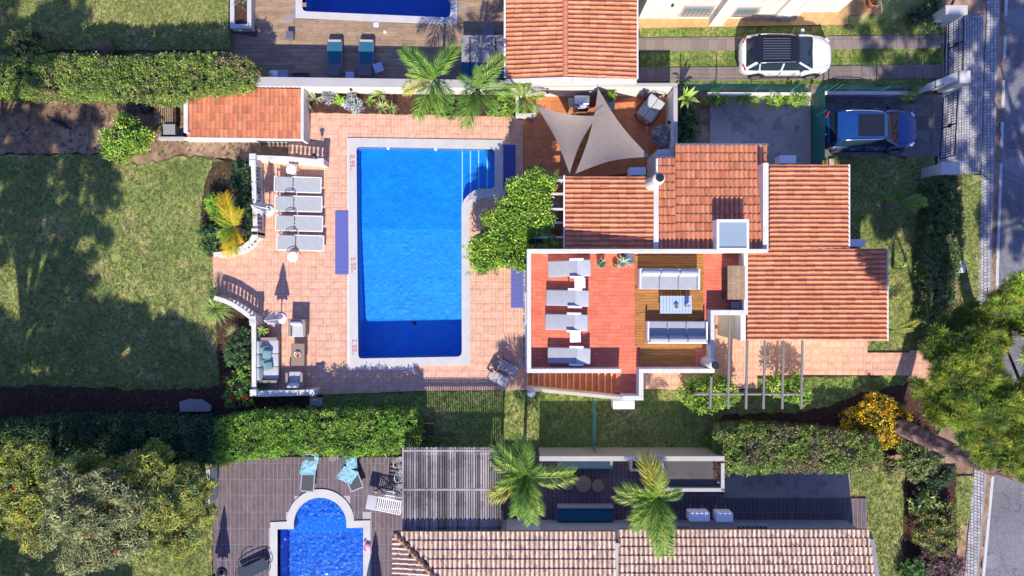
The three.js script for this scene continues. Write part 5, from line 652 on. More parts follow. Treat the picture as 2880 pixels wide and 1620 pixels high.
// upholstered terrace lounger, foot at -x
function padLounger(label, at, ry, group) {
  const t = thing('sun_lounger', label, 'sun lounger', at, ry, group); part(t, 'frame', [bx(-0.85, 0.85, 0.12, 0.2, -0.32, 0.32, 0.01), ...[-0.75, 0.75].flatMap((x) => [-0.28, 0.28].map((z) => cb(x, 0, z, 0.06, 0.14, 0.06)))], M.metalWhite); part(t, 'seat_cushion', cush(-0.88, 0.36, 0.2, 0.34, -0.34, 0.34), M.cushion);
  const b = cush(-0.3, 0.3, -0.07, 0.07, -0.35, 0.35); b.rotateZ(0.32); b.translate(0.62, 0.4, 0); part(t, 'back_cushion', b, M.cushionWhite); for (const s of [-1, 1]) part(t, 'armrest', [bx(0.02, 0.62, 0.42, 0.46, s * 0.37 - 0.045, s * 0.37 + 0.045, 0.008), bx(0.05, 0.1, 0.1, 0.42, s * 0.37 - 0.02, s * 0.37 + 0.02), bx(0.55, 0.6, 0.1, 0.42, s * 0.37 - 0.02, s * 0.37 + 0.02)], M.metalWhite); part(t, 'back_stay', tube([[0.6, 0.1, -0.36], [0.85, 0.3, -0.36], [0.8, 0.55, -0.3]], 0.012, 8, 5), M.metalDark); return t;
}
{ const at = (px, py) => { const [x, z] = W(px, py, 3.25); return [x, FL, z]; }, g = 'cushioned loungers on the roof terrace'; const l = padLounger('northernmost white cushioned lounger on the roof terrace beside potted plants', at(1600, 755), 0.03, g); copy(l, 'second cushioned lounger from the north with a table above it on the roof terrace', at(1595, 838), -0.02); copy(l, 'third cushioned lounger from the north with a table below it on the roof terrace', at(1592, 906), -0.02); copy(l, 'southernmost cushioned lounger half in the parapet shade on the roof terrace', at(1599, 1000), -0.02);
  const st = (label, px, py) => { const [x, z] = W(px, py, 3.35), t = thing('side_table', label, 'side table', [x, FL, z], 0.03, 'small square side tables between terrace loungers'); part(t, 'tabletop', bx(-0.23, 0.23, 0.42, 0.46, -0.22, 0.22, 0.01), M.plasticWhite); for (const a of [-1, 1]) for (const b of [-1, 1]) part(t, 'leg', cb(a * 0.19, 0, b * 0.18, 0.04, 0.42, 0.04), M.metalWhite); return t; }; st('small square white side table between the two upper terrace loungers', 1631, 796); st('small square white side table between the two lower terrace loungers', 1618, 948); }
// three-seat sofa: back at -z
function sofa3(label, at, ry, w, o = {}) {
  const t = thing('sofa', label, 'sofa', at, ry), d = o.d ?? 0.82, fm = o.frame ?? M.metalWhite, cm = o.cm ?? M.cushionWhite, h = w / 2, n = 3, a = o.arm ?? 0.07;
  part(t, 'frame', [bx(-h, h, 0.08, 0.24, -d / 2, d / 2, 0.012), bx(-h, h, 0.24, 0.62, -d / 2, -d / 2 + 0.07, 0.012), ...[-1, 1].flatMap((s) => [-1, 1].map((q) => cb(s * (h - 0.06), 0, q * (d / 2 - 0.06), 0.06, 0.1, 0.06)))], fm); for (const s of [-1, 1]) part(t, 'armrest', bx(s > 0 ? h - a : -h, s > 0 ? h : -h + a, 0.24, 0.58, -d / 2 + 0.07, d / 2, 0.012), fm);
  const iw = (w - 2 * a) / n; for (let i = 0; i < n; i++) { const x = -h + a + i * iw; part(t, 'seat_cushion', cush(x + 0.006, x + iw - 0.006, 0.24, 0.4, -d / 2 + 0.2, d / 2 + 0.01), o.sm ?? cm); const b = cush(x + 0.006, x + iw - 0.006, -0.09, 0.09, -0.2, 0.2, 0.07); const r = b.clone(); r.translate(-(x + iw / 2), 0, 0); r.rotateX(PI / 2 - 0.3); r.translate(x + iw / 2, 0.56, -d / 2 + 0.2); part(t, 'back_cushion', r, o.bm ?? cm); } return t;
}
{ const a = W(1880, 785, 3.25), b = W(1902, 934, 3.25); sofa3('white terrace sofa with its back to the north parapet', [a[0], FL + 0.035, a[1]], -0.01, 2.52, { d: 0.86, cm: M.cushion, bm: M.cushionWhite }); sofa3('white terrace sofa with its back to the south parapet', [b[0], FL + 0.035, b[1]], PI - 0.005, 2.52, { d: 0.92, cm: M.cushion, bm: M.cushionGrey });
  const [x, z] = W(1901, 857, 3.3), t = thing('coffee_table', 'pale slatted coffee table between the two terrace sofas', 'coffee table', [x, FL + 0.035, z]), n = 10; for (let i = 0; i < n; i++) part(t, 'slat', bx(-0.67 + i * 0.134, -0.67 + (i + 1) * 0.134 - 0.012, 0.38, 0.41, -0.37, 0.37), M.pale); for (const s of [-1, 1]) for (const q of [-1, 1]) part(t, 'leg', cb(s * 0.6, 0, q * 0.32, 0.05, 0.38, 0.05), M.metalWhite); part(t, 'frame', [bx(-0.66, 0.66, 0.34, 0.38, -0.35, -0.31), bx(-0.66, 0.66, 0.34, 0.38, 0.31, 0.35)], M.metalWhite);
  const [u, v] = W(1933, 858, 3.5), k = thing('lantern', 'tall glass lantern on the terrace coffee table', 'lantern', [u, FL + 0.445, v]); part(k, 'glass', cyl(0.08, 0.08, 0.28, 0, 0.02, 0, 14), M.pane); part(k, 'base', cyl(0.09, 0.09, 0.02, 0, 0, 0, 14), M.metalDark); part(k, 'cage', Array.from({ length: 8 }, (_, i) => bar([cos(i * PI / 4) * 0.09, 0.02, sin(i * PI / 4) * 0.09], [cos(i * PI / 4) * 0.09, 0.3, sin(i * PI / 4) * 0.09], 0.006, 4)), M.steel); part(k, 'rim', nn(new THREE.TorusGeometry(0.08, 0.015, 6, 16).rotateX(PI / 2).translate(0, 0.31, 0)), M.alu);
}
{ const sw = M.wicker, at = (px, py, h = 0.4) => { const [x, z] = W(px, py, h); return [x, 0, z]; };
  const s = sofa3('grey wicker sofa with white seats and teal pillows against the west balustrade', at(752, 1012), PI / 2, 2.1, { d: 1.0, frame: sw, arm: 0.13, cm: M.cushionWhite });
  [[742, 985, 0.3], [748, 997, -0.2], [746, 1020, 0.4], [750, 1030, 0.1]].forEach(([x, y, r], i) => { const p = W(x, y, 0.75), q = part(scene, numbered('pillow'), cush(-0.2, 0.2, -0.07, 0.07, -0.2, 0.2, 0.065), M.teal); q.position.set(p[0], 0.56 + (i % 2) * 0.03, p[1]); q.rotation.set(0.1, r, -0.6); tag(q, ['northernmost teal pillow on the wicker sofa', 'teal pillow leaning on the northernmost pillow of the wicker sofa', 'teal pillow in the middle of the wicker sofa', 'southernmost teal pillow on the wicker sofa'][i], 'pillow', 'teal pillows on the wicker sofa'); });
  const arm = (label, px, py, ry) => { const t = thing('armchair', label, 'armchair', at(px, py), ry, 'grey wicker armchairs'); part(t, 'frame', [bx(-0.4, 0.4, 0.06, 0.26, -0.38, 0.38, 0.02), bx(-0.4, 0.4, 0.26, 0.68, -0.4, -0.28, 0.02)], sw); for (const q of [-1, 1]) part(t, 'armrest', bx(q > 0 ? 0.28 : -0.4, q > 0 ? 0.4 : -0.28, 0.26, 0.58, -0.28, 0.38, 0.02), sw); part(t, 'seat_cushion', cush(-0.28, 0.28, 0.26, 0.42, -0.2, 0.42), M.cushionWhite); const b = cush(-0.28, 0.28, -0.08, 0.08, -0.2, 0.2, 0.07); b.rotateX(PI / 2 - 0.3); b.translate(0, 0.58, -0.2); part(t, 'back_cushion', b, M.cushionWhite); return t; };
  arm('grey wicker armchair north of the coffee table with its back to the north', 838, 922, 0); arm('grey wicker armchair south of the coffee table with its back to the south', 830, 1070, PI);
  const [x, , z] = at(838, 997), t = thing('coffee_table', 'grey wicker coffee table by the outdoor sofa', 'coffee table', [x, 0, z]); part(t, 'tabletop', bx(-0.31, 0.31, 0.4, 0.44, -0.51, 0.51, 0.01), M.wickerTan); part(t, 'base', bx(-0.28, 0.28, 0, 0.4, -0.48, 0.48, 0.02), M.wickerTan);
  const f = thing('fruit_bowl', 'white bowl of fruit on the wicker coffee table', 'bowl', [x, 0.44, z]); part(f, 'bowl', lathe([[0.001, 0], [0.08, 0.005], [0.16, 0.07], [0.15, 0.07], [0.07, 0.02], [0.001, 0.015]], 18), M.plasticWhite); [[0.05, 0.03, [0.5, 0.03, 0.02]], [-0.06, 0.02, [0.6, 0.4, 0.03]], [0.0, -0.07, [0.7, 0.5, 0.1]], [0.02, 0.09, [0.35, 0.02, 0.03]]].forEach(([a, b, c]) => part(f, 'fruit', nn(new THREE.IcosahedronGeometry(0.055, 2).translate(a, 0.085, b)), mat(c, { roughness: 0.4 })));
}
// round white cafe tables
{ const t = (label, px, py) => { const [x, z] = W(px, py, 0.55), o = thing('round_table', label, 'table', [x, 0, z], 0.4, 'round white tables at the ends of the lounger row'); part(o, 'tabletop', cyl(0.24, 0.24, 0.03, 0, 0.52, 0, 24), M.plasticWhite); for (let i = 0; i < 3; i++) { const a = i * 2.1; part(o, 'leg', tube([[cos(a) * 0.12, 0.52, sin(a) * 0.12], [cos(a) * 0.1, 0.25, sin(a) * 0.1], [cos(a) * 0.26, 0, sin(a) * 0.26]], 0.014, 10, 5), M.metalWhite); } }; t('round white table at the north end of the lounger row', 819, 478); t('round white table at the south end of the lounger row', 823, 723); }
// closed parasols
function parasol(label, px, py, h, o = {}) {
  const [x, z] = W(px, py, 0), t = thing('parasol', label, 'parasol', [x, 0, z], o.ry ?? 0, o.group), m = o.m ?? M.umbrella, n = 16, yb = h * (o.low ?? 0.42), R = o.R ?? 0.27; part(t, 'base', lathe([[0.001, 0.09], [0.08, 0.085], [0.1, 0.14], [0.06, 0.2], [0.04, 0.2]].reverse().concat([[0.24, 0.06], [0.26, 0.0]]).sort((a, b) => b[1] - a[1]), 22), o.bm ?? M.plasticWhite); part(t, 'base_plate', cyl(0.26, 0.23, 0.07, 0, 0, 0, 24), o.bm ?? M.plasticWhite); part(t, 'pole', bar([0, 0.05, 0], [0, h, 0], 0.022, 8), M.metalWhite);
  const ring = (y, r, k) => Array.from({ length: n }, (_, i) => { const a = i / n * 2 * PI, q = r * (1 + k * (i % 2 ? -0.35 : 0.3)); return [cos(a) * q, y, sin(a) * q]; }); part(t, 'canopy', loft([ring(yb, R, 1), ring(yb + 0.02 * h, R * 1.02, 1), ring(lerp(yb, h, 0.35), R * 0.72, 1), ring(lerp(yb, h, 0.55), R * 0.5, 0.4), ring(lerp(yb, h, 0.6), R * 0.52, 0.8), ring(lerp(yb, h, 0.9), R * 0.25, 0.6), ring(h, 0.03, 0)], true, true), m); part(t, 'finial', nn(new THREE.SphereGeometry(0.03, 8, 6).translate(0, h + 0.03, 0)), M.metalWhite); return t;
}
parasol('closed white parasol at the west balustrade by the pool loungers', 757, 593, 2.15); parasol('closed white parasol beside the northern wicker armchair', 791, 895, 2.15);
parasol('dark blue closed parasol by the bottom edge of the grey terrace', 624, 1612, 2.6, { m: M.navy, bm: M.metalDark, low: 0.3 }); parasol('dark closed parasol right of the round-ended pool', 1050, 1672, 2.4, { m: M.navy, bm: M.metalDark, low: 0.3 });
// ribbed mats on the paving
{ const mt = (label, a, b, m) => { const [p, q] = WP([a, b]), t = thing('mat', label, 'mat', [(p[0] + q[0]) / 2, 0.01, (p[1] + q[1]) / 2]), w = q[0] - p[0], d = q[1] - p[1], l = []; part(t, 'base', bx(-w / 2, w / 2, 0, 0.012, -d / 2, d / 2), m); for (let z = -d / 2 + 0.03; z < d / 2 - 0.02; z += 0.06) l.push([bx(-w / 2 + 0.01, w / 2 - 0.01, 0.012, 0.022, z, z + 0.035), m]); joined(t, 'rib', l); }; mt('ribbed blue mat on the paving left of the pool', [943, 593], [980, 772], M.mat1); mt('ribbed blue mat beside the villa west wall', [1437, 748], [1474, 866], M.mat1); mt('dark blue mat beside the pool steps', [1416, 407], [1450, 530], M.mat2); }
// shade sails
function sail(label, p, in_, m) { const t = thing('shade_sail', label, 'shade sail'), N = 14, [A, B, C2] = p.map(V), cen = A.clone().add(B).add(C2).divideScalar(3), pos = []; const P = (i, j) => { const a = i / N, b = j / N, c = 1 - a - b, q = A.clone().multiplyScalar(a).addScaledVector(B, b).addScaledVector(C2, c), e = (u, v, w) => 4 * u * v * Math.pow(1 - w, 3); const k = in_ * (e(a, b, c) + e(b, c, a) + e(a, c, b)); q.addScaledVector(cen.clone().sub(q), k); q.y -= 0.25 * (27 * a * b * c) / 2; return q; }; for (let i = 0; i < N; i++) for (let j = 0; j < N - i; j++) { const a = P(i, j), b = P(i + 1, j), c = P(i, j + 1); [a, b, c].forEach((q) => pos.push(q.x, q.y, q.z)); if (j < N - i - 1) [P(i + 1, j), P(i + 1, j + 1), P(i, j + 1)].forEach((q) => pos.push(q.x, q.y, q.z)); } const g = new THREE.BufferGeometry(); g.setAttribute('position', new THREE.Float32BufferAttribute(pos, 3)); g.computeVertexNormals(); part(t, 'cloth', crease(g, 1.2), m); [A, B, C2].forEach((q) => { const o = q.clone().sub(cen).setY(0).normalize().multiplyScalar(0.3).add(q); part(t, 'rope', bar(q, o, 0.012, 5), M.metalGrey); }); return rebase(t, cen.x, cen.y, cen.z); }
sail('taupe triangular shade sail over the patio nearest the pool', [P3(1507, 296, 1.9), P3(1680, 326, 2.3), P3(1602, 488, 2.7)], 0.17, M.sail); sail('taupe triangular shade sail over the patio nearest the villa roof', [P3(1682, 248, 1.75), P3(1828, 441, 2.6), P3(1618, 489, 2.75)], 0.17, M.sail);
// barbecue
{ const [x, z] = W(1637, 286, 0.9), t = thing('barbecue', 'stainless gas barbecue with lid against the patio wall', 'barbecue', [x, 0, z]); part(t, 'cabinet', bx(-0.34, 0.34, 0.05, 0.8, -0.25, 0.25, 0.02), M.metalDark); const hood = nn(new THREE.CylinderGeometry(0.26, 0.26, 0.68, 16, 1, false, 0, PI).rotateZ(PI / 2).rotateX(PI / 2)); hood.rotateX(-PI / 2); hood.translate(0, 0.84, -0.03); part(t, 'lid', [bx(-0.35, 0.35, 0.84, 1.02, -0.27, 0.16, 0.06), bx(-0.35, 0.35, 0.8, 0.84, -0.27, 0.2)], M.steel); part(t, 'side_shelf', bx(-0.62, -0.36, 0.78, 0.82, -0.2, 0.22, 0.01), M.metalGrey); part(t, 'handle', bar([-0.3, 0.93, 0.24], [0.3, 0.93, 0.24], 0.016, 8), M.alu); part(t, 'control_panel', bx(-0.34, 0.34, 0.7, 0.82, 0.2, 0.28, 0.01), M.steel); for (const i of [-0.2, 0, 0.2]) part(t, 'knob', nn(new THREE.CylinderGeometry(0.025, 0.025, 0.03, 10).rotateX(PI / 2).translate(i, 0.76, 0.295)), M.metalDark); for (const s of [-1, 1]) part(t, 'wheel', nn(new THREE.CylinderGeometry(0.07, 0.07, 0.04, 12).rotateZ(PI / 2).translate(s * 0.3, 0.07, 0.2)), M.rubber); }
{ const [x, z] = W(1704, 288, 0.8), t = thing('storage_box', 'grey garden storage box carrying a potted plant on the patio', 'storage box', [x, 0, z], -0.04); part(t, 'body', bx(-0.4, 0.4, 0, 0.74, -0.32, 0.32, 0.02), M.metalGrey); part(t, 'lid', bx(-0.42, 0.42, 0.74, 0.8, -0.34, 0.34, 0.02), M.greyStone); }
{ const [x, z] = W(1828, 308, 0.45), t = thing('lounge_chair', 'wide lounge chair with pale folded cushions in the patio corner', 'lounge chair', [x, 0, z], -0.62); part(t, 'frame', [tube([[-0.4, 0.05, -0.5], [0.4, 0.05, -0.5], [0.4, 0.05, 0.5], [-0.4, 0.05, 0.5]], 0.02, 40, 6, true), tube([[-0.38, 0.05, -0.5], [-0.42, 0.6, -0.52], [-0.4, 0.95, -0.6], [0.4, 0.95, -0.6], [0.42, 0.6, -0.52], [0.38, 0.05, -0.5]], 0.02, 40, 6)], M.metalDark); for (const s of [-1, 1]) { part(t, 'seat_cushion', cush(s > 0 ? 0.005 : -0.4, s > 0 ? 0.4 : -0.005, 0.36, 0.48, -0.1, 0.5), M.cushionGrey); const b = cush(s > 0 ? 0.005 : -0.4, s > 0 ? 0.4 : -0.005, -0.06, 0.06, -0.3, 0.3); b.rotateX(0.7); b.translate(0, 0.62, -0.3); part(t, 'back_cushion', b, M.cushion); } part(t, 'leg', [[-0.36, 0.45], [0.36, 0.45], [-0.36, -0.3], [0.36, -0.3]].map(([a, b]) => bar([a, 0, b], [a, 0.36, b], 0.018, 6)), M.metalDark); part(t, 'arm', tube([[-0.46, 0.36, 0.5], [-0.5, 0.58, 0.2], [-0.46, 0.6, -0.4]], 0.016, 12, 5), M.metalDark); }
// wooden table seen between the sails
{ const [x, z] = W(1652, 404, 0.74), t = thing('dining_table', 'wooden slatted dining table under the gap between the shade sails', 'table', [x, 0, z]); for (let i = 0; i < 7; i++) part(t, 'slat', bx(-0.42 + i * 0.12, -0.42 + i * 0.12 + 0.11, 0.7, 0.74, -0.7, 0.7), teakPlanks[i % 3]); for (const s of [-1, 1]) for (const q of [-1, 1]) part(t, 'leg', cb(s * 0.34, 0, q * 0.6, 0.07, 0.7, 0.07), teakPlanks[0]); }

// ---------- pergolas ----------
{
  const t = thing('pergola', 'white beamed pergola carrying the climbing vine at the villa west wall', 'pergola'), h = 2.5; for (const py of [507, 545, 588, 626, 667]) { const a = W(1452, py, h), b = W(1589, py, h); part(t, 'beam', bx(a[0], b[0], h - 0.12, h, a[1] - 0.045, a[1] + 0.045), M.white); } const x = W(1462, 500, h)[0]; part(t, 'beam', bx(x - 0.05, x + 0.05, h - 0.26, h - 0.12, W(0, 530, h)[1], W(0, 715, h)[1]), M.white); for (const py of [535, 620, 708]) { const z = W(0, py, h)[1]; part(t, 'post', cb(x, 0, z, 0.1, h - 0.26, 0.1), M.white); } rebase(t, x, 0, -3);
  const poly = WP([[1500, 474], [1522, 506], [1556, 512], [1530, 545], [1534, 585], [1516, 620], [1528, 660], [1556, 684], [1486, 694], [1470, 736], [1440, 722], [1402, 738], [1348, 756], [1330, 724], [1330, 684], [1362, 652], [1388, 606], [1420, 570], [1458, 526]], 2.7), r = rng(61), sp = [], xs = poly.map((p) => p[0]), zs = poly.map((p) => p[1]), vx = -0.5, vz = -2.4;
  const v = thing('climbing_vine', 'bushy bright green vine spilling over the pergola towards the pool', 'vine', [vx, 0, vz]); for (let i = 0; i < 9500; i++) { const x2 = lerp(min(...xs), max(...xs), r()), z2 = lerp(min(...zs), max(...zs), r()), n = fbm((x2 + 20) / 20, (z2 + 20) / 20, 20, 3, 62); if (!inPoly(x2 + (fbm((x2 + 20) / 12, (z2 + 20) / 12, 24, 2, 64) - 0.5) * 1.3 + (r() - 0.5) * 0.25, z2 + (fbm((z2 + 20) / 12, (x2 + 20) / 12, 24, 2, 65) - 0.5) * 1.3 + (r() - 0.5) * 0.25, poly) || n < 0.33) continue; sp.push([x2 - vx, 2.3 + 0.75 * n - 0.4 * r() * r(), z2 - vz, 1]); } for (let i = 0; i < 700; i++) { const k = Math.floor(r() * poly.length), a = poly[k], b = poly[(k + 1) % poly.length], u = r(); sp.push([lerp(a[0], b[0], u) - vx + (r() - 0.5) * 0.3, 1.3 + r() * 1.1, lerp(a[1], b[1], u) - vz + (r() - 0.5) * 0.3]); }
  for (let i = 0; i < 46; i++) { const k = Math.floor(r() * poly.length), a = poly[k], b = poly[(k + 1) % poly.length], u = r(), x0 = lerp(a[0], b[0], u), z0 = lerp(a[1], b[1], u), an = Math.atan2(z0 + 2.4, x0 + 0.5) + (r() - 0.5) * 1.6, L = 0.25 + r() * 0.45; for (let q = 0; q < 1; q += 0.14) sp.push([x0 + cos(an) * L * q - vx, 2.6 - 0.5 * q * q + 0.2 * q, z0 + sin(an) * L * q - vz, 0.55]); }
  foliage(v, 'foliage', sp, C.mid, G.vine, { seed: 63, mat: leafGloss }); part(v, 'stem', [[-0.5, -0.9], [0.4, -1.8], [-1, 0.3]].map(([a, b]) => tube([[a, 0, b], [a + 0.1, 1.2, b], [a - 0.05, 2.3, b + 0.1], [a + 0.3, 2.5, b + 0.6]], 0.03, 14, 6)), M.bark); const cc = clipRect(poly.map(([a, b]) => [a - vx, b - vz]), -9, 9, -9, 9); part(v, 'dark_core', prism(cc.map(([a, b]) => [a * 0.82 + 0.02, b * 0.82 + 0.02]), 2.28, 2.42), M.under);  // a dark plate is added within the vine behind its leaves
}
{
  const t = thing('timber_pergola', 'weathered timber pergola of long poles beside the front path', 'pergola'), h = 2.45; for (const [px, y0, y1] of [[1997, 1060, 1150], [2048, 884, 1150], [2098, 958, 1150], [2147, 958, 1150], [2200, 958, 1150], [2253, 958, 1150]]) { const a = P3(px + 4, y0, h), b = P3(px, y1, h); part(t, 'pole', bar(a, b, 0.055, 8, 0.06), M.pole); } const a = P3(1955, 1108, 2.33), b = P3(2245, 1108, 2.33); part(t, 'pole', bar(a, b, 0.055, 8), M.pole); for (const px of [1962, 2100, 2240]) { const p = P3(px, 1108, 2.3); part(t, 'post', bar([p.x, 0, p.z], p, 0.06, 8), M.wood); } rebase(t, P3(2100, 1108, 2.4).x, 0, P3(2100, 1108, 2.4).z);
}
{ // slatted pergola of the grey terrace
  const h = 2.3, [x0, z0] = W(1137, 1258, h), [x1, z1] = W(1410, 1494, h), t = thing('slatted_pergola', 'flat pergola of many peeling painted slats next to the beige roof', 'pergola', [x0, 0, z0]), n = 41, w = x1 - x0, d = z1 - z0; for (let i = 0; i < n; i++) { const x = (i + 0.5) / n * w; part(t, 'slat', bx(x - 0.034, x + 0.034, h - 0.07, h, (i % 2 ? 0 : 0.02), d), slatPaint[Math.floor(h2(i, 1, 1) * 4)]); } for (const f of [0.045, 0.5, 0.97]) part(t, 'cross_beam', bx(-0.05, w + 0.05, h - 0.19, h - 0.07, d * f - 0.04, d * f + 0.04), slatPaint[2]); part(t, 'cross_beam', bx(-0.02, w, h, h + 0.015, d * 0.505 - 0.04, d * 0.505 + 0.04), slatPaint[3]); part(t, 'cross_beam', bx(-0.02, w, h, h + 0.015, d * 0.03, d * 0.03 + 0.08), slatPaint[3]); part(t, 'side_beam', bx(-0.09, -0.02, h - 0.16, h + 0.01, 0, d), slatPaint[3]); for (const [a, b] of [[0, 0.1], [w, 0.1], [0, d - 0.1], [w, d - 0.1]]) part(t, 'post', cb(a, 0, b, 0.1, h - 0.19, 0.1), slatPaint[2]);
}
// ---------- small things on the terraces ----------
const pot = (name, label, at, r, h, m, build) => { const t = thing(name, label, 'potted plant', at); part(t, 'pot', lathe([[0.001, 0], [r * 0.7, 0], [r, h * 0.9], [r * 1.06, h * 0.92], [r * 1.06, h], [r * 0.9, h], [r * 0.86, h * 0.85], [0.001, h * 0.85]], 18), m); part(t, 'soil', cyl(r * 0.86, r * 0.86, 0.01, 0, h * 0.85, 0, 14), M.mulch); build(t, h); return t; };
const blades = (t, y, n, L, w, pal, arch = 0.8, seed = 3, p0 = 0.2, pr = 0.9) => { const r = rng(seed), gs = [0, 1].map((i) => bladeGeo(1, w / L, arch + 0.2 * i)); for (let i = 0; i < n; i++) { const q = shade(new THREE.Mesh(gs[i % 2], leafOf(pick(pal)))); q.name = 'leaf'; q.rotation.order = 'YXZ'; q.rotation.set(-p0 - r() * pr, i / n * 6.283 + r() * 0.6, 0); q.scale.setScalar(L * (0.75 + 0.4 * r())); q.position.y = y; t.add(q); } };
const leafy = (t, y, R, n, pal, cl = C.small, seed = 4) => foliage(t, 'foliage', crownSpots([[0, y + R * 0.6, 0, R, 0.9]], n / (R * R), seed), cl, pal, { seed });
{ const at = (px, py, h) => { const [x, z] = W(px, py, h); return [x, h, z]; };
  pot('potted_plant', 'broad leaved plant in a dark pot left of the cactus pots on the roof terrace', at(1688, 742, FL), 0.17, 0.3, M.metalGrey, (t, h) => blades(t, h, 16, 0.42, 0.13, [[0.2, 0.25, 0.12], [0.14, 0.2, 0.08]], 0.7, 5));
  pot('potted_plant', 'small cactus in a terracotta pot between two larger plants on the roof terrace', at(1729, 744, FL), 0.11, 0.18, M.terracotta, (t, h) => { part(t, 'cactus', crease(loft([0, 0.3, 0.7, 0.9, 1].map((u) => Array.from({ length: 16 }, (_, i) => { const a = i / 16 * 6.283, r = 0.08 * sin(PI * (0.25 + 0.72 * u)) * (i % 2 ? 0.85 : 1); return [cos(a) * r, h * 0.85 + u * 0.14, sin(a) * r]; }))), 0.3), mat([0.2, 0.22, 0.06])); });
  pot('potted_plant', 'pointed aloe in a terracotta pot near the grey box on the roof terrace', at(1747, 738, FL), 0.18, 0.3, M.terracotta, (t, h) => blades(t, h, 20, 0.5, 0.11, [[0.28, 0.34, 0.24], [0.2, 0.28, 0.16]], 0.6, 6));
  const [gx, gz] = W(1771, 727, 3.2), gb = thing('storage_box', 'small grey box in the shade of the north parapet on the roof terrace', 'storage box', [gx, FL, gz]); part(gb, 'body', cb(0, 0, 0, 0.36, 0.3, 0.4, 0.015), M.metalGrey); part(gb, 'lid', cb(0, 0.3, 0, 0.4, 0.04, 0.44, 0.015), M.metalGrey);
  pot('potted_plant', 'small pale succulent in a round bowl on the terrace coffee table', at(1901, 862, FL + 0.445), 0.1, 0.1, M.plasticWhite, (t, h) => blades(t, h, 18, 0.12, 0.05, [[0.2, 0.24, 0.1], [0.16, 0.2, 0.06]], 0.6, 7));
  const [sx, sz] = W(2063, 795, 3.4), sb = thing('sideboard', 'grey wooden sideboard along the east parapet of the roof terrace', 'sideboard', [sx, FL, sz]); part(sb, 'body', bx(-0.34, 0.3, 0, 0.82, -0.66, 0.66, 0.01), M.wood); for (let i = 0; i < 4; i++) part(sb, 'top_board', bx(-0.36 + i * 0.18, -0.36 + (i + 1) * 0.18 - 0.006, 0.82, 0.86, -0.7, 0.7), woodPlanks[i % 4]); part(sb, 'door', bx(-0.355, -0.342, 0.06, 0.78, -0.62, -0.01), M.wood); part(sb, 'door', bx(-0.355, -0.342, 0.06, 0.78, 0.01, 0.62), M.wood);
  const [bx0, bz0] = W(2067, 858, 3.2), st = thing('stool', 'small grey stool at the south end of the sideboard', 'stool', [bx0, FL, bz0]); part(st, 'seat', cb(0, 0.36, 0, 0.36, 0.05, 0.3, 0.02), M.greyStone); for (const a of [-1, 1]) for (const b of [-1, 1]) part(st, 'leg', cb(a * 0.14, 0, b * 0.11, 0.035, 0.36, 0.035), M.metalGrey);
  pot('potted_plant', 'leafy plant in a terracotta pot beside the parasol and the wicker sofa', at(750, 928, 0), 0.24, 0.4, M.terracotta, (t, h) => blades(t, h, 30, 0.42, 0.11, [[0.2, 0.32, 0.06], [0.3, 0.36, 0.08], [0.12, 0.22, 0.04]], 0.9, 8));
  const rf = pot('potted_plant', 'red flowering pot plant at the south end of the wicker sofa', at(733, 1082, 0), 0.16, 0.28, M.metalDark, (t, h) => { leafy(t, h, 0.2, 40, G.green); foliage(t, 'blossom', crownSpots([[0, h + 0.22, 0, 0.16, 0.8]], 600, 3), C.flower, G.red, { seed: 2 }); });
  pot('potted_plant', 'round green pot plant on the grey storage box', at(1714, 276, 0.8), 0.14, 0.18, M.terracotta, (t, h) => leafy(t, h, 0.17, 60, G.vine));
  pot('potted_plant', 'tall silvery shrub in a pot in the patio corner by the side wall', at(1852, 392, 0), 0.24, 0.42, M.terracotta, (t, h) => { leafy(t, h, 0.42, 130, G.silver, C.long, 9); blades(t, h, 14, 0.7, 0.05, [[0.14, 0.2, 0.08]], 0.8, 5, 0.5); });
  pot('potted_plant', 'spindly plant in a tilted orange pot at the top right terrace corner', at(2447, 10, 0), 0.3, 0.5, M.terracotta, (t, h) => blades(t, h, 34, 0.95, 0.05, [[0.3, 0.34, 0.16], [0.22, 0.26, 0.1], [0.4, 0.38, 0.2]], 0.7, 10));
  // grey table and chairs under the vine
  const gt = W(1561, 632, 0.74), o = thing('round_table', 'grey round table in the shade under the pergola beams', 'table', [gt[0], 0, gt[1]]); part(o, 'tabletop', cyl(0.24, 0.24, 0.03, 0, 0.7, 0, 24), M.greyStone); part(o, 'leg', bar([0, 0, 0], [0, 0.7, 0], 0.03, 8), M.metalGrey); part(o, 'base', cyl(0.2, 0.16, 0.03, 0, 0, 0, 18), M.metalGrey);
  const gc = (label, px, py, ry) => { const [x, z] = W(px, py, 0.5), c = thing('armchair', label, 'armchair', [x, 0, z], ry, 'grey armchairs under the pergola'); part(c, 'seat', bx(-0.3, 0.3, 0.34, 0.42, -0.3, 0.36, 0.03), M.cushionGrey); part(c, 'backrest', hexa([[-0.3, 0.42, -0.34], [0.3, 0.42, -0.34], [0.3, 0.42, -0.24], [-0.3, 0.42, -0.24]], [[-0.3, 0.86, -0.52], [0.3, 0.86, -0.52], [0.3, 0.86, -0.44], [-0.3, 0.86, -0.44]]), M.cushionGrey); for (const s of [-1, 1]) { part(c, 'armrest', bx(s * 0.34 - 0.04, s * 0.34 + 0.04, 0.56, 0.6, -0.36, 0.34, 0.01), M.greyStone); for (const q of [-0.28, 0.3]) part(c, 'leg', cb(s * 0.34, 0, q, 0.04, 0.56, 0.04), M.metalGrey); } }; gc('grey armchair north of the round table under the pergola', 1552, 585, -0.4 + PI); gc('grey armchair south of the round table under the pergola', 1532, 662, 2.2);
}
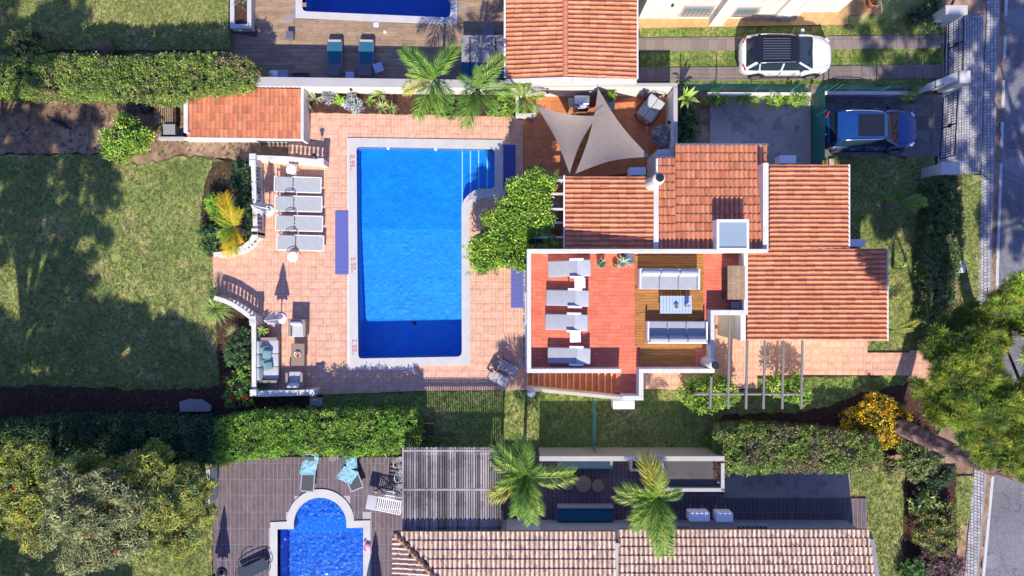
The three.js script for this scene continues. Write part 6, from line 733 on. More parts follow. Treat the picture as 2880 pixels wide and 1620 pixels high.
// wooden deck at the top: spa, tables, boxes
{ const at = (px, py, h) => { const [x, z] = W(px, py, ND + h); return [x, ND, z]; }, p = at(1358, 160, 0.8), t = thing('hot_tub', 'rectangular covered hot tub with a grey lid beside the annex', 'hot tub', p); part(t, 'cabinet', bx(-0.98, 0.98, 0, 0.74, -1.0, 1.0, 0.06), M.greyFabric); part(t, 'cover', [bx(-1.0, 1.0, 0.74, 0.82, -1.02, 0.3, 0.03)], M.greyStone); part(t, 'cover', bx(-1.0, 1.0, 0.74, 0.82, 0.31, 1.02, 0.03), M.blueFabric); part(t, 'strap', [-0.6, 0.6].map((x) => bx(x - 0.03, x + 0.03, 0.82, 0.826, -0.9, 0.9)), M.metalDark);
  const s = thing('step_stool', 'dark ribbed step in front of the covered hot tub', 'step', at(1372, 86, 0.3)); for (let i = 0; i < 4; i++) part(s, 'slat', bx(-0.3, 0.3, 0.22, 0.25, -0.2 + i * 0.1, -0.2 + i * 0.1 + 0.085), M.metalGrey); for (const q of [-1, 1]) part(s, 'side', bx(q * 0.28 - 0.02, q * 0.28 + 0.02, 0, 0.22, -0.2, 0.2), M.metalGrey);
  const tb = (label, px, py, w, ry) => { const o = thing('side_table', label, 'side table', at(px, py, 0.4), ry); part(o, 'tabletop', cb(0, 0.38, 0, w, 0.03, w, 0.01), M.pale); for (const a of [-1, 1]) for (const b of [-1, 1]) part(o, 'leg', bar([a * w * 0.5, 0, b * w * 0.5], [a * w * 0.42, 0.38, b * w * 0.42], 0.018, 5), M.pale); }; tb('pale blue side table turned askew right of the dark loungers', 1064, 190, 0.44, 0.35); tb('pale blue side table between the two dark loungers', 984, 214, 0.4, 0);
  const l = thing('lantern', 'white square lantern with a pyramid top on the wooden deck', 'lantern', at(768, 208, 0.4)); part(l, 'body', cb(0, 0, 0, 0.36, 0.34, 0.36, 0.01), M.metalWhite); part(l, 'cap', nn(new THREE.ConeGeometry(0.27, 0.16, 4).rotateY(PI / 4).translate(0, 0.42, 0)), M.metalWhite);
  const b = thing('storage_box', 'mauve box next to the white lantern on the wooden deck', 'storage box', at(795, 208, 0.3)); part(b, 'body', cb(0, 0, 0, 0.4, 0.26, 0.38, 0.01), M.cushionGrey); part(b, 'lid', cb(0, 0.26, 0, 0.44, 0.03, 0.42, 0.01), M.cushionGrey); const b2 = thing('crate', 'low dark crate right of the mauve box on the wooden deck', 'crate', at(845, 214, 0.1)); part(b2, 'body', [cb(0, 0, -0.14, 0.76, 0.14, 0.02), cb(0, 0, 0.14, 0.76, 0.14, 0.02), cb(-0.37, 0, 0, 0.02, 0.14, 0.28), cb(0.37, 0, 0, 0.02, 0.14, 0.28), cb(0, 0, 0, 0.74, 0.03, 0.27)], M.greyFabric);
  const pt = thing('post_box', 'small dark box standing on the sunny part of the wooden deck', 'box', at(814, 98, 0.3)); part(pt, 'body', cb(0, 0, 0, 0.3, 0.26, 0.34, 0.01), M.metalGrey); part(pt, 'lid', cb(0, 0.26, 0, 0.33, 0.03, 0.37, 0.01), M.metalGrey);
  const sk = (label, px, py, w) => { const o = thing('skimmer_lid', label, 'skimmer lid', at(px, py, 0)); part(o, 'lid', cb(0, 0.006, 0, w, 0.012, w, 0.004), M.plasticWhite); part(o, 'knob', cyl(0.025, 0.025, 0.008, 0, 0.018, 0, 8), M.metalGrey); return o; }; sk('larger white square skimmer lid on the wooden deck', 1058, 70, 0.23); sk('smaller white square skimmer lid on the wooden deck', 1083, 90, 0.14); { const [x, z] = W(1157, 1037); sk('pale blue square lid near the shaded deck edge south of the pool', 1157, 1037, 0.25).position.set(x, 0, z); }
  const pl = thing('planter_box', 'white edged planter box with a spiky plant at the top left', 'planter', at(678, 24, 0.4)); part(pl, 'wall', [bx(-0.5, -0.3, 0, 0.45, -3, 0.95), bx(0.3, 0.5, 0, 0.45, -3, 0.95), bx(-0.3, 0.3, 0, 0.45, 0.75, 0.95)], M.coping); part(pl, 'soil', bx(-0.3, 0.3, 0, 0.3, -3, 0.75), M.mulch); const pr = rosette('spiky_plant', 'spiky brown green plant growing in the white edged planter box', 'plant', [pl.position.x, ND + 0.3, pl.position.z - 0.2], 30, 0.55, 0.03, [[0.2, 0.18, 0.1], [0.28, 0.24, 0.15], [0.14, 0.18, 0.06]]);
  struct('pebble_bed', slabP([[646, 70], [722, 72], [722, 104], [700, 100], [650, 92]], ND + 0.03, 0.1), M.gravel);
}
// grey terrace: stools, benches, chairs, sunbed
{ const at = (px, py, h) => { const [x, z] = W(px, py, h); return [x, 0, z]; };
  const rt = (label, px, py, R, m = M.wickerTan, h = 0.4) => { const o = thing('stool', label, 'stool', at(px, py, h)); part(o, 'top', cyl(R, R, 0.05, 0, h - 0.05, 0, 26), m); part(o, 'leg', [0, 1, 2].map((i) => bar([cos(i * 2.1) * R * 0.9, 0, sin(i * 2.1) * R * 0.9], [cos(i * 2.1) * R * 0.6, h - 0.05, sin(i * 2.1) * R * 0.6], 0.02, 6)), M.wood); }; rt('large round pale stool in the shaded grey terrace', 1641, 1361, 0.37, M.wickerTan); rt('medium round pale stool right of the large stool', 1682, 1366, 0.29, M.wickerTan); rt('round pale stool half hidden under the palm frond', 1598, 1362, 0.26, M.wickerTan); rt('small round wooden stool between the two blue towels', 935, 1289, 0.18, M.pole);
  const bench = (label, px, py, w, d, m, back) => { const o = thing('bench', label, 'bench', at(px, py, 0.45)); part(o, 'base', bx(-w / 2, w / 2, 0, 0.3, -d / 2, d / 2, 0.02), M.greyWall); part(o, 'cushion', cush(-w / 2, w / 2, 0.3, 0.44, -d / 2, d / 2), m); part(o, 'backrest', bx(-w / 2, w / 2, 0.3, 0.62, back * d / 2 - 0.05, back * d / 2 + 0.05, 0.02), M.cap); }; bench('pale blue bench under the beige wall of the grey terrace', 1646, 1304, 2.6, 0.5, M.teal, -1); bench('dark blue bench against the wall of the beige roofed house', 1646, 1446, 2.6, 0.72, M.blueFabric, -1);
  const tub = thing('planter_box', 'white box planter left of the south palm trunk', 'planter', at(1796, 1306, 0.4)); part(tub, 'wall', [bx(-0.4, 0.6, 0, 0.5, -0.3, -0.2), bx(-0.4, 0.6, 0, 0.5, 0.2, 0.3), bx(-0.4, -0.3, 0, 0.5, -0.2, 0.2), bx(0.5, 0.6, 0, 0.5, -0.2, 0.2)], M.white); part(tub, 'soil', bx(-0.3, 0.5, 0, 0.4, -0.2, 0.2), M.mulch);
  const ch = (label, px, py, ry) => { const o = thing('wire_chair', label, 'chair', at(px, py, 0.6), ry, 'white wire chairs under the slatted pergola'); part(o, 'seat', [0, 1, 2].map((i) => nn(new THREE.TorusGeometry(0.24 - i * 0.07, 0.013, 5, 20).rotateX(PI / 2).translate(0, 0.44, 0)))  , M.metalWhite); part(o, 'backrest', [tube([[-0.24, 0.44, 0], [-0.26, 0.7, -0.22], [0, 0.84, -0.32], [0.26, 0.7, -0.22], [0.24, 0.44, 0]], 0.014, 20, 5), ...[-0.12, 0, 0.12].map((x) => tube([[x, 0.44, -0.2], [x * 1.1, 0.6, -0.28], [x, 0.82, -0.31]], 0.01, 8, 4))], M.metalWhite); for (let i = 0; i < 4; i++) { const a = i * PI / 2 + 0.7; part(o, 'leg', bar([cos(a) * 0.26, 0, sin(a) * 0.26], [cos(a) * 0.2, 0.44, sin(a) * 0.2], 0.012, 5), M.metalWhite); } return o; }; const c0 = ch('topmost white wire chair at the left edge of the slatted pergola', 1128, 1304, 1.2); copy(c0, 'middle white wire chair at the left edge of the slatted pergola', at(1131, 1341, 0.6), 1.4); copy(c0, 'lowest white wire chair at the left edge of the slatted pergola', at(1128, 1380, 0.6), 1.5);
  const p = at(1082, 1420, 0.7), sb = thing('slatted_table', 'white slatted folding table with a white cloth at its left end', 'table', p, -0.2); part(sb, 'frame', [[-1, -1, 1, -1], [-1, 1, 1, 1], [-1, -1, -1, 1], [1, -1, 1, 1]].map(([a, b, c, d]) => beam([a * 0.78, 0.7, b * 0.3], [c * 0.78, 0.7, d * 0.3], 0.045, 0.04)), M.metalWhite); for (let i = 0; i < 12; i++) part(sb, 'slat', bx(-0.34 + i * 0.093, -0.34 + i * 0.093 + 0.045, 0.69, 0.71, -0.28, 0.28), M.metalWhite); part(sb, 'leg', [[-0.7, -0.28, 0.5, -0.28], [0.7, -0.28, -0.5, -0.28], [-0.7, 0.28, 0.5, 0.28], [0.7, 0.28, -0.5, 0.28]].map(([a, b, c, d]) => bar([a, 0, b], [c, 0.7, d], 0.022, 6)), M.metalWhite); part(sb, 'cloth', cush(-0.84, -0.38, 0.7, 0.74, -0.34, 0.34, 0.02), M.cushionWhite);
  const fc = thing('folding_chair', 'white folding chair standing over the slatted table', 'chair', at(1094, 1404, 1.0), -0.12); part(fc, 'frame', [bar([-0.22, 0, 0.25], [-0.2, 1.05, -0.2], 0.018, 6), bar([0.22, 0, 0.25], [0.2, 1.05, -0.2], 0.018, 6), bar([-0.2, 0, -0.25], [-0.18, 0.5, 0.2], 0.018, 6), bar([0.2, 0, -0.25], [0.18, 0.5, 0.2], 0.018, 6)], M.metalWhite); for (let i = 0; i < 5; i++) part(fc, 'seat_slat', bx(-0.2, 0.2, 0.5, 0.52, -0.2 + i * 0.09, -0.2 + i * 0.09 + 0.05), M.metalWhite); for (let i = 0; i < 3; i++) part(fc, 'back_slat', beam([-0.2, 0.72 + i * 0.12, -0.06 - i * 0.05], [0.2, 0.72 + i * 0.12, -0.06 - i * 0.05], 0.02, 0.06), M.metalWhite);
  const f = thing('pool_float', 'pink inflatable fish lying on the coping of the round-ended pool', 'pool float', [...at(1033, 1536, 0.1)]); f.position.y = 0.05; part(f, 'body', crease(new THREE.SphereGeometry(0.15, 14, 10).scale(1, 0.45, 1.05).translate(0, 0.07, 0), 1.4), M.pink); for (const s of [-1, 1]) part(f, 'fin', crease(new THREE.SphereGeometry(0.05, 8, 6).scale(1.1, 0.5, 2.4).rotateY(s * 0.5).translate(-0.12, 0.06, s * 0.19), 1.4), M.pink);
  const d = thing('step_block', 'pale blue shaded step block below the south balustrade', 'step', at(890, 1134, -0.1)); part(d, 'block', cb(0, -0.3, 0, 0.6, 0.28, 0.55, 0.015), M.greyWall);
  const dl = thing('sun_lounger', 'dark blue lounger cut by the bottom edge beside the blue parasol', 'sun lounger', at(706, 1606, 0.4), 0.45); part(dl, 'frame', [tube([[-0.7, 0.3, -0.3], [0.8, 0.3, -0.3], [0.8, 0.3, 0.3], [-0.7, 0.3, 0.3]], 0.02, 40, 6, true), tube([[-0.5, 0.3, -0.34], [-0.45, 0.55, -0.36], [0, 0.55, -0.36], [0.05, 0.3, -0.34]], 0.016, 16, 5)], M.metalDark); part(dl, 'seat', bx(-0.66, 0.76, 0.29, 0.31, -0.27, 0.27), M.navy); part(dl, 'leg', [[-0.5, -0.3], [-0.5, 0.3], [0.6, -0.3], [0.6, 0.3]].map(([a, b]) => bar([a, 0, b], [a, 0.3, b], 0.018, 5)), M.metalDark);
  const ex = thing('compost_bin', 'dark crate standing at the hedge end on the south lawn', 'crate', at(1203, 1208, 0.4)); for (let i = 0; i < 4; i++) part(ex, 'slat', [bx(-0.28, 0.28, 0.02 + i * 0.11, 0.1 + i * 0.11, -0.3, -0.27), bx(-0.28, 0.28, 0.02 + i * 0.11, 0.1 + i * 0.11, 0.27, 0.3), bx(-0.3, -0.28, 0.02 + i * 0.11, 0.1 + i * 0.11, -0.3, 0.3), bx(0.28, 0.3, 0.02 + i * 0.11, 0.1 + i * 0.11, -0.3, 0.3)], M.greyFabric);
  const ho = thing('garden_hose', 'coiled dark garden hose beside the hedge end', 'hose', at(1184, 1232, 0)); part(ho, 'coil', tube(Array.from({ length: 40 }, (_, i) => [cos(i * 0.5) * (0.25 - i * 0.002), 0.03 + i * 0.002, sin(i * 0.5) * 0.14]), 0.014, 160, 5), M.green);
}
// soil path at the left: rack, covered ball, blue pole, boulder, slabs
{ const at = (px, py, h = 0) => { const [x, z] = W(px, py, h); return [x, -0.1, z]; }, r = thing('slatted_rack', 'wooden slatted rack left of the pump house', 'rack', at(462, 312, 0.3)); for (let i = 0; i < 9; i++) part(r, 'slat', bx(-0.5 + i * 0.1, -0.5 + i * 0.1 + 0.06, 0.3, 0.33, -0.62, 0.62), woodPlanks[i % 4]); part(r, 'rail', [bx(0.42, 0.52, 0, 0.36, -0.66, 0.66), bx(-0.5, 0.42, 0.24, 0.3, -0.6, -0.5), bx(-0.5, 0.42, 0.24, 0.3, 0.5, 0.6)], M.wood);
  const c = thing('covered_ball', 'round black covered bundle beside the wooden rack', 'bundle', at(402, 296, 0.2)); const g = new THREE.IcosahedronGeometry(0.36, 3), p = g.attributes.position; for (let i = 0; i < p.count; i++) { const k = 0.86 + 0.28 * fbm((p.getX(i) + 2) / 4, (p.getZ(i) + p.getY(i) + 3) / 6, 14, 3, 9); p.setXYZ(i, p.getX(i) * k, max(-0.2, p.getY(i) * k * 0.8), p.getZ(i) * k); } g.computeVertexNormals(); part(c, 'cover', crease(g.translate(0, 0.2, 0), 1.5), mat([0.03, 0.03, 0.035], { roughness: 0.35 })); part(c, 'knot', cyl(0.05, 0.02, 0.08, 0, 0.48, 0, 8), M.metalDark);
  const bp = thing('pole', 'long blue pole lying across the wooden rack', 'pole', at(446, 284, 0.5)); part(bp, 'tube', bar([-1.1, 0.5, -0.2], [1.2, 0.46, 0.22], 0.022, 8), M.blueMetal); part(bp, 'tip', bar([-1.25, 0.5, -0.23], [-1.1, 0.5, -0.2], 0.03, 8), M.metalDark);
  const b = thing('boulder', 'pale round boulder behind the top left hedge', 'boulder', at(292, 140)); const bg = new THREE.IcosahedronGeometry(0.46, 3), q = bg.attributes.position; for (let i = 0; i < q.count; i++) { const k = 0.85 + 0.3 * fbm((q.getX(i) + 2) / 4, (q.getZ(i) + q.getY(i) + 3) / 6, 12, 3, 5); q.setXYZ(i, q.getX(i) * k * 1.15, q.getY(i) * k * 0.8, q.getZ(i) * k); } bg.computeVertexNormals(); part(b, 'rock', crease(bg.translate(0, 0.15, 0), 1.4), mat([0.4, 0.34, 0.3], { map: T.soil }));
  const pp = thing('concrete_pillar', 'short grey concrete pillar at the pump house corner', 'pillar', at(477, 364, 0.3)); part(pp, 'shaft', cb(0, -0.1, 0, 0.5, 0.5, 0.42, 0.02), M.greyStone); part(pp, 'cap', cb(0, 0.4, 0, 0.56, 0.05, 0.48, 0.01), M.greyStone);
  const sb2 = thing('stone_bench', 'pale rounded stone slab in the deep shade at the lower left', 'bench', at(555, 1140)); part(sb2, 'slab', prism([[-0.75, -0.2], [-0.3, -0.33], [0.3, -0.3], [0.75, 0], [0.7, 0.25], [-0.7, 0.25]], 0.22, 0.32), M.greyStone); part(sb2, 'foot', [cb(-0.4, -0.1, 0, 0.2, 0.32, 0.3), cb(0.4, -0.1, 0, 0.2, 0.32, 0.3)], M.greyStone);
  for (const [i, [px, py, ry]] of [[155, 338, 0.3], [168, 348, 0.45]].entries()) { const k = thing('plank', ['upper of two loose grey planks on the shaded soil', 'lower of two loose grey planks on the shaded soil'][i], 'plank', at(px, py), -ry); part(k, 'board', bx(-0.5, 0.5, 0, 0.03, -0.05, 0.05), M.wood); }
  const ob = thing('paving_slab', 'small tan slab with a stub wall beside the green screen fence', 'slab', at(2338, 457)); part(ob, 'slab', cb(0, 0.02, 0, 0.24, 0.14, 0.34, 0.01), mat([0.55, 0.4, 0.3])); 
  const pbx = thing('wall_barbecue', 'dark barrel planter hanging on the white post wall at the left', 'planter', at(566, 1380, 0.4)); part(pbx, 'tub', lathe([[0.001, 0.1], [0.22, 0.1], [0.26, 0.5], [0.22, 0.5], [0.2, 0.42], [0.001, 0.42]], 16), M.metalDark); leafy(pbx, 0.4, 0.14, 20, G.dark);
}
// ---------- hedges ----------
hedge('long clipped hedge left of the pump house below the top left lawn', WP([[-140, 168], [150, 154], [420, 160], [560, 150], [680, 160], [712, 188], [704, 238], [640, 250], [560, 254], [500, 270], [420, 268], [300, 260], [60, 254], [-140, 250]], 1.75), 1.75, { seed: 11, gap: 0.16 });
hedge('bright green clipped hedge above the blue towels of the grey terrace', WP([[604, 1190], [700, 1172], [900, 1166], [1162, 1164], [1172, 1218], [1164, 1270], [1000, 1282], [800, 1275], [640, 1300], [596, 1312]], 1.7), 1.7, { seed: 12, pal: G.brightHedge, gap: 0.14 });
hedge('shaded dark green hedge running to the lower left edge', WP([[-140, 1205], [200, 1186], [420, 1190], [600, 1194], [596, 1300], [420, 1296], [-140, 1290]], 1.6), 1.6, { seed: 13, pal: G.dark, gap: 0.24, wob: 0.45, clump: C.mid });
hedge('clipped hedge between the yellow flowering bush and the gravel planter', WP([[2024, 1214], [2120, 1204], [2300, 1216], [2470, 1232], [2488, 1290], [2440, 1330], [2300, 1326], [2100, 1330], [2046, 1330], [2018, 1262]], 1.5), 1.5, { seed: 14, pal: [...G.hedge, [0.2, 0.12, 0.11], [0.15, 0.2, 0.06]], gap: 0.14 });
hedge('long shaded hedge along the cobbled street pavement', WP([[2632, 498], [2700, 490], [2712, 640], [2706, 740], [2694, 800], [2694, 985], [2624, 992], [2616, 760]], 1.15), 1.15, { seed: 15, pal: [[0.07, 0.11, 0.03], [0.1, 0.15, 0.04], [0.14, 0.18, 0.06], [0.12, 0.12, 0.07]], gap: 0.18, wob: 0.3 });
// ---------- palms and fan plants ----------
const gp = (px, py, h) => { const [x, z] = W(px, py, h); return [x, 0, z]; };
palm('tall feathery palm rising from the flower bed in front of the hot tub', gp(1222, 224, 2.7), [0, 2.7, 0], [[-48, 2.15, 24, 1], [-40, 1.7, 40, 0], [38, 2.0, 26, 1], [30, 1.6, 46, 0], [-112, 1.7, 12, 3], [-80, 1.4, 30, 2], [-157, 2.2, 14, 1], [168, 1.9, 18, 1], [140, 1.6, 26, 0], [-20, 1.0, 58, 1]], {});
palm('feathery palm with drooping fronds between flower bed and patio wall', gp(1340, 252, 2.3), [0, 2.3, 0], [[-164, 2.1, 14, 1], [178, 1.6, 32, 0], [40, 2.1, 22, 2], [55, 1.6, 40, 1], [92, 1.8, 14, 1], [135, 1.7, 22, 0], [-130, 1.3, 34, 0], [-60, 1.2, 44, 0], [10, 1.3, 50, 1]]);
palm('small wispy palm in the white planter box beside the shade sail', gp(1474, 274, 1.6), [0, 1.6, 0], [[-30, 1.1, 20, 2], [-65, 1.2, 14, 2], [20, 0.9, 30, 1], [85, 1.1, 12, 2], [140, 1.1, 14, 1], [-150, 1.0, 20, 1], [180, 1.0, 28, 2]]);
palm('left south palm with fronds over the slatted pergola', gp(1478, 1338, 3.1), [0, 3.1, 0], [[-42, 2.25, 16, 1], [2, 1.8, 26, 1], [86, 2.45, 14, 2], [-120, 2.1, 14, 3], [-98, 1.6, 34, 1], [172, 2.3, 16, 1], [186, 1.7, 36, 0], [-20, 1.5, 45, 0], [50, 1.3, 42, 0], [140, 1.3, 44, 1], [-150, 1.4, 40, 0], [-60, 1.9, 22, 2], [-8, 2.0, 16, 1], [160, 2.0, 22, 2], [195, 2.0, 20, 1]]);
palm('right south palm with fronds reaching onto the beige roof', gp(1846, 1400, 3.2), [0, 3.2, 0], [[-16, 2.4, 14, 3], [4, 1.7, 36, 2], [-82, 2.1, 14, 2], [-102, 1.5, 36, 1], [-140, 2.0, 18, 1], [172, 2.9, 6, 1], [190, 1.9, 26, 1], [72, 1.3, 18, 1], [-48, 1.3, 44, 1], [140, 1.3, 36, 0], [215, 1.6, 34, 2], [-8, 2.1, 22, 3], [-70, 1.9, 20, 2], [-125, 1.8, 26, 2], [180, 2.2, 18, 2], [158, 1.7, 24, 1]]);
palm('golden yellow palm between the lawn and the white balustrade', gp(660, 640, 1.3), [0, 1.3, 0], [[-14, 1.9, 16, 0], [-2, 1.4, 34, 1], [-166, 1.6, 12, 0], [176, 1.5, 20, 1], [-150, 1.1, 36, 2], [30, 1.2, 34, 1], [150, 1.0, 22, 0], [-120, 1.0, 30, 2], [-60, 1.0, 44, 2]], { mats: frondGold, name: 'golden_palm' });
palm('slender young palm on the shaded lawn by the street hedge', gp(2532, 572, 1.2), [0, 1.2, 0], [[88, 1.35, 14, 2], [70, 1.0, 30, 1], [-20, 1.0, 20, 0], [-70, 1.0, 24, 0], [120, 0.9, 26, 1], [180, 0.7, 34, 0]]);
palm('low yellow green palm near the east corner of the tiled roof', gp(2520, 930, 1.0), [0, 1.0, 0], [[62, 1.25, 12, 3], [-118, 1.1, 12, 2], [80, 0.8, 34, 2], [-60, 0.7, 34, 1]], { set: F.stiff });
rosette('cordyline', 'small star shaped cordyline on the lawn beside the east roof', 'plant', gp(2530, 752, 0.5), 30, 0.62, 0.04, [[0.2, 0.28, 0.06], [0.28, 0.32, 0.08]], { trunk: 0.5 });
rosette('yucca', 'small yellow green cordyline at the street hedge foot', 'plant', gp(2590, 948, 0.3), 26, 0.42, 0.03, [[0.3, 0.32, 0.08], [0.2, 0.26, 0.06]]);
rosette('fountain_grass', 'large fan of arching grass at the curved balustrade end', 'grass clump', gp(604, 866, 0.6), 420, 1.0, 0.034, [[0.2, 0.29, 0.06], [0.27, 0.34, 0.09], [0.14, 0.22, 0.04]], { arch: 0.9, p0: 0.05, pr: 0.95 });
rosette('fountain_grass', 'straw coloured grass clump below the fan of arching grass', 'grass clump', gp(660, 936, 0.2), 110, 0.6, 0.018, [[0.36, 0.32, 0.14], [0.26, 0.28, 0.1]], { arch: 0.7 });
rosette('reed_clump', 'thin upright reeds beside the gap in the curved balustrade', 'grass clump', gp(604, 812, 0.3), 80, 0.75, 0.016, [[0.12, 0.18, 0.05], [0.18, 0.22, 0.07]], { p0: 0.6, pr: 0.8 });
rosette('agave', 'variegated agave at the pump house end of the flower bed', 'agave', gp(884, 272, 0.4), 22, 0.62, 0.07, [[0.36, 0.4, 0.22], [0.22, 0.27, 0.12]], { arch: 0.4, p0: 0.3 });
rosette('agave', 'small low agave behind the variegated agave in the flower bed', 'agave', gp(872, 305, 0.2), 18, 0.36, 0.05, [[0.16, 0.22, 0.1]], {});
plant('twiggy_shrub', 'bare silvery twiggy shrub in the flower bed', 'shrub', [...gp(926, 274, 0.3)], [[0, 0.3, 0, 0.28]], { pal: G.silver, clump: C.long, per: 260, core: false });
plant('lime_shrub', 'small lime green shrub in the flower bed', 'shrub', gp(953, 280, 0.3), [[0, 0.2, 0, 0.22]], { pal: G.lime, per: 420 });
plant('lavender_bush', 'silver grey lavender bush in the flower bed', 'shrub', gp(996, 288, 0.3), [[0, 0.26, 0, 0.34], [0.15, 0.2, 0.22, 0.24], [-0.15, 0.2, 0.05, 0.26]], { pal: G.silver, clump: C.long, per: 300 });
rosette('yucca', 'left yucca at the lower edge of the flower bed', 'yucca', gp(1072, 303, 0.4), 34, 0.55, 0.05, [[0.28, 0.36, 0.1], [0.4, 0.42, 0.2], [0.16, 0.24, 0.05]], { trunk: 0.25 }); rosette('yucca', 'right yucca at the lower edge of the flower bed', 'yucca', gp(1100, 304, 0.4), 34, 0.52, 0.05, [[0.28, 0.36, 0.1], [0.4, 0.42, 0.2], [0.16, 0.24, 0.05]], { trunk: 0.25 }); rosette('yucca', 'upper yucca against the white wall in the flower bed', 'yucca', gp(1066, 266, 0.5), 34, 0.6, 0.05, [[0.24, 0.34, 0.08], [0.36, 0.4, 0.16], [0.16, 0.24, 0.05]], { trunk: 0.4 });
rosette('fern', 'small bright fern left of the yuccas in the flower bed', 'fern', gp(1041, 284, 0.2), 26, 0.38, 0.07, [[0.14, 0.28, 0.04], [0.2, 0.34, 0.06]], { arch: 0.9 });
plant('ground_shrub', 'low bushy green shrub at the patio end of the flower bed', 'shrub', gp(1425, 300, 0.3), [[-0.3, 0.25, 0, 0.42], [0.2, 0.22, 0.1, 0.4], [-0.75, 0.22, 0.1, 0.36], [0.1, 0.3, -0.35, 0.36]], { pal: G.vine, per: 260 });
plant('ground_shrub', 'low green shrub under the palms in the flower bed', 'shrub', gp(1260, 306, 0.3), [[-0.4, 0.2, 0, 0.35], [0.2, 0.22, 0, 0.4], [0.7, 0.2, 0, 0.36]], { pal: G.green, per: 240, clump: C.long });
solo('stone', 'single white stone lying in the flower bed', 'stone', nn(new THREE.IcosahedronGeometry(0.09, 1).scale(0.7, 0.6, 1).translate(...(() => { const [x, z] = W(971, 301); return [x, 0.1, z]; })())), M.white);
// ---------- shrubs ----------
plant('citrus_tree', 'rounded bright green shrub tree left of the grey pillar', 'tree', gp(352, 388, 1.0), [[0, 1.2, 0, 0.62], [-0.6, 1.0, 0.15, 0.5], [0.55, 1.0, 0.2, 0.52], [-0.15, 1.0, 0.55, 0.5], [0.1, 1.1, -0.6, 0.48], [-0.75, 0.85, 0.55, 0.38], [0.9, 0.9, -0.1, 0.34]], { pal: G.vine, per: 330, trunk: [[[0, 0, 0], [0, 0.9, 0], 0.07, 0.05]], clump: C.mid });
plant('flowering_shrub', 'shrub with orange red flowers in the top left corner', 'shrub', gp(62, 126, 1.3), [[0, 1.2, 0, 0.62], [0.45, 1.0, -0.4, 0.5], [-0.4, 1.0, 0.5, 0.5], [0.5, 1.0, 0.4, 0.5], [-0.5, 0.9, -0.1, 0.5]], { pal: G.hedge, per: 300, flowers: { share: 0.05, pal: G.orange, s: 1.8 } });
plant('shrub', 'dark glossy shrub against the balustrade at its north end', 'shrub', gp(686, 490, 0.7), [[0, 0.6, -0.1, 0.5], [-0.35, 0.5, 0.35, 0.45], [0.15, 0.6, 0.6, 0.45], [-0.4, 0.35, -0.3, 0.35]], { pal: [...G.dark, [0.06, 0.14, 0.04]], per: 300 });
plant('shrub', 'dark glossy shrub behind the golden palm against the balustrade', 'shrub', gp(690, 575, 0.8), [[0, 0.7, 0, 0.5], [0.05, 0.65, 0.6, 0.45], [-0.2, 0.5, -0.5, 0.4], [0, 0.5, 1.0, 0.36]], { pal: [...G.dark, [0.07, 0.15, 0.04]], per: 300 });
plant('shrub', 'round light green bush on the lawn side of the golden palm', 'shrub', gp(602, 572, 0.5), [[0, 0.4, 0, 0.42], [0.1, 0.35, 0.4, 0.35]], { pal: [[0.14, 0.26, 0.02], [0.2, 0.32, 0.03]], per: 420, clump: C.long });
plant('shrub', 'dark shrub below the golden palm at the curved balustrade', 'shrub', gp(598, 668, 0.6), [[0, 0.45, 0, 0.5], [-0.35, 0.35, -0.3, 0.4], [0.3, 0.4, 0.35, 0.4], [-0.3, 0.35, 0.4, 0.4], [0.35, 0.35, -0.3, 0.35]], { pal: [...G.dark, ...G.green], per: 300 });
plant('shrub', 'mid green shrub behind the wicker sofa balustrade', 'shrub', gp(672, 985, 0.7), [[0, 0.6, 0, 0.5], [0.2, 0.55, -0.55, 0.42], [-0.3, 0.5, 0.4, 0.45], [0.3, 0.55, 0.5, 0.42], [-0.1, 0.45, -0.3, 0.4], [-0.5, 0.4, 0.1, 0.34]], { pal: [...G.green, ...G.dark], per: 290 });
plant('flowering_shrub', 'bush with red flowers behind the south end of the balustrade', 'shrub', gp(668, 1090, 0.8), [[0, 0.7, 0, 0.55], [0.25, 0.6, -0.5, 0.45], [-0.3, 0.55, 0.4, 0.5], [0.25, 0.6, 0.5, 0.45], [-0.35, 0.5, -0.3, 0.4]], { pal: [...G.vine, ...G.green], per: 290, flowers: { share: 0.035, pal: G.red, s: 3.6 } });
plant('flowering_bush', 'large dome of bright yellow flowers beside the leaning pine trunk', 'shrub', gp(2468, 1184, 0.7), [[0, 0.5, 0, 0.95, 0.8], [-0.75, 0.4, 0.4, 0.72], [-0.9, 0.35, 0.0, 0.6], [0.75, 0.4, -0.35, 0.6], [-0.2, 0.4, 0.8, 0.65], [0.15, 0.45, -0.7, 0.6], [1.25, 0.3, -0.1, 0.5], [0.5, 0.4, 0.75, 0.6], [0.1, 0.4, 1.0, 0.5]], { pal: [...G.yellow, [0.7, 0.38, 0.01], [0.06, 0.08, 0.015]], per: 800, clump: C.petal, fo: { gain: 1.5 } });
plant('shrub', 'large leafy shrub in front of the left pergola poles', 'shrub', gp(1992, 1100, 1.3), [[-0.6, 1.0, 0, 0.62], [0.1, 1.2, -0.1, 0.66], [0.75, 1.1, 0.05, 0.6], [0.2, 1.0, 0.5, 0.5], [-0.35, 0.9, 0.5, 0.5], [1.1, 0.8, 0.3, 0.4]], { pal: G.vine, per: 320, clump: C.mid });
plant('shrub', 'smaller leafy shrub climbing the right pergola poles', 'shrub', gp(2225, 1095, 1.3), [[-0.5, 1.0, -0.1, 0.42], [0.1, 1.15, 0.1, 0.45], [0.6, 1.0, 0.25, 0.42], [0.35, 1.0, -0.3, 0.36]], { pal: G.vine, per: 260, clump: C.mid, core: false });
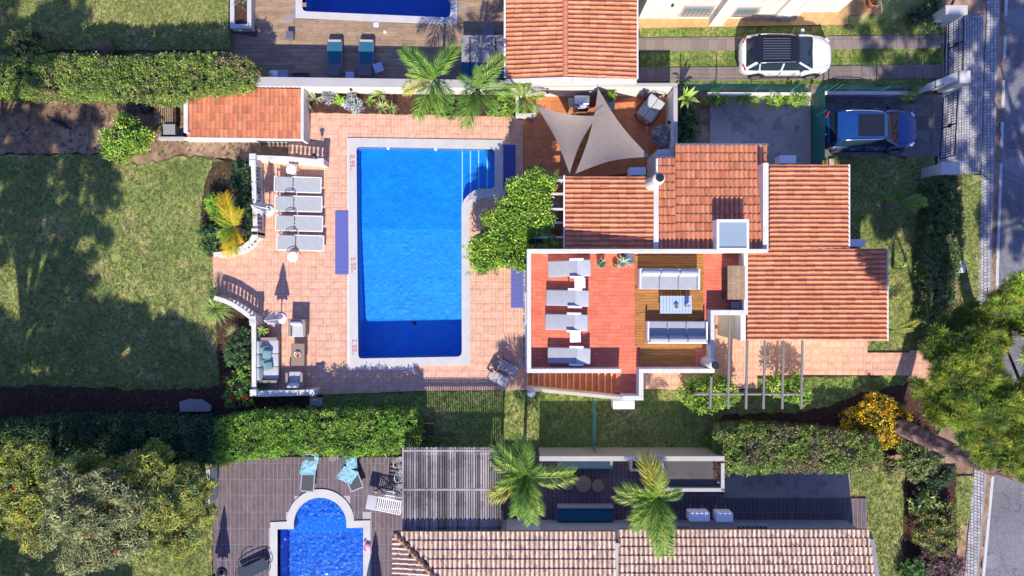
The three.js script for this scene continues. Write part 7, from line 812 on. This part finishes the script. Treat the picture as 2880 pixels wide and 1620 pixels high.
plant('shrub', 'dense dark shrub between the patio side wall and the concrete yard', 'shrub', gp(1925, 350, 0.7), [[0, 0.6, 0, 0.6], [0.1, 0.6, -0.6, 0.5], [-0.05, 0.5, 0.55, 0.5], [0.35, 0.5, 0.2, 0.45]], { pal: [...G.dark, ...G.green], per: 300 });
rosette('banana_plant', 'broad leaved banana plant at the corner of the mesh fence', 'plant', gp(1928, 276, 0.7), 12, 0.9, 0.26, [[0.22, 0.34, 0.05], [0.3, 0.4, 0.08], [0.18, 0.28, 0.05]], { arch: 0.6, p0: 0.2, trunk: 0.6 });
for (const [i, [px, py, n]] of [[2010, 276, 0.35], [2100, 276, 0.3], [2180, 278, 0.34], [2240, 274, 0.4]].entries()) plant('creeper', ['first', 'second', 'third', 'fourth'][i] + ' creeper tuft from the left hanging on the yard wall', 'creeper', gp(px, py, 0.3), [[0, 0.25, 0, n], [0.4, 0.2, 0.05, n * 0.7], [-0.35, 0.25, 0.02, n * 0.6]], { pal: G.vine, per: 260, core: false });
plant('creeper', 'creeper growing over the pale wall behind the blue car', 'creeper', gp(2562, 252, 0.5), [[0, 0.5, 0, 0.32], [-0.1, 0.3, 0.35, 0.28], [0.2, 0.6, -0.2, 0.28]], { pal: G.vine, per: 280, core: false });
plant('shrub', 'grey green shrub clump on the shaded lawn at the upper gate', 'shrub', gp(2620, 60, 0.5), [[0, 0.35, 0, 0.5], [-0.6, 0.3, -0.3, 0.5], [0.1, 0.3, -0.8, 0.5]], { pal: [...G.dark, [0.1, 0.14, 0.08]], per: 240 });
plant('shrub', 'shrub with grey leaves between the clipped hedge and the pine trunk', 'shrub', gp(2585, 1285, 0.9), [[0, 0.8, 0, 0.6], [-0.4, 0.7, 0.4, 0.5], [0.5, 0.7, 0.3, 0.55], [0.1, 0.6, 0.8, 0.5], [-0.4, 0.6, -0.4, 0.45]], { pal: [...G.hedge, [0.2, 0.2, 0.14]], per: 280 });
plant('shrub', 'brownish shrub at the end of the clipped hedge', 'shrub', gp(2505, 1320, 0.4), [[0, 0.3, 0, 0.42], [0.35, 0.25, -0.1, 0.34]], { pal: [[0.2, 0.17, 0.07], [0.14, 0.15, 0.05]], per: 280 });
plant('shrub', 'dark shrub north of the rust coloured bush in the street bed', 'shrub', gp(2650, 1350, 0.7), [[0, 0.5, 0, 0.5], [-0.5, 0.5, 0.3, 0.5], [0.3, 0.5, -0.3, 0.4]], { pal: G.dark, per: 260 });
plant('shrub', 'sparse yellow green shrub between hedge and rust coloured bush', 'shrub', gp(2602, 1402, 0.8), [[0, 0.6, 0, 0.42], [0.4, 0.6, 0.2, 0.4], [-0.25, 0.5, 0.35, 0.36]], { pal: [[0.2, 0.26, 0.07], [0.28, 0.3, 0.1], [0.1, 0.14, 0.05]], per: 150, clump: C.broad, core: false });
plant('shrub', 'wide rust and olive coloured bush in the street bed', 'shrub', gp(2640, 1480, 0.9), [[0, 0.8, 0, 0.72], [-0.5, 0.7, 0.5, 0.6], [0.55, 0.7, 0.4, 0.6], [0.1, 0.7, 0.85, 0.6], [-0.45, 0.6, -0.4, 0.55], [0.5, 0.6, -0.5, 0.55]], { pal: [...G.rust, ...G.olive], per: 300 });
plant('shrub', 'purple leaved bush at the bottom of the street bed', 'shrub', gp(2660, 1580, 0.7), [[0, 0.6, 0, 0.6], [-0.6, 0.5, 0.2, 0.5], [0.5, 0.5, 0.3, 0.5], [0, 0.5, 0.7, 0.5], [-0.5, 0.5, -0.4, 0.45]], { pal: G.purple, per: 320 });
plant('flowering_shrub', 'green shrub with a few red flowers at the bottom of the street bed', 'shrub', gp(2575, 1600, 0.6), [[0, 0.5, 0, 0.5], [0.4, 0.4, 0.5, 0.5], [-0.3, 0.4, 0.5, 0.4]], { pal: G.green, per: 280, flowers: { share: 0.012, pal: G.red, s: 2 } });
// ---------- trees ----------
const lob = (list) => list.map(([px, py, h, r, sq]) => { const [x, z] = W(px, py, h); return [x, h, z, r, sq ?? 0.75]; });
function tree(name, label, foot, lobes, o) { const [fx, , fz] = foot, L0 = lobes.map(([x, y, z, r, s]) => [x - fx, y, z - fz, r, s]), L = o.sub ? subs(L0, o.sub[0], o.sub[1], Math.round(abs(fx * 7 + fz * 13))) : L0; const c = L.reduce((s, q) => [s[0] + q[0] / L.length, s[1] + q[1] / L.length, s[2] + q[2] / L.length], [0, 0, 0]), fork = o.fork ?? [c[0] * 0.5, c[1] * 0.45, c[2] * 0.5], tk = [[[0, -0.3, 0], fork, o.r ?? 0.16, (o.r ?? 0.16) * 0.75]]; for (const q of L0) { const m = [lerp(fork[0], q[0], 0.55) + 0.1, lerp(fork[1], q[1], 0.6), lerp(fork[2], q[2], 0.5)]; tk.push([fork, m, (o.r ?? 0.16) * 0.4, (o.r ?? 0.16) * 0.26], [m, [q[0], q[1], q[2]], (o.r ?? 0.16) * 0.26, 0.02]); } return plant(name, label, 'tree', foot, L, { trunk: tk, ...o }); }
const subs = (L, n, k, seed) => { const r = rng(seed), out = []; for (const [x, y, z, R] of L) for (let i = 0; i < n * R * R; i++) { const a = r() * 6.283, d = Math.sqrt(r()) * R * 0.95; out.push([x + cos(a) * d, y + R * 0.45 * Math.sqrt(max(0, 1 - d * d / R / R)) * (0.4 + 0.6 * r()) + (r() - 0.5) * 0.3, z + sin(a) * d, k * (0.7 + 0.6 * r()), 0.6]); } return out; };
const olive = { pal: G.olive, per: 250, clump: C.long, coreR: 0.45, sub: [6, 0.5], fo: { gain: 2.2 }, flowers: { share: 0.012, pal: G.orange, s: 2 } };
tree('bottlebrush_tree', 'olive green bottlebrush tree nearest the grey terrace wall', gp(470, 1430, 3), lob([[500, 1370, 3.4, 1.1], [430, 1410, 4, 1.1], [540, 1430, 3, 0.9], [470, 1480, 3.2, 1.1], [400, 1350, 3.8, 0.9], [560, 1370, 2.8, 0.7], [380, 1480, 3.6, 1.0]]), { ...olive, pal: [...G.olive, [0.22, 0.22, 0.05]] });
tree('bottlebrush_tree', 'olive green bottlebrush tree in the middle of the lower left grove', gp(270, 1450, 4), lob([[300, 1400, 4.6, 1.2], [230, 1450, 4.8, 1.2], [330, 1480, 4.2, 1.2], [260, 1530, 4.2, 1.1], [170, 1490, 4.4, 1.1], [200, 1380, 4.8, 1.0]]), { ...olive, pal: [[0.2, 0.21, 0.1], [0.24, 0.24, 0.1], [0.15, 0.17, 0.07], [0.1, 0.12, 0.05]] });
tree('bottlebrush_tree', 'olive green bottlebrush tree along the lower left picture edge', gp(70, 1400, 4), lob([[90, 1370, 4.8, 1.1], [30, 1420, 4.6, 1.2], [120, 1440, 4.4, 1.1], [60, 1330, 4.6, 0.9], [-60, 1380, 5, 1.3], [-120, 1480, 5, 1.3]]), olive);
tree('bottlebrush_tree', 'bright yellow green tree beside the shaded hedge at the left edge', gp(60, 1318, 3.6), lob([[60, 1312, 4.4, 0.8], [120, 1340, 4, 0.7], [10, 1340, 4.2, 0.8], [-60, 1300, 4.6, 1.0]]), { ...olive, pal: [[0.18, 0.24, 0.025], [0.27, 0.3, 0.03], [0.12, 0.17, 0.025]], flowers: undefined, fo: { gain: 2.6 } });
tree('bottlebrush_tree', 'small yellow green tree between grove and shaded hedge', gp(290, 1345, 3), lob([[250, 1335, 3.6, 0.7], [310, 1345, 3.6, 0.7], [350, 1320, 3.2, 0.6], [420, 1300, 3, 0.6]]), { ...olive, pal: [[0.16, 0.2, 0.03], [0.22, 0.24, 0.04], [0.08, 0.13, 0.03]] });
const foot = W(2506, 1188), pl = lob([[2700, 930, 7, 1.0], [2665, 1005, 7.4, 0.9], [2640, 1100, 7, 0.9], [2640, 1150, 6.8, 0.62], [2715, 1060, 7.8, 1.1], [2740, 1150, 7.6, 1.1], [2800, 905, 7.6, 0.85], [2870, 850, 8, 0.95], [2810, 1180, 8, 1.0], [2870, 1120, 8, 0.9], [2790, 1228, 7.2, 0.9], [2872, 1268, 7.5, 0.95], [2915, 1345, 7.4, 0.75], [2970, 1200, 8, 1.4], [2970, 1010, 8.5, 1.2], [2745, 975, 8, 0.8]]).map((l) => [l[0] - foot[0], l[1], l[2] - foot[1], l[3], l[4]]);
{ const f1 = [1.15, 5.2, 0.85], f2 = [1.75, 6.6, -1.0], tk = [[[0, -0.3, 0], [0.15, 0.8, 0.12], 0.5, 0.42], [[0.15, 0.8, 0.12], [0.7, 3, 0.5], 0.42, 0.35], [[0.7, 3, 0.5], f1, 0.35, 0.28], [f1, f2, 0.2, 0.12], [f1, [1.9, 7.2, 1.0], 0.22, 0.1]]; for (const q of pl) { const a = q[2] < -1.6 ? f2 : f1, m = [lerp(a[0], q[0], 0.5), lerp(a[1], q[1], 0.6), lerp(a[2], q[2], 0.5)]; tk.push([a, m, 0.1, 0.055], [m, [q[0], q[1], q[2]], 0.055, 0.02]); } plant('pine_tree', 'tall umbrella pine leaning over the street beside the yellow bush', 'tree', [foot[0], 0, foot[1]], subs(pl, 17, 0.33, 17), { trunk: tk, bark: M.barkPine, pal: G.pine, per: 260, clump: C.needle, core: false, seed: 91, fo: { gain: 1.25, mat: needleM } }); }
// pines beyond the frame whose crowns shade the lawn and the street; lobes given by where their shadow falls
const sh = (list, h) => list.map(([px, py, r, dh = 0]) => { const y = h + dh, x = (px - 1440) / 60, z = (py - 810) / 60; return [x + SUN.x / SUN.y * y, y, z + SUN.z / SUN.y * y, r, 0.7]; });
const pine = { bark: M.barkPine, pal: G.pine, per: 170, sub: [7, 0.33], core: false, fo: { mat: needleM }, clump: C.needle, r: 0.28 };
tree('pine_tree', 'umbrella pine standing left of the picture beside the lawn', [-24, -0.3, 7], sh([[60, 330, 1.1], [130, 470, 1.9], [30, 520, 1.8], [215, 500, 1.4], [230, 620, 1.2], [110, 620, 1.3], [30, 700, 0.8], [180, 770, 1.1], [230, 745, 0.8], [120, 850, 0.6], [290, 440, 0.9], [250, 350, 0.9], [10, 420, 1.2], [330, 480, 0.35], [60, 400, 1.3], [165, 415, 1.2], [70, 590, 1.5], [170, 690, 0.9], [285, 560, 0.7], [230, 800, 0.7], [150, 800, 0.7], [95, 700, 0.7], [300, 640, 0.45], [200, 860, 0.5], [20, 640, 1.0]], 9), { ...pine, per: 210 });
tree('pine_tree', 'umbrella pine standing beyond the top left corner', [-25, -0.3, -3], sh([[10, 30, 0.8], [150, 40, 1.0], [40, 250, 0.8], [-60, 150, 1.4], [150, 110, 0.6], [190, 10, 0.8], [40, 100, 0.6]], 9), pine);
tree('pine_tree', 'umbrella pine standing across the street beyond the right edge', [27, -0.3, 3], sh([[2790, 60, 1.6], [2830, 230, 1.7], [2770, 330, 0.8], [2850, 380, 1.4], [2790, 470, 1.1], [2870, 560, 1.5], [2810, 640, 1.0], [2740, 130, 1.0], [2920, 120, 2], [2860, 700, 0.8], [2700, 250, 0.5], [2690, 420, 0.5]], 9.5), pine);
tree('pine_tree', 'umbrella pine standing beyond the top right corner', [22, -0.3, 2], sh([[2600, 40, 1.3], [2520, 20, 1.1], [2640, 130, 1.0], [2500, 90, 0.8], [2560, 190, 0.7], [2420, 60, 0.8], [2640, 230, 0.6], [2450, 160, 0.5]], 11), pine);

tree('bottlebrush_tree', 'bottlebrush tree standing beyond the lower left corner', [-21, -0.3, 17], sh([[60, 1560, 1.3], [180, 1580, 1.1], [290, 1610, 1.0], [-40, 1600, 1.4], [330, 1580, 0.6], [20, 1490, 0.8], [-10, 1010, 1.2], [20, 930, 0.7], [0, 1090, 1.0], [-60, 900, 1.0]], 4.6), olive);

{ const r = rng(5), poly = WP([[2008, 1300], [2034, 1300], [2034, 1360], [2012, 1352], [2004, 1325]], 1.43), sp = []; for (let i = 0; i < 90; i++) { const [x, z] = W(2000 + r() * 34, 1300 + r() * 60, 1.43); if (inPoly(x, z, poly)) sp.push([x, 1.44, z, 0.8]); } tag(foliage(scene, numbered('leaf_litter'), sp, C.small, [[0.2, 0.09, 0.05], [0.28, 0.14, 0.08], [0.14, 0.07, 0.04]], { up: 1, gain: 1 }), 'drift of fallen brown leaves in the gravel planter', 'fallen leaves', null, 'stuff'); }
{ const r = rng(6), sp = [], a = WP([[-60, 262], [520, 262], [700, 400], [700, 450], [-60, 430]], 0), b = WP(verge, 0); for (let i = 0; i < 900; i++) { const [x, z] = W(-60 + r() * 760, 256 + r() * 200); if (inPoly(x, z, a)) sp.push([x, -0.1, z, 0.35 + 0.4 * r()]); } for (let i = 0; i < 500; i++) { const [x, z] = W(r() * 620, 1085 + r() * 110); sp.push([x, -0.06, z, 0.4 + 0.5 * r()]); } tag(foliage(scene, numbered('leaf_litter'), sp, C.small, [[0.18, 0.11, 0.07], [0.26, 0.17, 0.1], [0.12, 0.09, 0.05], [0.1, 0.14, 0.04]], { up: 1, gain: 1, seed: 6 }), 'scattered dead leaves and weeds on the bare soil at the left', 'fallen leaves', null, 'stuff'); }
renderer.render(scene, camera);
